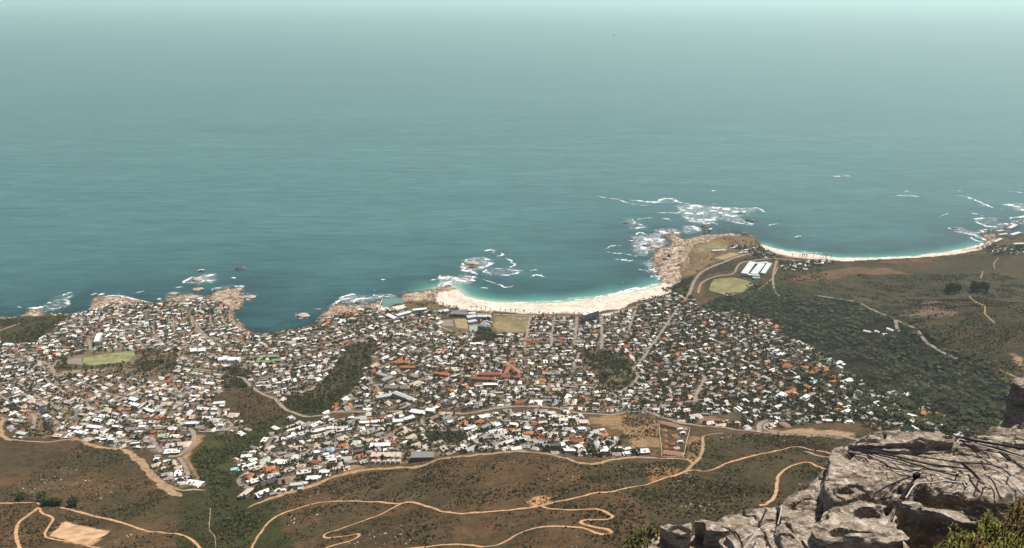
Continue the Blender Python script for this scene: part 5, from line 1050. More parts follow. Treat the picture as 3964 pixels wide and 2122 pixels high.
def tree_proto(kind, seed):
    r = np.random.default_rng(seed)
    if kind == 'round': c = crown_pts(40, 3.6, 4.6, r, .85); s = r.uniform(.8, 1.5, 40); tk = trunk(3.4, .35, .2, 3)
    elif kind == 'tall': c = crown_pts(40, 2.7, 6.4, r, 1.6); s = r.uniform(.8, 1.4, 40); tk = trunk(4.5, .4, .22, 3)
    elif kind == 'cypress': c = crown_pts(30, 1.3, 6.0, r, 4.2, -1); s = r.uniform(.5, .9, 30); tk = trunk(2.5, .3, .2, 0)
    elif kind == 'bush': c = crown_pts(24, 2.4, 1.3, r, .7, -.3); s = r.uniform(.6, 1.1, 24); tk = trunk(1.0, .2, .15, 3)
    else: c = crown_pts(44, 5.2, 9.2, r, .30, -.5); s = r.uniform(1.0, 1.8, 44); tk = trunk(8.2, .42, .28, 4, lean=.4)
    n = len(c); s = s[:n]; sz = np.stack([s, s, s*(.55 if kind == 'pine' else .8)], 1)
    V, F = tufts(c, sz, r)
    return mesh_data(kind+'_crown', V, F), mesh_data(kind+'_trunk', *tk)
TP = {}
for kd, mt in (('round', M_leaf), ('tall', M_leaf), ('cypress', M_dark), ('bush', M_leaf), ('pine', M_pine)):
    TP[kd] = []
    for sd_ in range(3):
        cr, tk = tree_proto(kd, 100+sd_*7); cr.materials.append(mt); tk.materials.append(M_bark); TP[kd].append((cr, tk))
TP['dark'] = [(lambda c: (c.materials.clear(), c.materials.append(M_dark), (c, t))[2])(c.copy()) for c, t in TP['tall']]
def place_tree(name, kind, x, y, sc, label, cat, group, z=None):
    z = float(hf(np.array([x]), np.array([y]))[0]) if z is None else z
    e = empty(name, (x, y, z), random.uniform(0, 6.28)); e.scale = (sc*random.uniform(.85, 1.15), sc*random.uniform(.85, 1.15), sc*random.uniform(.85, 1.15))
    cr, tk = random.choice(TP[kind])
    for pn, me in (('crown', cr), ('trunk', tk)):
        o = bpy.data.objects.new(pn, me); COL.objects.link(o); o.parent = e
    return tag(e, label, cat, group)
FAR = []       # (kind, x, y, z, scale, colour) for the masses
def mass(name, items, ntuft, cols, seed):
    """items: (x, y, z, sc, kind); low-count tufts joined into one object"""
    r = np.random.default_rng(seed)
    cs, ss, cc = [], [], []
    for x, y, z, sc, kd in items:
        if kd == 'pine': c = crown_pts(ntuft, 4.6*sc, 9.2*sc, r, .28, -.4); s = r.uniform(1.7, 2.9, len(c))*sc; zz = .5
        elif kd == 'tall': c = crown_pts(ntuft, 2.3*sc, 5.5*sc, r, 1.5); s = r.uniform(1.1, 1.9, len(c))*sc; zz = 1.0
        elif kd == 'scrub': c = np.array([[0, 0, .35*sc]]); s = np.array([sc]); zz = .75
        else: c = crown_pts(ntuft, 2.9*sc, 3.6*sc, r, .8); s = r.uniform(1.5, 2.6, len(c))*sc; zz = .85
        cs.append(c+np.array([x, y, z])); ss.append(np.stack([s, s, s*zz], 1))
        base = np.array(cols[r.integers(len(cols))])*r.uniform(.7, 1.3); cc.append(np.clip(base*r.uniform(.75, 1.3, (len(c), 1)), .004, .5))
    V, F = tufts(np.vstack(cs), np.vstack(ss), r); Cc = np.repeat(np.vstack(cc), 6, 0)
    me = mesh_data(name, V, F); set_col(me, Cc)
    return tag(obj(name, me, M_mass), kind='stuff')
def zof(xy): return hf(xy[:, 0], xy[:, 1])
def scatter(polys, n, lo=(-2300, 700), hi=(2600, 3300), excl=(), seed=1, dmin=14):
    r = np.random.default_rng(seed); q = r.uniform(lo, hi, (n, 2)); z = zof(q)
    px, dp = project(np.column_stack([q, z])); ok = np.zeros(n, bool)
    for pl in polys: ok |= inpoly(px, pl)
    for pl in excl: ok &= ~inpoly(px, pl)
    ok &= (distf(q[:, 0], q[:, 1]) > dmin) & (px[:, 0] > -200) & (px[:, 0] < 4200)
    return q[ok], z[ok], px[ok]
def off_ways(q, *rest, pad=2.0):
    keepm = way_gap(q) > pad
    return (q[keepm],)+tuple(a[keepm] for a in rest)
def near_house(q, pad):
    """True where a point falls on a house"""
    out = np.zeros(len(q), bool)
    for k, (x, y) in enumerate(q):
        i, j = int(x//cell), int(y//cell)
        for a in range(i-1, i+2):
            for b in range(j-1, j+2):
                for h in gridd.get((a, b), ()):
                    if (h[0]-x)**2+(h[1]-y)**2 < (h[2]*.56+pad)**2: out[k] = True
    return out
FIELDS = [fr('L', [(640, 940), (1300, 870), (1300, 1000), (860, 1030), (640, 1020)]), fr('C', [(260, 545), (625, 550), (570, 725), (260, 720)]), fr('M', [(1980, 580), (2345, 570), (2345, 710), (1980, 710)]),
          fr('H', [(1220, 1310), (1280, 1180), (1480, 1160), (1750, 1235), (1560, 1360), (1370, 1360)]), fr('H', [(1060, 850), (1310, 770), (1430, 840), (1420, 880), (1100, 915)]), NOHOUSE[11], NOHOUSE[12], NOHOUSE[14]]
# gardens
q, z, px = scatter(TOWN, 260000, excl=FIELDS+[NOHOUSE[1]], seed=3)
q, z, px = off_ways(q, z, px, pad=1.0)
h_ = near_house(q, 1.0); q, z, px = q[~h_], z[~h_], px[~h_]
r = np.random.default_rng(5); keepm = r.random(len(q)) < np.where(px[:, 0] > 2450, .85, np.where(px[:, 0] < 1000, .45, .62)); q, z, px = q[keepm][:18500], z[keepm][:18500], px[keepm][:18500]
o_ = np.argsort(np.hypot(q[:, 0], q[:, 1])); q, z, px = q[o_], z[o_], px[o_]
def gz(p):
    if p[1] > 1600: return 'terraces above the main road' if p[0] > 900 else 'suburb edge above dry grassland'
    return 'suburb edge beside the pine wood' if p[0] > 2650 else 'slope just below the main road'
for i in range(260):
    kd = random.choice(('round', 'round', 'tall', 'bush', 'cypress' if i % 4 == 0 else 'round'))
    place_tree('garden_tree', kd, q[i, 0], q[i, 1], random.uniform(.7, 1.25), {'round': 'round leafy green tree', 'tall': 'tall green tree', 'bush': 'low spreading green shrub', 'cypress': 'slim dark cypress'}[kd]+' between houses on the '+gz(px[i]), 'tree', 'garden trees on the '+gz(px[i]))
GREEN = [(.05, .054, .026), (.064, .063, .031), (.036, .042, .021), (.075, .066, .036)]
items = [(x, y, zz, random.uniform(.75, 1.7), random.choice(('round', 'round', 'tall'))) for (x, y), zz in zip(q[260:], z[260:])]
garden = items; items = []
# parks, thickets and the ravine
PARKS = [(NOHOUSE[4], 900, .85), (NOHOUSE[5], 300, 1.0), (NOHOUSE[7], 420, .9), (NOHOUSE[0], 800, .85), (NOHOUSE[6], 700, .75), (fr('M', [(1690, 425), (1900, 415), (2000, 425), (2150, 465), (2140, 495), (1990, 480), (1690, 470)]), 170, .7),
         (fr('H', [(860, 1250), (1050, 1160), (1030, 1379), (780, 1379), (720, 1290)]), 500, .8), (fr('H', [(1240, 1060), (1500, 990), (1900, 920), (2020, 950), (1660, 1000), (1450, 1110), (1120, 1180)]), 420, .45),
         (fr('H', [(1330, 740), (1480, 720), (1760, 800), (1900, 890), (1700, 900), (1540, 860)]), 220, .6), (fr('H', [(1840, 1200), (2020, 1010), (2482, 1040), (2482, 1180), (2000, 1250)]), 500, .6), (NOHOUSE[8], 200, .7), (fr('L', [(1300, 1000), (1700, 960), (1680, 1060), (1400, 1110)]), 240, .8), (fr('L', [(240, 830), (420, 880), (300, 960), (180, 900)]), 90, .9), (fr('L', [(560, 960), (680, 900), (680, 1030), (560, 1060)]), 70, .9), (fr('L', [(380, 1110), (760, 1110), (760, 1160), (560, 1190), (330, 1180)]), 160, .8), (fr('K', [(380, 985), (1100, 985), (2000, 900), (2383, 830), (2383, 930), (1900, 960), (900, 1040)]), 380, .5)]
for k, (pl, n, sc) in enumerate(PARKS):
    wp = P(np.vstack([pl]))[:, :2]; qq, zz, pp = scatter([pl], n*6, lo=tuple(wp.min(0)), hi=tuple(wp.max(0)), excl=FIELDS, seed=20+k, dmin=6)
    qq, zz, pp = off_ways(qq, zz, pp); dn = fbm2(qq[:, 0]/40, qq[:, 1]/40, 70+k, 3) > -.12; qq, zz = qq[dn], zz[dn]; hh = near_house(qq, 0) if len(qq) else np.zeros(0, bool); qq, zz = qq[~hh][:int(n*.62)], zz[~hh][:int(n*.62)]
    items += [(a, b, c, sc*random.uniform(.6, 1.2), 'round') for (a, b), c in zip(qq, zz)]
mass('garden_tree_mass', garden, 3, GREEN, 11); mass('grove_trees', items, 5, [(.062, .067, .03), (.082, .078, .038), (.042, .05, .023), (.034, .042, .022)], 18)
RAV = fr('S', [(1330, 1560), (1250, 1600), (1120, 1600), (1060, 1640), (1000, 1720), (900, 1790), (900, 1930), (960, 1990), (1010, 2030), (960, 2122), (960, 2200), (820, 2200), (830, 2122), (810, 2000), (820, 1900), (770, 1850), (740, 1800), (760, 1690), (900, 1660), (1000, 1640), (1110, 1600), (1080, 1560)])
q, z, px = scatter([RAV], 40000, lo=(-700, 750), hi=(0, 2100), seed=31); q, z, px = off_ways(q, z, px)
hh = near_house(q, 1.0) | (fbm2(q[:, 0]/45, q[:, 1]/45, 69, 3) < -.12); q, z = q[~hh][:3200], z[~hh][:3200]
mass('ravine_thicket', [(x, y, c, random.uniform(.3, 1.0), 'round') for (x, y), c in zip(q, z)], 4, [(.056, .064, .025), (.078, .078, .033), (.038, .047, .021), (.095, .084, .04)], 12)
# umbrella pines: the wood on the right
q, z, px = scatter([FOREST, fr('S', [(3100, 1320), (3440, 1530), (3760, 1690), (3500, 1690), (3300, 1600), (3000, 1400)]), fr('S', [(3370, 1170), (3560, 1235), (3760, 1360), (3964, 1470), (3964, 1540), (3660, 1350)])], 70000, lo=(450, 900), hi=(2400, 2800), seed=41); q, z, px = off_ways(q, z, px)
acc = []; pg = {}
for k in range(len(q)):
    i, j = int(q[k, 0]//16), int(q[k, 1]//16); s = random.uniform(.9, 1.35)**2 if random.random() < .8 else random.uniform(.6, .9)
    if fbm2(q[k:k+1, 0]/55, q[k:k+1, 1]/55, 67, 3)[0] < -.24: continue
    if any((a-q[k, 0])**2+(b-q[k, 1])**2 < (4.4*(s+t))**2 for u in (i-1, i, i+1) for v in (j-1, j, j+1) for a, b, t in pg.get((u, v), ())): continue
    if inpoly(px[k:k+1], fr('R', [(900, 650), (1240, 650), (1300, 720), (1150, 770), (920, 740)]))[0]: continue
    if not inpoly(px[k:k+1], FOREST)[0] and (random.random() < .45 or near_house(q[k:k+1], 1.0)[0]): continue
    pg.setdefault((i, j), []).append((q[k, 0], q[k, 1], s)); acc.append((q[k, 0], q[k, 1], z[k], s, 'pine', px[k]))
acc = acc[:4500]; acc.sort(key=lambda t: t[0]**2+t[1]**2)
acc_vis = [a for a in acc if a[5][0] < 3964 and not (a[5][0] > 3240 and a[5][1] > 1690)]
ind = acc_vis[:300]; ids = {id(a) for a in ind}
for a in ind:
    place_tree('umbrella_pine', 'pine', a[0], a[1], a[3], 'flat-crowned umbrella pine in the dense wood on the valley slope', 'tree', 'umbrella pines of the valley wood')
mass('pine_wood', [a[:5] for a in acc if id(a) not in ids], 9, [(.062, .072, .04), (.078, .086, .046), (.042, .052, .031), (.088, .088, .05)], 13)
# clumps standing alone on the bare hillside
for f, cx, cy, w, n, lab in (('R', 1780, 330, 130, 13, 'dark tall tree of the smaller clump on the bare hillside'), ('R', 2030, 310, 160, 20, 'dark tall tree of the larger clump on the bare hillside'), ('l', 500, 960, 130, 9, 'big green tree in the thicket where the dirt tracks meet'), ('l', 390, 930, 40, 2, 'green tree beside the track at the thicket'), ('l', 690, 975, 70, 4, 'grey-green tree at the end of the lower dirt track'), ('l', 190, 925, 60, 3, 'sparse dark tree above the left dirt track')):
    for i in range(n):
        wp = P(fr(f, [(cx+random.uniform(-.5, .5)*w, cy+random.uniform(-.22, .22)*w*.5)]))[0]
        place_tree('hillside_tree', 'dark' if f == 'R' else 'round', wp[0], wp[1], random.uniform(2.4, 3.2) if f == 'R' else random.uniform(1.5, 2.3), lab, 'tree', lab.split(' ', 1)[1])
for f, cx, cy, sc, lab in (('m', 1375, 815, 1.8, 'broad dark bush alone on the slope below the firebreak'), ('m', 700, 1055, 1.2, 'small dark bush inside the track bend'), ('c', 267, 625, .9, 'single upright dark shrub on the brown slope'), ('b', 1315, 990, 1.3, 'slender tree standing clear in the ravine'), ('b', 2160, 100, 1.6, 'tall dark cypress beside the main road bend'), ('M', 125, 1225, 1.5, 'round tree by the road above the brown slope'), ('M', 195, 1245, 1.3, 'second round tree by the road above the brown slope')):
    wp = P(fr(f, [(cx, cy)]))[0]; place_tree('lone_tree', 'cypress' if 'cypress' in lab else 'bush' if 'bush' in lab else 'round', wp[0], wp[1], sc, lab, 'bush' if 'bush' in lab or 'shrub' in lab else 'tree', None)
# fynbos scrub and pale stones on the slopes
SLOPE = fr('S', [(-300, 1700), (60, 1700), (330, 1712), (490, 1750), (700, 1925), (800, 1900), (860, 2000), (960, 1990), (1130, 1905), (1300, 1850), (1560, 1812), (1700, 1775), (1900, 1760), (2080, 1756), (2290, 1800), (2560, 1790), (2720, 1690), (2900, 1680), (3300, 1690), (4200, 1750), (4200, 2300), (-300, 2300)])
q, z, px = scatter([SLOPE, NOHOUSE[1], NOHOUSE[11]], 250000, lo=(-1000, 700), hi=(1100, 2000), excl=[fr('l', [(620, 1120), (1050, 1225), (830, 1365), (460, 1275)])], seed=51); q, z, px = off_ways(q, z, px, pad=.8)
dens = fbm2(q[:, 0]/70, q[:, 1]/70, 61, 4); keepm = np.random.default_rng(6).random(len(q)) < sstep(-.5, .5, dens)
q, z = q[keepm][:52000], z[keepm][:52000]
rr = np.random.default_rng(8); ss = .35+rr.gamma(1.6, .5, len(q)); ss = np.minimum(ss, 2.6); ss = np.where((rr.random(len(q)) < .05) & (fbm2(q[:, 0]/70, q[:, 1]/70, 61, 4) > .1), ss+1.6, ss)
mass('fynbos_scrub', [(x, y, c, s, 'scrub') for (x, y), c, s in zip(q, z, ss)], 1, [(.030, .030, .014), (.045, .038, .02), (.06, .046, .026), (.024, .028, .014), (.035, .038, .016)], 14)
q, z, px = scatter([fr('S', [(2990, 1070), (3240, 1015), (3850, 975), (4200, 960), (4200, 1560), (3960, 1500), (3740, 1390), (3500, 1255), (3200, 1150)])], 170000, lo=(600, 1000), hi=(2400, 2900), seed=52); q, z, px = off_ways(q, z, px)
keepm = np.random.default_rng(6).random(len(q)) < sstep(-.3, .6, fbm2(q[:, 0]/60, q[:, 1]/60, 62, 4)); q, z = q[keepm][:17000], z[keepm][:17000]
mass('hill_scrub', [(x, y, c, random.uniform(.9, 1.6)**2.2, 'scrub') for (x, y), c in zip(q, z)], 1, [(.026, .028, .016), (.042, .04, .022), (.02, .024, .015)], 15)
q, z, px = scatter([fr('H', [(900, 880), (1000, 800), (1300, 730), (1700, 760), (1760, 900), (1500, 960), (1230, 1040), (1050, 1150), (920, 1180)])], 9000, lo=(300, 2300), hi=(1300, 3400), excl=FIELDS+[fr('H', [(1270, 960), (1480, 900), (1570, 925), (1390, 990)])], seed=54); q, z, px = off_ways(q, z, px)
keepm = fbm2(q[:, 0]/35, q[:, 1]/35, 64, 3) > .02; q, z = q[keepm][:420], z[keepm][:420]
mass('headland_bushes', [(x, y, c, random.uniform(.25, .8), 'round') for (x, y), c in zip(q, z)], 3, [(.03, .032, .018), (.05, .045, .026)], 19)
def stones(name, q, z, sizes, col, seed, mat):
    r = np.random.default_rng(seed); V, F = tufts(np.column_stack([q, z]), np.stack([sizes*r.uniform(.8, 1.6, len(q)), sizes, sizes*.6], 1), r)
    me = mesh_data(name, V, F); set_col(me, np.clip(np.repeat(np.array(col)*r.uniform(.22, 1.25, (len(q), 1)), 6, 0), .02, .7))
    return tag(obj(name, me, mat), kind='stuff')
M_stone = attr_mat('weathered stone', ((.8, .3), (3, .25)), .9)
q, z, px = scatter([SLOPE], 30000, lo=(-1000, 700), hi=(1100, 1700), seed=53); q, z, px = off_ways(q, z, px)
dens = fbm2(q[:, 0]/90, q[:, 1]/90, 63, 3); dens += .5*inpoly(px, fr('l', [(-50, 560), (700, 560), (900, 760), (300, 850), (-50, 800)]))+.5*inpoly(px, fr('m', [(1300, 1120), (2100, 1080), (2100, 1379), (1300, 1379)]))
keepm = dens > .38; q, z = q[keepm][:1500], z[keepm][:1500]
stones('scattered_stones', q, z, np.random.default_rng(4).gamma(2, .34, len(q))+.25, (.45, .37, .29), 16, M_stone)
# coastal granite boulders
ri = np.where(ROCK & (dist > -16) & (dist < 120))[0]; r = np.random.default_rng(19); ri = r.choice(ri, min(2200, len(ri)*3), replace=True)
q = GP[ri]+r.uniform(-4, 4, (len(ri), 2)); z = hf(q[:, 0], q[:, 1]); z = np.maximum(z, -.5)
sg = r.integers(len(coast)-1, size=1600); tt = r.random((1600, 1)); cq = coast[sg]*(1-tt)+coast[sg+1]*tt+r.normal(0, 6, (1600, 2)); cpx_, _ = project(np.column_stack([cq, np.zeros(1600)]))
cq = cq[(segdist(cq, beach_main) > 40) & (segdist(cq, beach_far) > 30) & (cpx_[:, 0] > -100) & (cpx_[:, 0] < 4060)]
q = np.vstack([q, cq]); z = np.maximum(np.append(z, hf(cq[:, 0], cq[:, 1])), -.3)
stones('coastal_boulders', q, z, r.gamma(2, 1.1, len(q))+.8, (.40, .30, .22), 17, M_stone)

# ------------------------------------------------------------------ rocks standing in the sea
def blob(seed, sub=3, rough=.45):
    bm = bmesh.new(); bmesh.ops.create_icosphere(bm, subdivisions=sub, radius=1.0)
    V = np.array([v.co[:] for v in bm.verts]); F = np.array([[v.index for v in f.verts] for f in bm.faces]); bm.free()
    V = V*(1+rough*fbm3(V*1.3+seed*3.1, seed, 4))[:, None]; st = np.round(V[:, 2]*5)/5; V[:, 2] = V[:, 2]*.4+st*.6
    return V, F
M_granite = plain_mat('sea-worn granite', (.40, .30, .225), .85, .4, .12, bump=.4); M_wetrock = plain_mat('wet dark rock', (.06, .05, .045), .5, .4, .12, bump=.4)
SEAR = [('L', 1890, 300, 115, 6, 'g', 'layered pale rock with a dark foot off the western point'), ('L', 1885, 208, 90, 5, 'g', 'outer pale rock in foam off the western point'), ('L', 1915, 122, 60, 4, 'w', 'small rock awash beyond the western point'), ('L', 1650, 338, 90, 4, 'g', 'low rock in foam close to the western houses'), ('L', 1840, 372, 130, 3, 'g', 'flat pale ledge just off the western houses'), ('L', 2285, 100, 105, 4, 'w', 'long dark rock alone in open water'), ('L', 2270, 300, 80, 6, 'g', 'broken rock at the tip of the western point'), ('L', 2255, 478, 70, 4, 'g', 'dark-edged rock on the inner side of the western point'),
        ('M', 670, 548, 130, 5, 'g', 'flat islet with a white rim in the cove'), ('M', 1190, 428, 55, 4, 'w', 'dark rock in surf below the tidal pool'), ('M', 180, 370, 110, 4, 'g', 'low rocks in foam east of the western point'), ('B', 600, 315, 140, 9, 'g', 'large smooth round rock ringed by foam off the beach'), ('B', 590, 350, 90, 4, 'w', 'dark lower shelf of the round rock off the beach'),
        ('H', 1680, 562, 130, 7, 'w', 'largest dark rock in surf off the headland'), ('H', 1570, 487, 90, 5, 'w', 'dark rock in the outer surf off the headland'), ('H', 1195, 622, 110, 5, 'w', 'brown reef rock between headland and surf'), ('H', 1190, 660, 80, 4, 'w', 'lower reef rock by the headland tip'), ('H', 385, 765, 60, 5, 'w', 'small black rock west of the headland'), ('H', 345, 590, 80, 3, 'w', 'awash rock in foam west of the headland'), ('H', 560, 830, 90, 4, 'w', 'dark reef among surf on the headland side'), ('H', 640, 850, 80, 4, 'g', 'pale reef among surf on the headland side'),
        ('K', 450, 80, 45, 4, 'g', 'lone rock with foam far out in the next bay'), ('K', 1645, 650, 70, 4, 'w', 'dark rock in foam off the far point')]
for k, (f, x, y, w, h, mt, lab) in enumerate(SEAR):
    q = on_plane(fr(f, [(x, y)]), 0.0); _, dp = project(q); wm = w/FR[f][2]*dp[0]/FPX/2
    V, F = blob(k+1); V = V*np.array([wm, wm*.75, h])
    tag(obj('sea_rock', mesh_data('sea_rock', V, F, True), M_granite if mt == 'g' else M_wetrock, loc=(q[0, 0], q[0, 1], h*.1)), lab, 'rock')

# ------------------------------------------------------------------ palms, people, boats, cars
def frond_mesh(seed):
    r = np.random.default_rng(seed); V, F = [], []
    for i in range(26):
        a = r.uniform(0, 6.283); el = r.uniform(-.7, 1.2); L = r.uniform(2.6, 3.6); wd = .38
        pts = [(L*t*math.cos(el)*(1-.1*t), L*t*math.sin(el)-1.5*t*t) for t in (0, .35, .7, 1)]
        k = len(V)
        for t, (rr_, zz_) in enumerate(pts):
            w_ = wd*(.5, 1, .8, .1)[t]
            for s in (-1, 1): V.append((math.cos(a)*rr_-math.sin(a)*w_*s, math.sin(a)*rr_+math.cos(a)*w_*s, zz_-.12*abs(s)))
        for t in range(3): F.append((k+2*t, k+2*t+1, k+2*t+3, k+2*t+2))
    return V, F
pm = mesh_data('palm_crown', *frond_mesh(3)); pm.materials.append(M_dark); pt = mesh_data('palm_trunk', *trunk(11.5, .5, .38, 0, 7)); pt.materials.append(M_bark)
PALMS = [(65, 490), (110, 490), (155, 500), (197, 490), (242, 508), (338, 508), (388, 518), (435, 518), (480, 523), (563, 532), (628, 540), (707, 545), (752, 548), (795, 552), (842, 552), (875, 553), (1040, 545), (1083, 548)]
palm_w = [P(fr('C', [p]))[0] for p in PALMS]; palm_far = [P(fr('H', [p]))[0] for p in ((2117, 950), (2195, 955), (2222, 958), (2240, 955), (2265, 958), (2340, 960), (2420, 960))]+[P(fr('K', [p]))[0] for p in ((15, 945), (35, 948), (62, 948), (240, 955), (262, 958), (275, 958), (322, 960))]
for k, w in enumerate(palm_w+palm_far):
    e = empty('palm_tree', tuple(w), random.uniform(0, 6)); s = random.uniform(1.0, 1.3); e.scale = (s*1.25, s*1.25, s)
    for pn, me, zz in (('trunk', pt, 0), ('crown', pm, 11.2)):
        o = bpy.data.objects.new(pn, me); COL.objects.link(o); o.parent = e; o.location.z = zz
    if k < len(palm_w): tag(e, 'tall palm in the row between main beach and seafront road', 'palm', 'palms along the main beach')
    else: tag(e, 'palm behind the sand of the bay beyond the headland', 'palm', 'palms of the far bay')
q, z, px = scatter([SANDS[0], SANDS[1]], 60000, lo=(-300, 2000), hi=(700, 2700), seed=71, dmin=9); d = distf(q[:, 0], q[:, 1]); keepm = (d < 48) & (np.random.default_rng(3).random(len(q)) < .35); q, z = q[keepm][:420], z[keepm][:420]
r = np.random.default_rng(3); n_ = len(q); V1, F1 = tufts(np.column_stack([q, z+.8]), np.tile([[.32, .28, .95]], (n_, 1)), r); V2, F2 = tufts(np.column_stack([q[:110]+1.2, z[:110]+2.0]), np.tile([[1.2, 1.2, .35]], (110 if n_ > 110 else n_, 1)), r)
me = mesh_data('beachgoers', np.vstack([V1, V2]), np.vstack([F1, F2+len(V1)]))
cols = np.array([(.25, .12, .08), (.1, .1, .12), (.3, .2, .15), (.05, .08, .15), (.5, .1, .08)]); set_col(me, np.vstack([np.repeat(cols[r.integers(5, size=n_)], 6, 0), np.repeat(cols[r.integers(5, size=len(V2)//6)]*1.2, 6, 0)]))
tag(obj('beachgoers', me, attr_mat('beach clothes', ((1, .1),))), kind='stuff')
def hull(L, B, H):
    V, F = [], []
    for t in np.linspace(0, 1, 9):
        w = B/2*(1-max(0, (t-.45)/.55)**2.2); x = -L/2+L*t; sh_ = H*(1+.25*t*t)
        V += [(x, -w, sh_), (x, -w*.75, -.4), (x, w*.75, -.4), (x, w, sh_)]
    for i in range(8):
        for j in range(3): F.append((4*i+j, 4*i+j+1, 4*i+j+5, 4*i+j+4))
        F.append((4*i+3, 4*i, 4*i+4, 4*i+7))
    F += [(3, 2, 1, 0)]
    return V, F
M_boat = plain_mat('white boat paint', (.8, .8, .79), .4, .05, .3); M_ship = plain_mat('dark ship hull', (.05, .06, .07), .6, .2, .05)
def boat(f, x, y, w, lab, rz, sail=False, ship=False):
    q = on_plane(fr(f, [(x, y)]), 0.0)[0]; _, dp = project(q[None]); L = w/FR[f][2]*dp[0]/FPX
    e = tag(empty('cargo_ship' if ship else 'boat', (q[0], q[1], 0), rz), lab, 'ship' if ship else 'boat')
    obj('hull', mesh_data('hull', *hull(L, L*.2 if ship else L*.3, L*.09)), M_ship if ship else M_boat, e)
    if sail:
        obj('mast', mesh_data('mast', *vbox(-.1, .1, -.1, .1, 0, L*1.3)), M_boat, e); obj('sail', mesh_data('sail', [(-L*.4, -.06, L*.2), (0, -.06, L*.2), (0, -.06, L*1.25), (-L*.4, .06, L*.2), (0, .06, L*.2), (0, .06, L*1.25)], [(0, 1, 2), (5, 4, 3), (0, 2, 5, 3), (0, 3, 4, 1), (1, 4, 5, 2)]), M_boat, e)
    else:
        c = obj('cabin', mesh_data('cabin', *vbox(-L*.42 if ship else -L*.25, -L*.25 if ship else L*.15, -L*.07, L*.07, L*.07, L*.2)), M_boat, e); obj('window', mesh_data('window', *vbox(-L*.2, L*.152, -L*.072, L*.072, L*.12, L*.16)) if not ship else mesh_data('window', *vbox(-L*.41, -L*.248, -L*.072, L*.072, L*.17, L*.185)), M_win, c)
        obj('mast', mesh_data('mast', *vbox(-L*.1, -L*.085, -L*.008, L*.008, L*.19, L*.34)), M_boat, e)
boat('H', 2180, 742, 78, 'white motor yacht anchored in the bay beyond the headland', .35)
boat('H', 2345, 729, 26, 'small white boat anchored beyond the motor yacht', -.3)
boat('C', 1510, 234, 14, 'tiny sailing dinghy off the main beach', .5, sail=True)
boat('S', 2377, 137, 18, 'dark cargo ship far out on the open sea', .1, ship=True)
def car_mesh():
    b = join(vbox(-2.2, 2.2, -.9, .9, .35, .95)); V, F = b
    k = len(V); V = V+[(-1.7, -.82, .95), (1.1, -.82, .95), (1.1, .82, .95), (-1.7, .82, .95), (-1.3, -.68, 1.5), (.5, -.68, 1.5), (.5, .68, 1.5), (-1.3, .68, 1.5)]
    F = F+[tuple(i+k for i in g) for g in ((4, 5, 6, 7), (0, 1, 5, 4), (1, 2, 6, 5), (2, 3, 7, 6), (3, 0, 4, 7))]
    return V, F
cm = mesh_data('car_body', *car_mesh()); M_car = objcol_mat('car paint', .3, .03, .5, .5); cm.materials.append(M_car)
wv = join(*[(lambda VF: ([(x*.9+cx, y+cy, z_*.9+.36) for x, z_, y in VF[0]], VF[1]))(lathe([(.01, -.12), (.36, -.12), (.36, .12), (.01, .12)], 8)) for cx in (-1.35, 1.35) for cy in (-.85, .85)])
M_tyre = plain_mat('tyre rubber', (.02, .02, .02), .9)
wh1 = mesh_data('wheel', *(lambda VF: ([(x, y, z_) for x, z_, y in VF[0]], VF[1]))(lathe([(.01, -.12), (.36, -.12), (.36, .12), (.01, .12)], 8))); wh1.materials.append(M_tyre)
ww = mesh_data('car_window', [(-1.45, -.78, 1.02), (.95, -.78, 1.02), (.62, -.71, 1.42), (-1.3, -.71, 1.42), (-1.45, .78, 1.02), (.95, .78, 1.02), (.62, .71, 1.42), (-1.3, .71, 1.42)], [(0, 1, 2, 3), (7, 6, 5, 4), (0, 4, 5, 1), (1, 5, 6, 2), (2, 6, 7, 3), (3, 7, 4, 0)]); ww.materials.append(M_win)
CCOL = [(.75, .75, .74), (.75, .75, .74), (.35, .35, .36), (.05, .05, .055), (.3, .05, .04), (.08, .12, .25)]; CN = ['white', 'white', 'grey', 'black', 'red', 'blue']
def car(x, y, rz, where, wheels=True):
    z = float(hf(np.array([x]), np.array([y]))[0])+.75; e = empty('parked_car', (x, y, z), rz); c = random.randrange(6); e.scale = (1.1, 1.1, 1.1)
    for pn, me, lc in [('body', cm, None), ('window', ww, None)]+[('wheel', wh1, (a, b, .36)) for a in (-1.35, 1.35) for b in (-.82, .82)]:
        o = bpy.data.objects.new(pn, me); COL.objects.link(o); o.parent = e; o.color = (*CCOL[c], 1)
        if lc: o.location = lc
    tag(e, f'{CN[c]} car {where}', 'car', 'cars '+where)
for i in range(14):
    w = P(fr('C', [(450+i % 7*24+random.uniform(-4, 4), 575+i//7*14)]))[0]; car(w[0], w[1], random.uniform(-.1, .1)+1.57, 'parked on the dry sports field')
for f, pts in (('c', [(1590, 70), (1650, 70), (1740, 122), (2380, 240), (720, 46)]), ('r', [(880, 186), (910, 187), (960, 190), (1010, 193), (610, 163)]), ('m', [(750, 128), (1520, 85)])):
    for p in pts:
        w = P(fr(f, [p]))[0]; car(w[0], w[1], random.uniform(-.3, .3), 'driving along the main road above the suburb')
for k, rd_k in enumerate(ROADS):
    if rd_k[0] == 'C' and k in (3, 4, 5, 6, 8):
        Lk = smooth_line(P(fr('C', rd_k[1]))[:, :2], 13.0)
        for i in range(2, len(Lk)-2):
            if random.random() < .3: continue
            t = Lk[i+1]-Lk[i-1]; n = np.array([-t[1], t[0]])/(np.linalg.norm(t)+1e-6); p = Lk[i]+n*(rd_k[2]*1.15/2-1.1)*random.choice((-1, 1)); car(p[0], p[1], math.atan2(t[1], t[0]), 'parked along the straight streets behind the beach')
rd_k = next(r for r in ROADS if r[1][0] == (1000, 1379)); Lk = smooth_line(P(fr('H', rd_k[1]))[:, :2], 12.0)
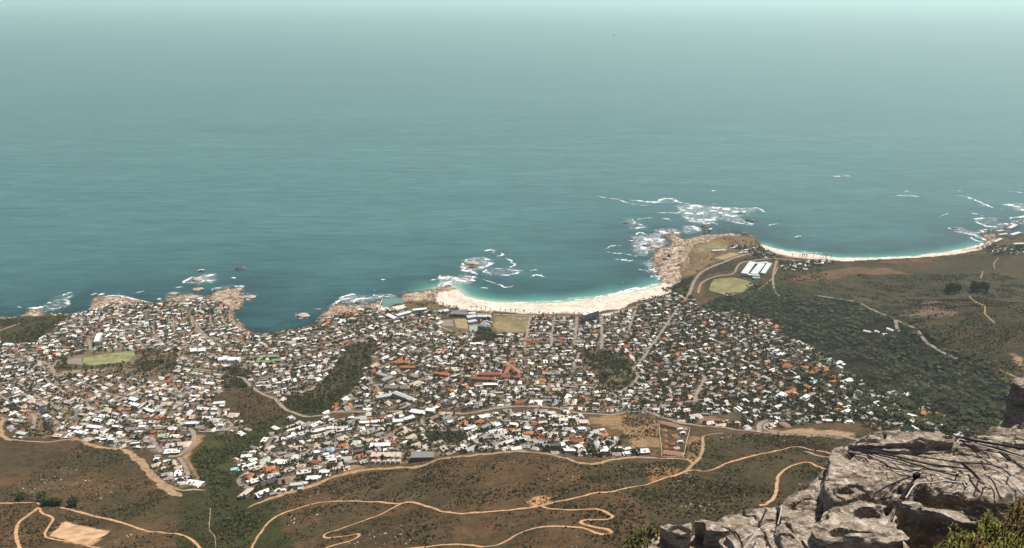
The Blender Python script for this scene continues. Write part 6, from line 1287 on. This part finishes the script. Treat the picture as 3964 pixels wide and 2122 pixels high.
for i in range(2, min(len(Lk)-2, 60), 2):
    t = Lk[i+1]-Lk[i-1]; n = np.array([-t[1], t[0]])/(np.linalg.norm(t)+1e-6); p = Lk[i]+n*(rd_k[2]*1.15/2-1.2)*random.choice((-1, 1)); car(p[0], p[1], math.atan2(t[1], t[0]), 'parked along the headland road')
# ------------------------------------------------------------------ the sandstone ledge at the viewpoint
def sandstone():
    m, n, l, b = new_mat('weathered sandstone')
    tc = n.new('ShaderNodeTexCoord'); O = tc.outputs['Object']
    mp = n.new('ShaderNodeMapping'); mp.inputs['Scale'].default_value = (1, 1, 3.2); l.new(O, mp.inputs[0])
    big = noise_node(n, l, 3.5, 5, .62, mp.outputs[0], .4); mid = noise_node(n, l, 17, 5, .7, mp.outputs[0], .5); fine = noise_node(n, l, 80, 4, .7, O)
    lich = n.new('ShaderNodeTexVoronoi'); lich.inputs['Scale'].default_value = 24; l.new(O, lich.inputs['Vector'])
    c = mixrgb(n, l, 'MIX', ramp(n, l, big.outputs['Fac'], [(.35, 0), (.62, 1)]), (.225, .172, .125), (.42, .345, .262))
    c = mixrgb(n, l, 'MIX', ramp(n, l, mid.outputs['Fac'], [(.50, 0), (.63, 1)]), c, (.63, .555, .455))
    c = mixrgb(n, l, 'MIX', ramp(n, l, mid.outputs['Fac'], [(.33, .85), (.43, 0)]), c, (.085, .07, .058))
    st = noise_node(n, l, 6.0, 4, .6, O); c = mixrgb(n, l, 'MIX', ramp(n, l, st.outputs['Fac'], [(.62, 0), (.75, .65)]), c, (.22, .125, .07))
    sp = noise_node(n, l, 9.0, 2, .5, O)
    f = n.new('ShaderNodeMath'); f.operation = 'MULTIPLY'; l.new(ramp(n, l, lich.outputs['Distance'], [(.16, 1), (.24, 0)]), f.inputs[0]); l.new(ramp(n, l, sp.outputs['Fac'], [(.56, 0), (.62, 1)]), f.inputs[1])
    c = mixrgb(n, l, 'MIX', f.outputs[0], c, (.62, .60, .54))
    c = mixrgb(n, l, 'MULTIPLY', 1.0, c, ramp(n, l, fine.outputs['Fac'], [(.3, .72), (.7, 1.2)]))
    l.new(c, b.inputs['Base Color']); b.inputs['Roughness'].default_value = .92; b.inputs['Specular IOR Level'].default_value = .15
    ad = n.new('ShaderNodeMath'); ad.operation = 'MULTIPLY_ADD'; l.new(mid.outputs['Fac'], ad.inputs[0]); ad.inputs[1].default_value = 2.6; l.new(fine.outputs['Fac'], ad.inputs[2])
    bp = n.new('ShaderNodeBump'); bp.inputs['Strength'].default_value = .9; bp.inputs['Distance'].default_value = .016
    l.new(ad.outputs[0], bp.inputs['Height']); l.new(bp.outputs[0], b.inputs['Normal'])
    return m
M_sand = sandstone()
def on_tilt(px, Hd, tx=0.0, ty=0.0, ref=None):
    """pixels onto the plane z = ZC - Hd + tx (x - rx) + ty (y - ry)"""
    px = np.asarray(px, float).reshape(-1, 2)
    if ref is None: ref = on_plane(px.mean(0)[None], ZC-Hd)[0]
    d = rays(px); t = (-Hd-tx*ref[0]-ty*ref[1])/(d[:, 2]-tx*d[:, 0]-ty*d[:, 1])
    return np.column_stack([d[:, 0]*t, d[:, 1]*t, ZC+d[:, 2]*t]), ref
def rock(name, label, f, pts, Hd, thick, seed, tx=0.0, ty=0.0, voxel=.009, rel=.028, dents=(), taper=.04, terr=.016):
    W, ref = on_tilt(fr(f, pts), Hd, tx, ty); org = W.mean(0)
    poly = W-org; n = len(poly)
    bm = bmesh.new(); ct = poly.mean(0)
    top = [bm.verts.new(tuple(p)) for p in poly]; bot = [bm.verts.new(tuple(ct+(p-ct)*(1+taper)-np.array([0, 0, thick]))) for p in poly]
    bm.faces.new(top); bm.faces.new(bot[::-1])
    for i in range(n): bm.faces.new((top[i], bot[i], bot[(i+1) % n], top[(i+1) % n]))
    bmesh.ops.recalc_face_normals(bm, faces=bm.faces); me = bpy.data.meshes.new(name); bm.to_mesh(me); bm.free()
    tmp = bpy.data.objects.new('tmp', me); COL.objects.link(tmp)
    md = tmp.modifiers.new('r', 'REMESH'); md.mode = 'VOXEL'; md.voxel_size = voxel
    sm = tmp.modifiers.new('s', 'SMOOTH'); sm.factor = .5; sm.iterations = 3
    ev = tmp.evaluated_get(bpy.context.evaluated_depsgraph_get()); em = bpy.data.meshes.new_from_object(ev)
    bpy.data.objects.remove(tmp); bpy.data.meshes.remove(me)
    nv = len(em.vertices); V = np.empty(nv*3, np.float32); em.vertices.foreach_get('co', V); V = V.reshape(-1, 3).astype(float)
    N = np.empty(nv*3, np.float32); em.vertex_normals.foreach_get('vector', N); N = N.reshape(-1, 3).astype(float)
    Wd = V+org
    up = sstep(.2, .8, N[:, 2]); side = 1-np.abs(N[:, 2])
    # flaking bedding planes on top, ledges on the sides
    rl = fbm3(Wd*np.array([4.0, 8.5, 3])+seed, seed, 4)*rel*1.9+fbm3(Wd*np.array([11, 26, 9]), seed+4, 3)*rel*.55
    q = rl/terr; qf = np.floor(q); fr_ = q-qf; rl2 = (qf+sstep(.62, .98, fr_))*terr
    V[:, 2] += up*(.25*rl+.75*rl2)
    lay = np.floor((Wd[:, 2]*1.0+fbm3(Wd*2.2, seed+9, 2)*.05)/.055)
    led = _h(lay.astype(np.int64), np.zeros(nv, np.int64), np.zeros(nv, np.int64), seed)*.022
    horiz = N*np.array([1, 1, 0])
    V += horiz*(led+fbm3(Wd*4, seed+21, 4)*.06)[:, None]*side[:, None]
    V += N*(fbm3(Wd*45, seed+33, 2)*.003)[:, None]
    cr = np.abs(fbm3(Wd*np.array([2.6, 3.4, 2.6]), seed+50, 3)); V[:, 2] -= up*(1-sstep(0, .035, cr))*.035
    if dents:
        pxv, _ = project(Wd)
        for df, cx, cy, rx, ry, dd in dents:
            c0 = fr(df, [(cx, cy)])[0]; sc = FR[df][2]
            e2 = ((pxv[:, 0]-c0[0])/(rx/sc))**2+((pxv[:, 1]-c0[1])/(ry/sc))**2
            e2 = e2*(1+.5*fbm3(Wd*9, seed+77, 2)); V[:, 2] -= sstep(.25, .6, N[:, 2])*dd*(1-sstep(.55, 1.05, e2))
    em.vertices.foreach_set('co', V.astype(np.float32).ravel()); em.update()
    em.polygons.foreach_set('use_smooth', np.zeros(len(em.polygons), bool)); em.materials.clear(); em.name = name
    return tag(obj(name, em, M_sand, loc=tuple(org)), label, 'rock')
rock('sandstone_slab', 'broad flat sandstone slab crossed by climbing ropes', 'F', [(70, 420), (130, 320), (240, 296), (500, 305), (950, 296), (1300, 290), (1375, 262), (1460, 215), (1700, 235), (2099, 250), (2450, 250), (2450, 900), (2200, 820), (2060, 790), (1960, 850), (1850, 865), (1660, 845), (1480, 830), (1330, 775), (1190, 765), (1120, 780), (960, 705), (870, 845), (600, 845), (310, 830), (80, 885), (15, 760), (10, 600), (25, 510)], 2.60, .75, 3,
     dents=[('F', 195, 768, 118, 46, .06), ('F', 450, 830, 150, 40, .05), ('F', 780, 770, 40, 40, .05), ('F', 560, 585, 60, 10, .02)])
rock('sandstone_slab', 'raised back rim of the roped slab with a dark undercut', 'F', [(236, 275), (262, 235), (340, 188), (460, 138), (640, 122), (900, 140), (1200, 150), (1350, 166), (1372, 205), (1362, 262), (1100, 276), (900, 262), (700, 262), (520, 276), (330, 288)], 2.555, .10, 5, voxel=.007, rel=.024, dents=[('F', 460, 200, 90, 16, .04), ('F', 1290, 205, 60, 18, .04)])
rock('sandstone_slab', 'flat rock shelf behind the roped slab beyond the notch', 'F', [(1462, 205), (1620, 168), (1800, 152), (1960, 130), (2099, 150), (2500, 140), (2500, 330), (2099, 275), (1700, 250), (1500, 225)], 2.57, .5, 8)
rock('sandstone_boulder', 'pitted low boulder in front of the roped slab', 'F', [(-60, 1060), (10, 980), (90, 915), (280, 885), (450, 862), (620, 852), (730, 900), (760, 940), (735, 1000), (690, 1070), (760, 1130), (830, 1210), (912, 1285), (830, 1325), (650, 1335), (520, 1320), (380, 1300), (150, 1275), (30, 1290), (-100, 1260), (-160, 1180)], 2.52, .9, 11,
     dents=[('F', 430, 975, 140, 55, .13), ('F', 680, 930, 70, 50, .12), ('F', 150, 1215, 110, 45, .10), ('F', 340, 1230, 180, 16, .06), ('F', 560, 960, 45, 70, .02)])
rock('sandstone_boulder', 'rock ridge with a deep shaded face above the green shrub', 'F', [(770, 880), (860, 868), (980, 885), (1100, 912), (1300, 930), (1450, 968), (1560, 1028), (1750, 1085), (1900, 1150), (2200, 1300), (2000, 1330), (1640, 1125), (1400, 1085), (1250, 1005), (1130, 975), (980, 955), (880, 925), (800, 912)], 2.50, 1.5, 14, rel=.026, voxel=.010)
rock('sandstone_slab', 'bright tilted slab falling away left of the roped slab', 'G', [(1010, 360), (1100, 320), (1180, 270), (1270, 218), (1430, 205), (1600, 190), (1720, 188), (1850, 140), (1890, 50), (1960, 5), (1975, -40), (2100, -80), (2170, -130), (2280, -210), (2320, -240), (2330, -60), (2310, 80), (2260, 220), (2230, 330), (2060, 490), (1960, 600), (1900, 760), (1380, 760), (1350, 570), (1280, 440), (1130, 375)], 2.78, .9, 17, tx=.10, ty=.02, rel=.03,
     dents=[('G', 1850, 430, 70, 120, .10), ('G', 1760, 330, 22, 150, .09)])
rock('sandstone_boulder', 'grey flat-topped boulder at the left end of the ledge', 'G', [(420, 385), (520, 368), (700, 376), (800, 345), (900, 312), (1000, 322), (1040, 352), (1140, 405), (1230, 440), (1130, 455), (950, 440), (940, 360), (800, 345), (790, 440), (700, 470), (540, 440), (470, 400)], 2.64, .30, 21, voxel=.008, rel=.016)
rock('sandstone_boulder', 'rounded lichen-spotted boulder under the grey flat-topped one', 'G', [(770, 520), (830, 470), (910, 448), (1020, 455), (1120, 462), (1160, 540), (1130, 700), (1080, 900), (760, 900), (745, 640)], 2.80, .6, 24, rel=.018)
rock('sandstone_boulder', 'upright block between the left boulders', 'G', [(545, 475), (640, 465), (755, 460), (760, 640), (740, 900), (560, 900), (565, 620)], 2.82, .5, 27, rel=.014, voxel=.0085)
rock('sandstone_boulder', 'dark-faced outer boulder at the far left end', 'G', [(330, 520), (400, 450), (480, 430), (530, 470), (555, 560), (575, 700), (480, 640), (380, 580)], 2.74, .7, 30, rel=.02)
rock('sandstone_boulder', 'small pale stone beside the left shrub', 'G', [(250, 640), (300, 595), (350, 580), (440, 640), (500, 760), (250, 760)], 2.72, .3, 33, rel=.015, voxel=.0085)
rock('sandstone_boulder', 'narrow tilted rock rib below the bright slab', 'G', [(1150, 480), (1230, 420), (1300, 450), (1400, 640), (1440, 800), (1340, 800), (1240, 560)], 2.60, .8, 36, rel=.014, voxel=.0085)
rock('sandstone_boulder', 'wedge of rock in the cleft beside the pitted boulder', 'G', [(1740, 420), (1800, 370), (1880, 440), (1960, 560), (1990, 640), (2200, 560), (2240, 480), (2180, 700), (2100, 900), (1800, 900), (1830, 640)], 2.72, .6, 39, rel=.02)
rock('sandstone_boulder', 'lower foot of the pitted boulder at the picture edge', 'F', [(-150, 1330), (40, 1320), (400, 1345), (640, 1360), (720, 1420), (700, 1600), (-150, 1600)], 2.62, .5, 42)
rock('rock_pillar', 'dark shaded rock pillar standing out beyond the ledge', 'R', [(2335, 1160), (2350, 1130), (2400, 1112), (2500, 1100), (2750, 1120), (2750, 1190), (2520, 1195), (2400, 1192)], 6.2, 7.0, 45, voxel=.06, rel=.08, taper=.0, terr=.05)
rock('sandstone_boulder', 'broken rocks at the foot of the dark pillar', 'F', [(1700, 140), (1760, 80), (1820, 45), (1880, 70), (1960, 110), (2010, 70), (2099, 45), (2300, 60), (2300, 220), (1720, 200)], 3.1, 1.2, 48, voxel=.02, rel=.05)
# the cliff mass that carries the ledge
W = on_plane(fr('S', [(2600, 2122), (2800, 2066), (2990, 2010), (3110, 1925), (3225, 1830), (3290, 1740), (3500, 1712), (3700, 1712), (4000, 1712), (4600, 1712)]), ZC-3.3)
W = np.vstack([W, [(6, .2, ZC-3.3), (6, -6, ZC-3.3), (-2, -6, ZC-3.3), (-2, .2, ZC-3.3), (.3, 1.0, ZC-3.3)]])
n_ = len(W); lev = [0, -.6, -2, -6, -15, -40, -120]; V = []
for z_ in lev:
    r_ = fbm3(np.column_stack([W[:, 0]*.8, W[:, 1]*.8, np.full(n_, z_*.3)]), 5, 3)
    c_ = W[:-5].mean(0); V.append(np.column_stack([W[:, :2]+(W[:, :2]-c_[:2])*(.002*abs(z_)+.05*r_*(z_ < 0))[:, None], W[:, 2]+z_]))
V = np.vstack(V); F = [tuple(range(n_))]
for k in range(len(lev)-1): F += [(k*n_+i, k*n_+(i+1) % n_, (k+1)*n_+(i+1) % n_, (k+1)*n_+i) for i in range(n_)]
F = [f[::-1] for f in F]
tag(obj('cliff', mesh_data('cliff', V, F), M_sand), kind='structure')

# ------------------------------------------------------------------ climbing ropes and hardware
M_rope = plain_mat('dark blue climbing rope', (.022, .022, .032), .8, .4, 60); M_wrope = plain_mat('white static rope', (.46, .42, .37), .8, .25, 60); M_web = plain_mat('black webbing', (.016, .015, .018), .9, .2, 40); M_steel = plain_mat('worn steel', (.16, .145, .13), .4, .3, 20, .5, .8)
def tube(path, rad, n=7):
    p = np.asarray(path, float); T = np.gradient(p, axis=0); T /= np.linalg.norm(T, axis=1)[:, None]+1e-9
    A = np.cross(T, [0, 0, 1.]); A /= np.linalg.norm(A, axis=1)[:, None]+1e-9; Bn = np.cross(A, T)
    a = np.arange(n)*6.2832/n
    V = (p[:, None]+rad*(np.cos(a)[None, :, None]*A[:, None]+np.sin(a)[None, :, None]*Bn[:, None])).reshape(-1, 3)
    m = len(p); i = np.arange(m-1)[:, None]*n; j = np.arange(n)[None]; F = np.stack([i+j, i+(j+1) % n, i+n+(j+1) % n, i+n+j], -1).reshape(-1, 4)
    return V, np.ascontiguousarray(F)
def rope(f, pts, Hd, rad, mat, label, sag=0.0, name='climbing_rope', group=None):
    W = on_plane(fr(f, pts), ZC-Hd); L = smooth_line(W, .02)
    L[:, 2] += fbm3(L*7, 4, 2)*.008
    V, F = tube(L, rad); o = L.mean(0)
    return tag(obj(name, mesh_data(name, V-o, F, True), mat, loc=tuple(o)), label, 'rope' if 'rope' in name else 'sling', group)
HR = 2.555
ROPES = [([(225, 285), (520, 322), (900, 392), (1250, 442), (1450, 468), (1700, 485), (1850, 525), (1910, 565), (1955, 610)], .0075, M_rope, 'uppermost dark rope running right from the slab corner to a ring'),
 ([(228, 290), (560, 372), (850, 432), (1100, 490), (1480, 527)], .0085, M_rope, 'thick dark rope in the middle of the fan from the slab corner'), ([(228, 295), (540, 385), (820, 455), (1080, 530), (1290, 580), (1400, 603)], .008, M_rope, 'dark rope under the middle rope of the fan'),
 ([(230, 298), (420, 378), (560, 450), (650, 500), (700, 560), (780, 600), (920, 616)], .0055, M_rope, 'lowest dark rope of the fan hanging to the black device'), ([(228, 292), (540, 360), (830, 422), (1080, 478), (1380, 512)], .006, M_rope, 'dark rope lying close above the middle rope'), ([(228, 300), (500, 395), (760, 465), (900, 510)], .0055, M_rope, 'short dark rope lying under the fan of ropes'),
 ([(700, 465), (760, 522), (850, 553), (960, 552), (1035, 528)], .0055, M_rope, 'slack loop of dark rope across the slab'), ([(1440, 475), (1520, 540), (1580, 600), (1650, 685)], .016, M_web, 'thick black sling leading to a steel ring'),
 ([(1440, 208), (1700, 256), (2099, 320), (2400, 355)], .014, M_rope, 'thick dark rope along the back shelf'), ([(1405, 235), (1550, 262), (1800, 315), (2099, 402), (2400, 480)], .011, M_rope, 'dark rope over the notch running below the thick one'), ([(1385, 262), (1410, 228), (1460, 238), (1600, 282), (1850, 350), (2099, 415)], .008, M_wrope, 'white rope bent over the notch edge'),
 ([(1700, 505), (1850, 575), (1950, 655), (2099, 805), (2250, 950)], .009, M_wrope, 'white rope running down right towards the brown shrub'), ([(490, 850), (530, 785), (700, 692), (850, 632), (940, 612)], .009, M_rope, 'dark cord from the black device down to the slab edge'), ([(842, 845), (950, 702), (1100, 683), (1250, 660)], .008, M_wrope, 'pale rope over the broken slab edge'), ([(1240, 655), (1350, 672), (1460, 690), (1480, 730)], .010, M_wrope, 'pale knotted rope end near the rings'),
 ([(790, 850), (860, 745), (945, 630)], .014, M_web, 'black webbing strap over the slab edge'), ([(1440, 250), (1560, 325), (1620, 405), (1760, 485)], .007, M_web, 'thin black cord hanging from the notch'), ([(1620, 325), (1700, 380), (1735, 435)], .0055, M_web, 'short thin black cord on the back of the slab'), ([(1840, 355), (1890, 400), (1950, 445)], .012, M_web, 'short black strap under the back ropes'), ([(1720, 620), (1780, 690), (1850, 850)], .008, M_web, 'dark cord lying in the crack at the slab front')]
for pts, rad, mt, lab in ROPES: rope('F', pts, HR, rad*.52, mt, lab)
for pts, Hd, rad, mt, lab in (([(1792, 165), (1775, 270), (1748, 372)], 2.70, .006, M_wrope, 'white sling hanging down the bright slab'), ([(1622, 210), (1565, 330), (1530, 400), (1560, 430)], 2.66, .008, M_web, 'dark cord hanging down the bright slab'), ([(1370, 650), (1460, 530), (1560, 420)], 2.66, .006, M_wrope, 'thin pale cord at the foot of the bright slab'), ([(1340, 560), (1500, 450), (1650, 365)], 2.66, .006, M_wrope, 'thin pale cord crossing the bright slab'), ([(1785, 515), (1850, 560), (1910, 605)], 2.62, .007, M_wrope, 'white rope piece in the cleft')):
    rope('G', pts, Hd, rad*.55, mt, lab)
def ring(f, x, y, R, rr, lab, Hd=HR-.01, rz=0.0):
    p = on_plane(fr(f, [(x, y)]), ZC-Hd)[0]; a = np.linspace(0, 6.2832, 25)
    L = np.column_stack([R*1.5*np.cos(a), R*np.sin(a), .012*np.sin(a)]); V, F = tube(L, rr)
    e = tag(empty('anchor_ring', tuple(p), rz), lab, 'anchor'); obj('ring', mesh_data('ring', V, F, True), M_steel, e)
    obj('bolt', mesh_data('bolt', *lathe([(.004, -.05), (.0045, .004), (.006, .002), (.006, .005), (.001, .006)], 8)), M_steel, e).location = (R*1.5, 0, 0)
for k, (x, y, lab) in enumerate(((1090, 630, 'steel ring just right of the black device'), (1470, 695, 'steel ring holding the pale knotted rope'), (1400, 598, 'steel ring at the end of the fan ropes'), (1645, 680, 'rusty ring at the end of the thick sling'), (1705, 742, 'lone steel ring near the slab front'), (1955, 610, 'steel ring at the end of the uppermost rope'))):
    ring('F', x, y, .012, .0032, lab, rz=k*.7)
p = on_plane(fr('F', [(955, 608)]), ZC-HR+.02)[0]
e = tag(empty('belay_device', tuple(p), .5), 'black metal belay device where cord and webbing meet', 'belay device')
obj('body', mesh_data('body', *vbox(-.018, .018, -.011, .011, -.015, .015)), M_web, e); V, F = tube(np.column_stack([.026+.018*np.cos(np.linspace(0, 6.28, 21)), .012*np.sin(np.linspace(0, 6.28, 21)), np.zeros(21)]), .0032); obj('carabiner', mesh_data('carabiner', V, F, True), M_steel, e)

# ------------------------------------------------------------------ shrubs on the ledge
def shrub(lab, f, poly, Hd, n, col1, col2, seed, length=.26):
    r = np.random.default_rng(seed); pl = fr(f, poly); lo, hi = pl.min(0), pl.max(0)
    q = r.uniform(lo, hi, (n*4, 2)); q = q[inpoly(q, pl)][:n]; n = len(q)
    hd = Hd+r.uniform(-.05, .12, n); d = rays(q); t = -hd/d[:, 2]; tip = d*t[:, None]+np.array([0, 0, ZC])
    root = tip+np.column_stack([r.normal(0, .05, n), r.normal(0, .05, n), -length*r.uniform(.7, 1.3, n)])
    org = root.mean(0); LV, LF, LC, SV, SF = [], [], [], [], []
    for k in range(n):
        ax = tip[k]-root[k]; L = np.linalg.norm(ax); ax /= L; m = 30; s = r.uniform(.12, 1.0, m); ph = np.arange(m)*2.4+r.uniform(0, 6)
        a = np.cross(ax, [1, 0, .3]); a /= np.linalg.norm(a); b = np.cross(ax, a)
        out = np.cos(ph)[:, None]*a+np.sin(ph)[:, None]*b; base = root[k]+ax*(s*L)[:, None]
        ll = r.uniform(.022, .042, m)[:, None]*(1.15-.5*s[:, None]); dirv = out*.75+ax*.75; w = np.cross(dirv, ax); w /= np.linalg.norm(w, axis=1)[:, None]+1e-9; w = w*ll*.17
        quad = np.stack([base, base+dirv*ll*.5+w, base+dirv*ll, base+dirv*ll*.5-w], 1)-org
        kk = len(LV)*4*m
        LV.append(quad.reshape(-1, 3)); LF.append(kk+np.arange(m*4).reshape(-1, 4)); mix = r.random(); c = np.array(col1)*(1-mix)+np.array(col2)*mix
        LC.append(np.repeat(c[None]*r.uniform(.6, 1.35, (m, 1)), 4, 0))
        V, F = tube(np.array([root[k]-org-ax*.1, root[k]-org+ax*L*.5, tip[k]-org]), .0028, 4); SF.append(F+len(SV)*12); SV.append(V)
    e = tag(empty('shrub', tuple(org)), lab, 'shrub')
    me = mesh_data('leaves', np.vstack(LV), np.vstack(LF)); set_col(me, np.clip(np.vstack(LC), .005, .6)); o = obj('leaves', me, M_leafy, e); o['kind'] = 'stuff'
    o = obj('stems', mesh_data('stems', np.vstack(SV), np.vstack(SF)), M_bark, e); o['kind'] = 'stuff'
m, n, l, b = new_mat('shrub leaf'); at = n.new('ShaderNodeAttribute'); at.attribute_name = 'Col'; l.new(at.outputs['Color'], b.inputs['Base Color']); b.inputs['Roughness'].default_value = .55
tl = n.new('ShaderNodeBsdfTranslucent'); l.new(at.outputs['Color'], tl.inputs[0]); mx = n.new('ShaderNodeMixShader'); mx.inputs[0].default_value = .35; l.new(b.outputs[0], mx.inputs[1]); l.new(tl.outputs[0], mx.inputs[2]); l.new(mx.outputs[0], n['Material Output'].inputs[0])
M_leafy = m
shrub('bright yellow-green shrub growing below the rock ridge', 'F', [(1300, 1420), (1290, 1320), (1330, 1130), (1370, 1080), (1450, 1200), (1560, 1180), (1680, 1060), (1715, 940), (1780, 1080), (1900, 1120), (2000, 1200), (2200, 1250), (2250, 1600), (1300, 1600)], 2.34, 420, (.27, .28, .06), (.38, .36, .10), 5)
shrub('brown-tipped shrub against the right part of the slab', 'F', [(1880, 1080), (1960, 980), (2010, 880), (2060, 830), (2200, 780), (2300, 900), (2300, 1350), (2050, 1260), (1940, 1180)], 2.38, 260, (.30, .19, .08), (.24, .19, .06), 6)
shrub('small orange-brown shrub in front of the dark rock face', 'F', [(1500, 1420), (1540, 1280), (1620, 1250), (1700, 1300), (1700, 1450), (1500, 1500)], 2.31, 70, (.28, .15, .05), (.22, .14, .05), 7)
shrub('olive-green shrub beside the left end of the ledge', 'G', [(20, 680), (60, 560), (150, 480), (250, 420), (370, 380), (430, 390), (380, 470), (320, 560), (260, 640), (240, 720)], 2.72, 230, (.13, .14, .035), (.19, .175, .05), 8, .2)
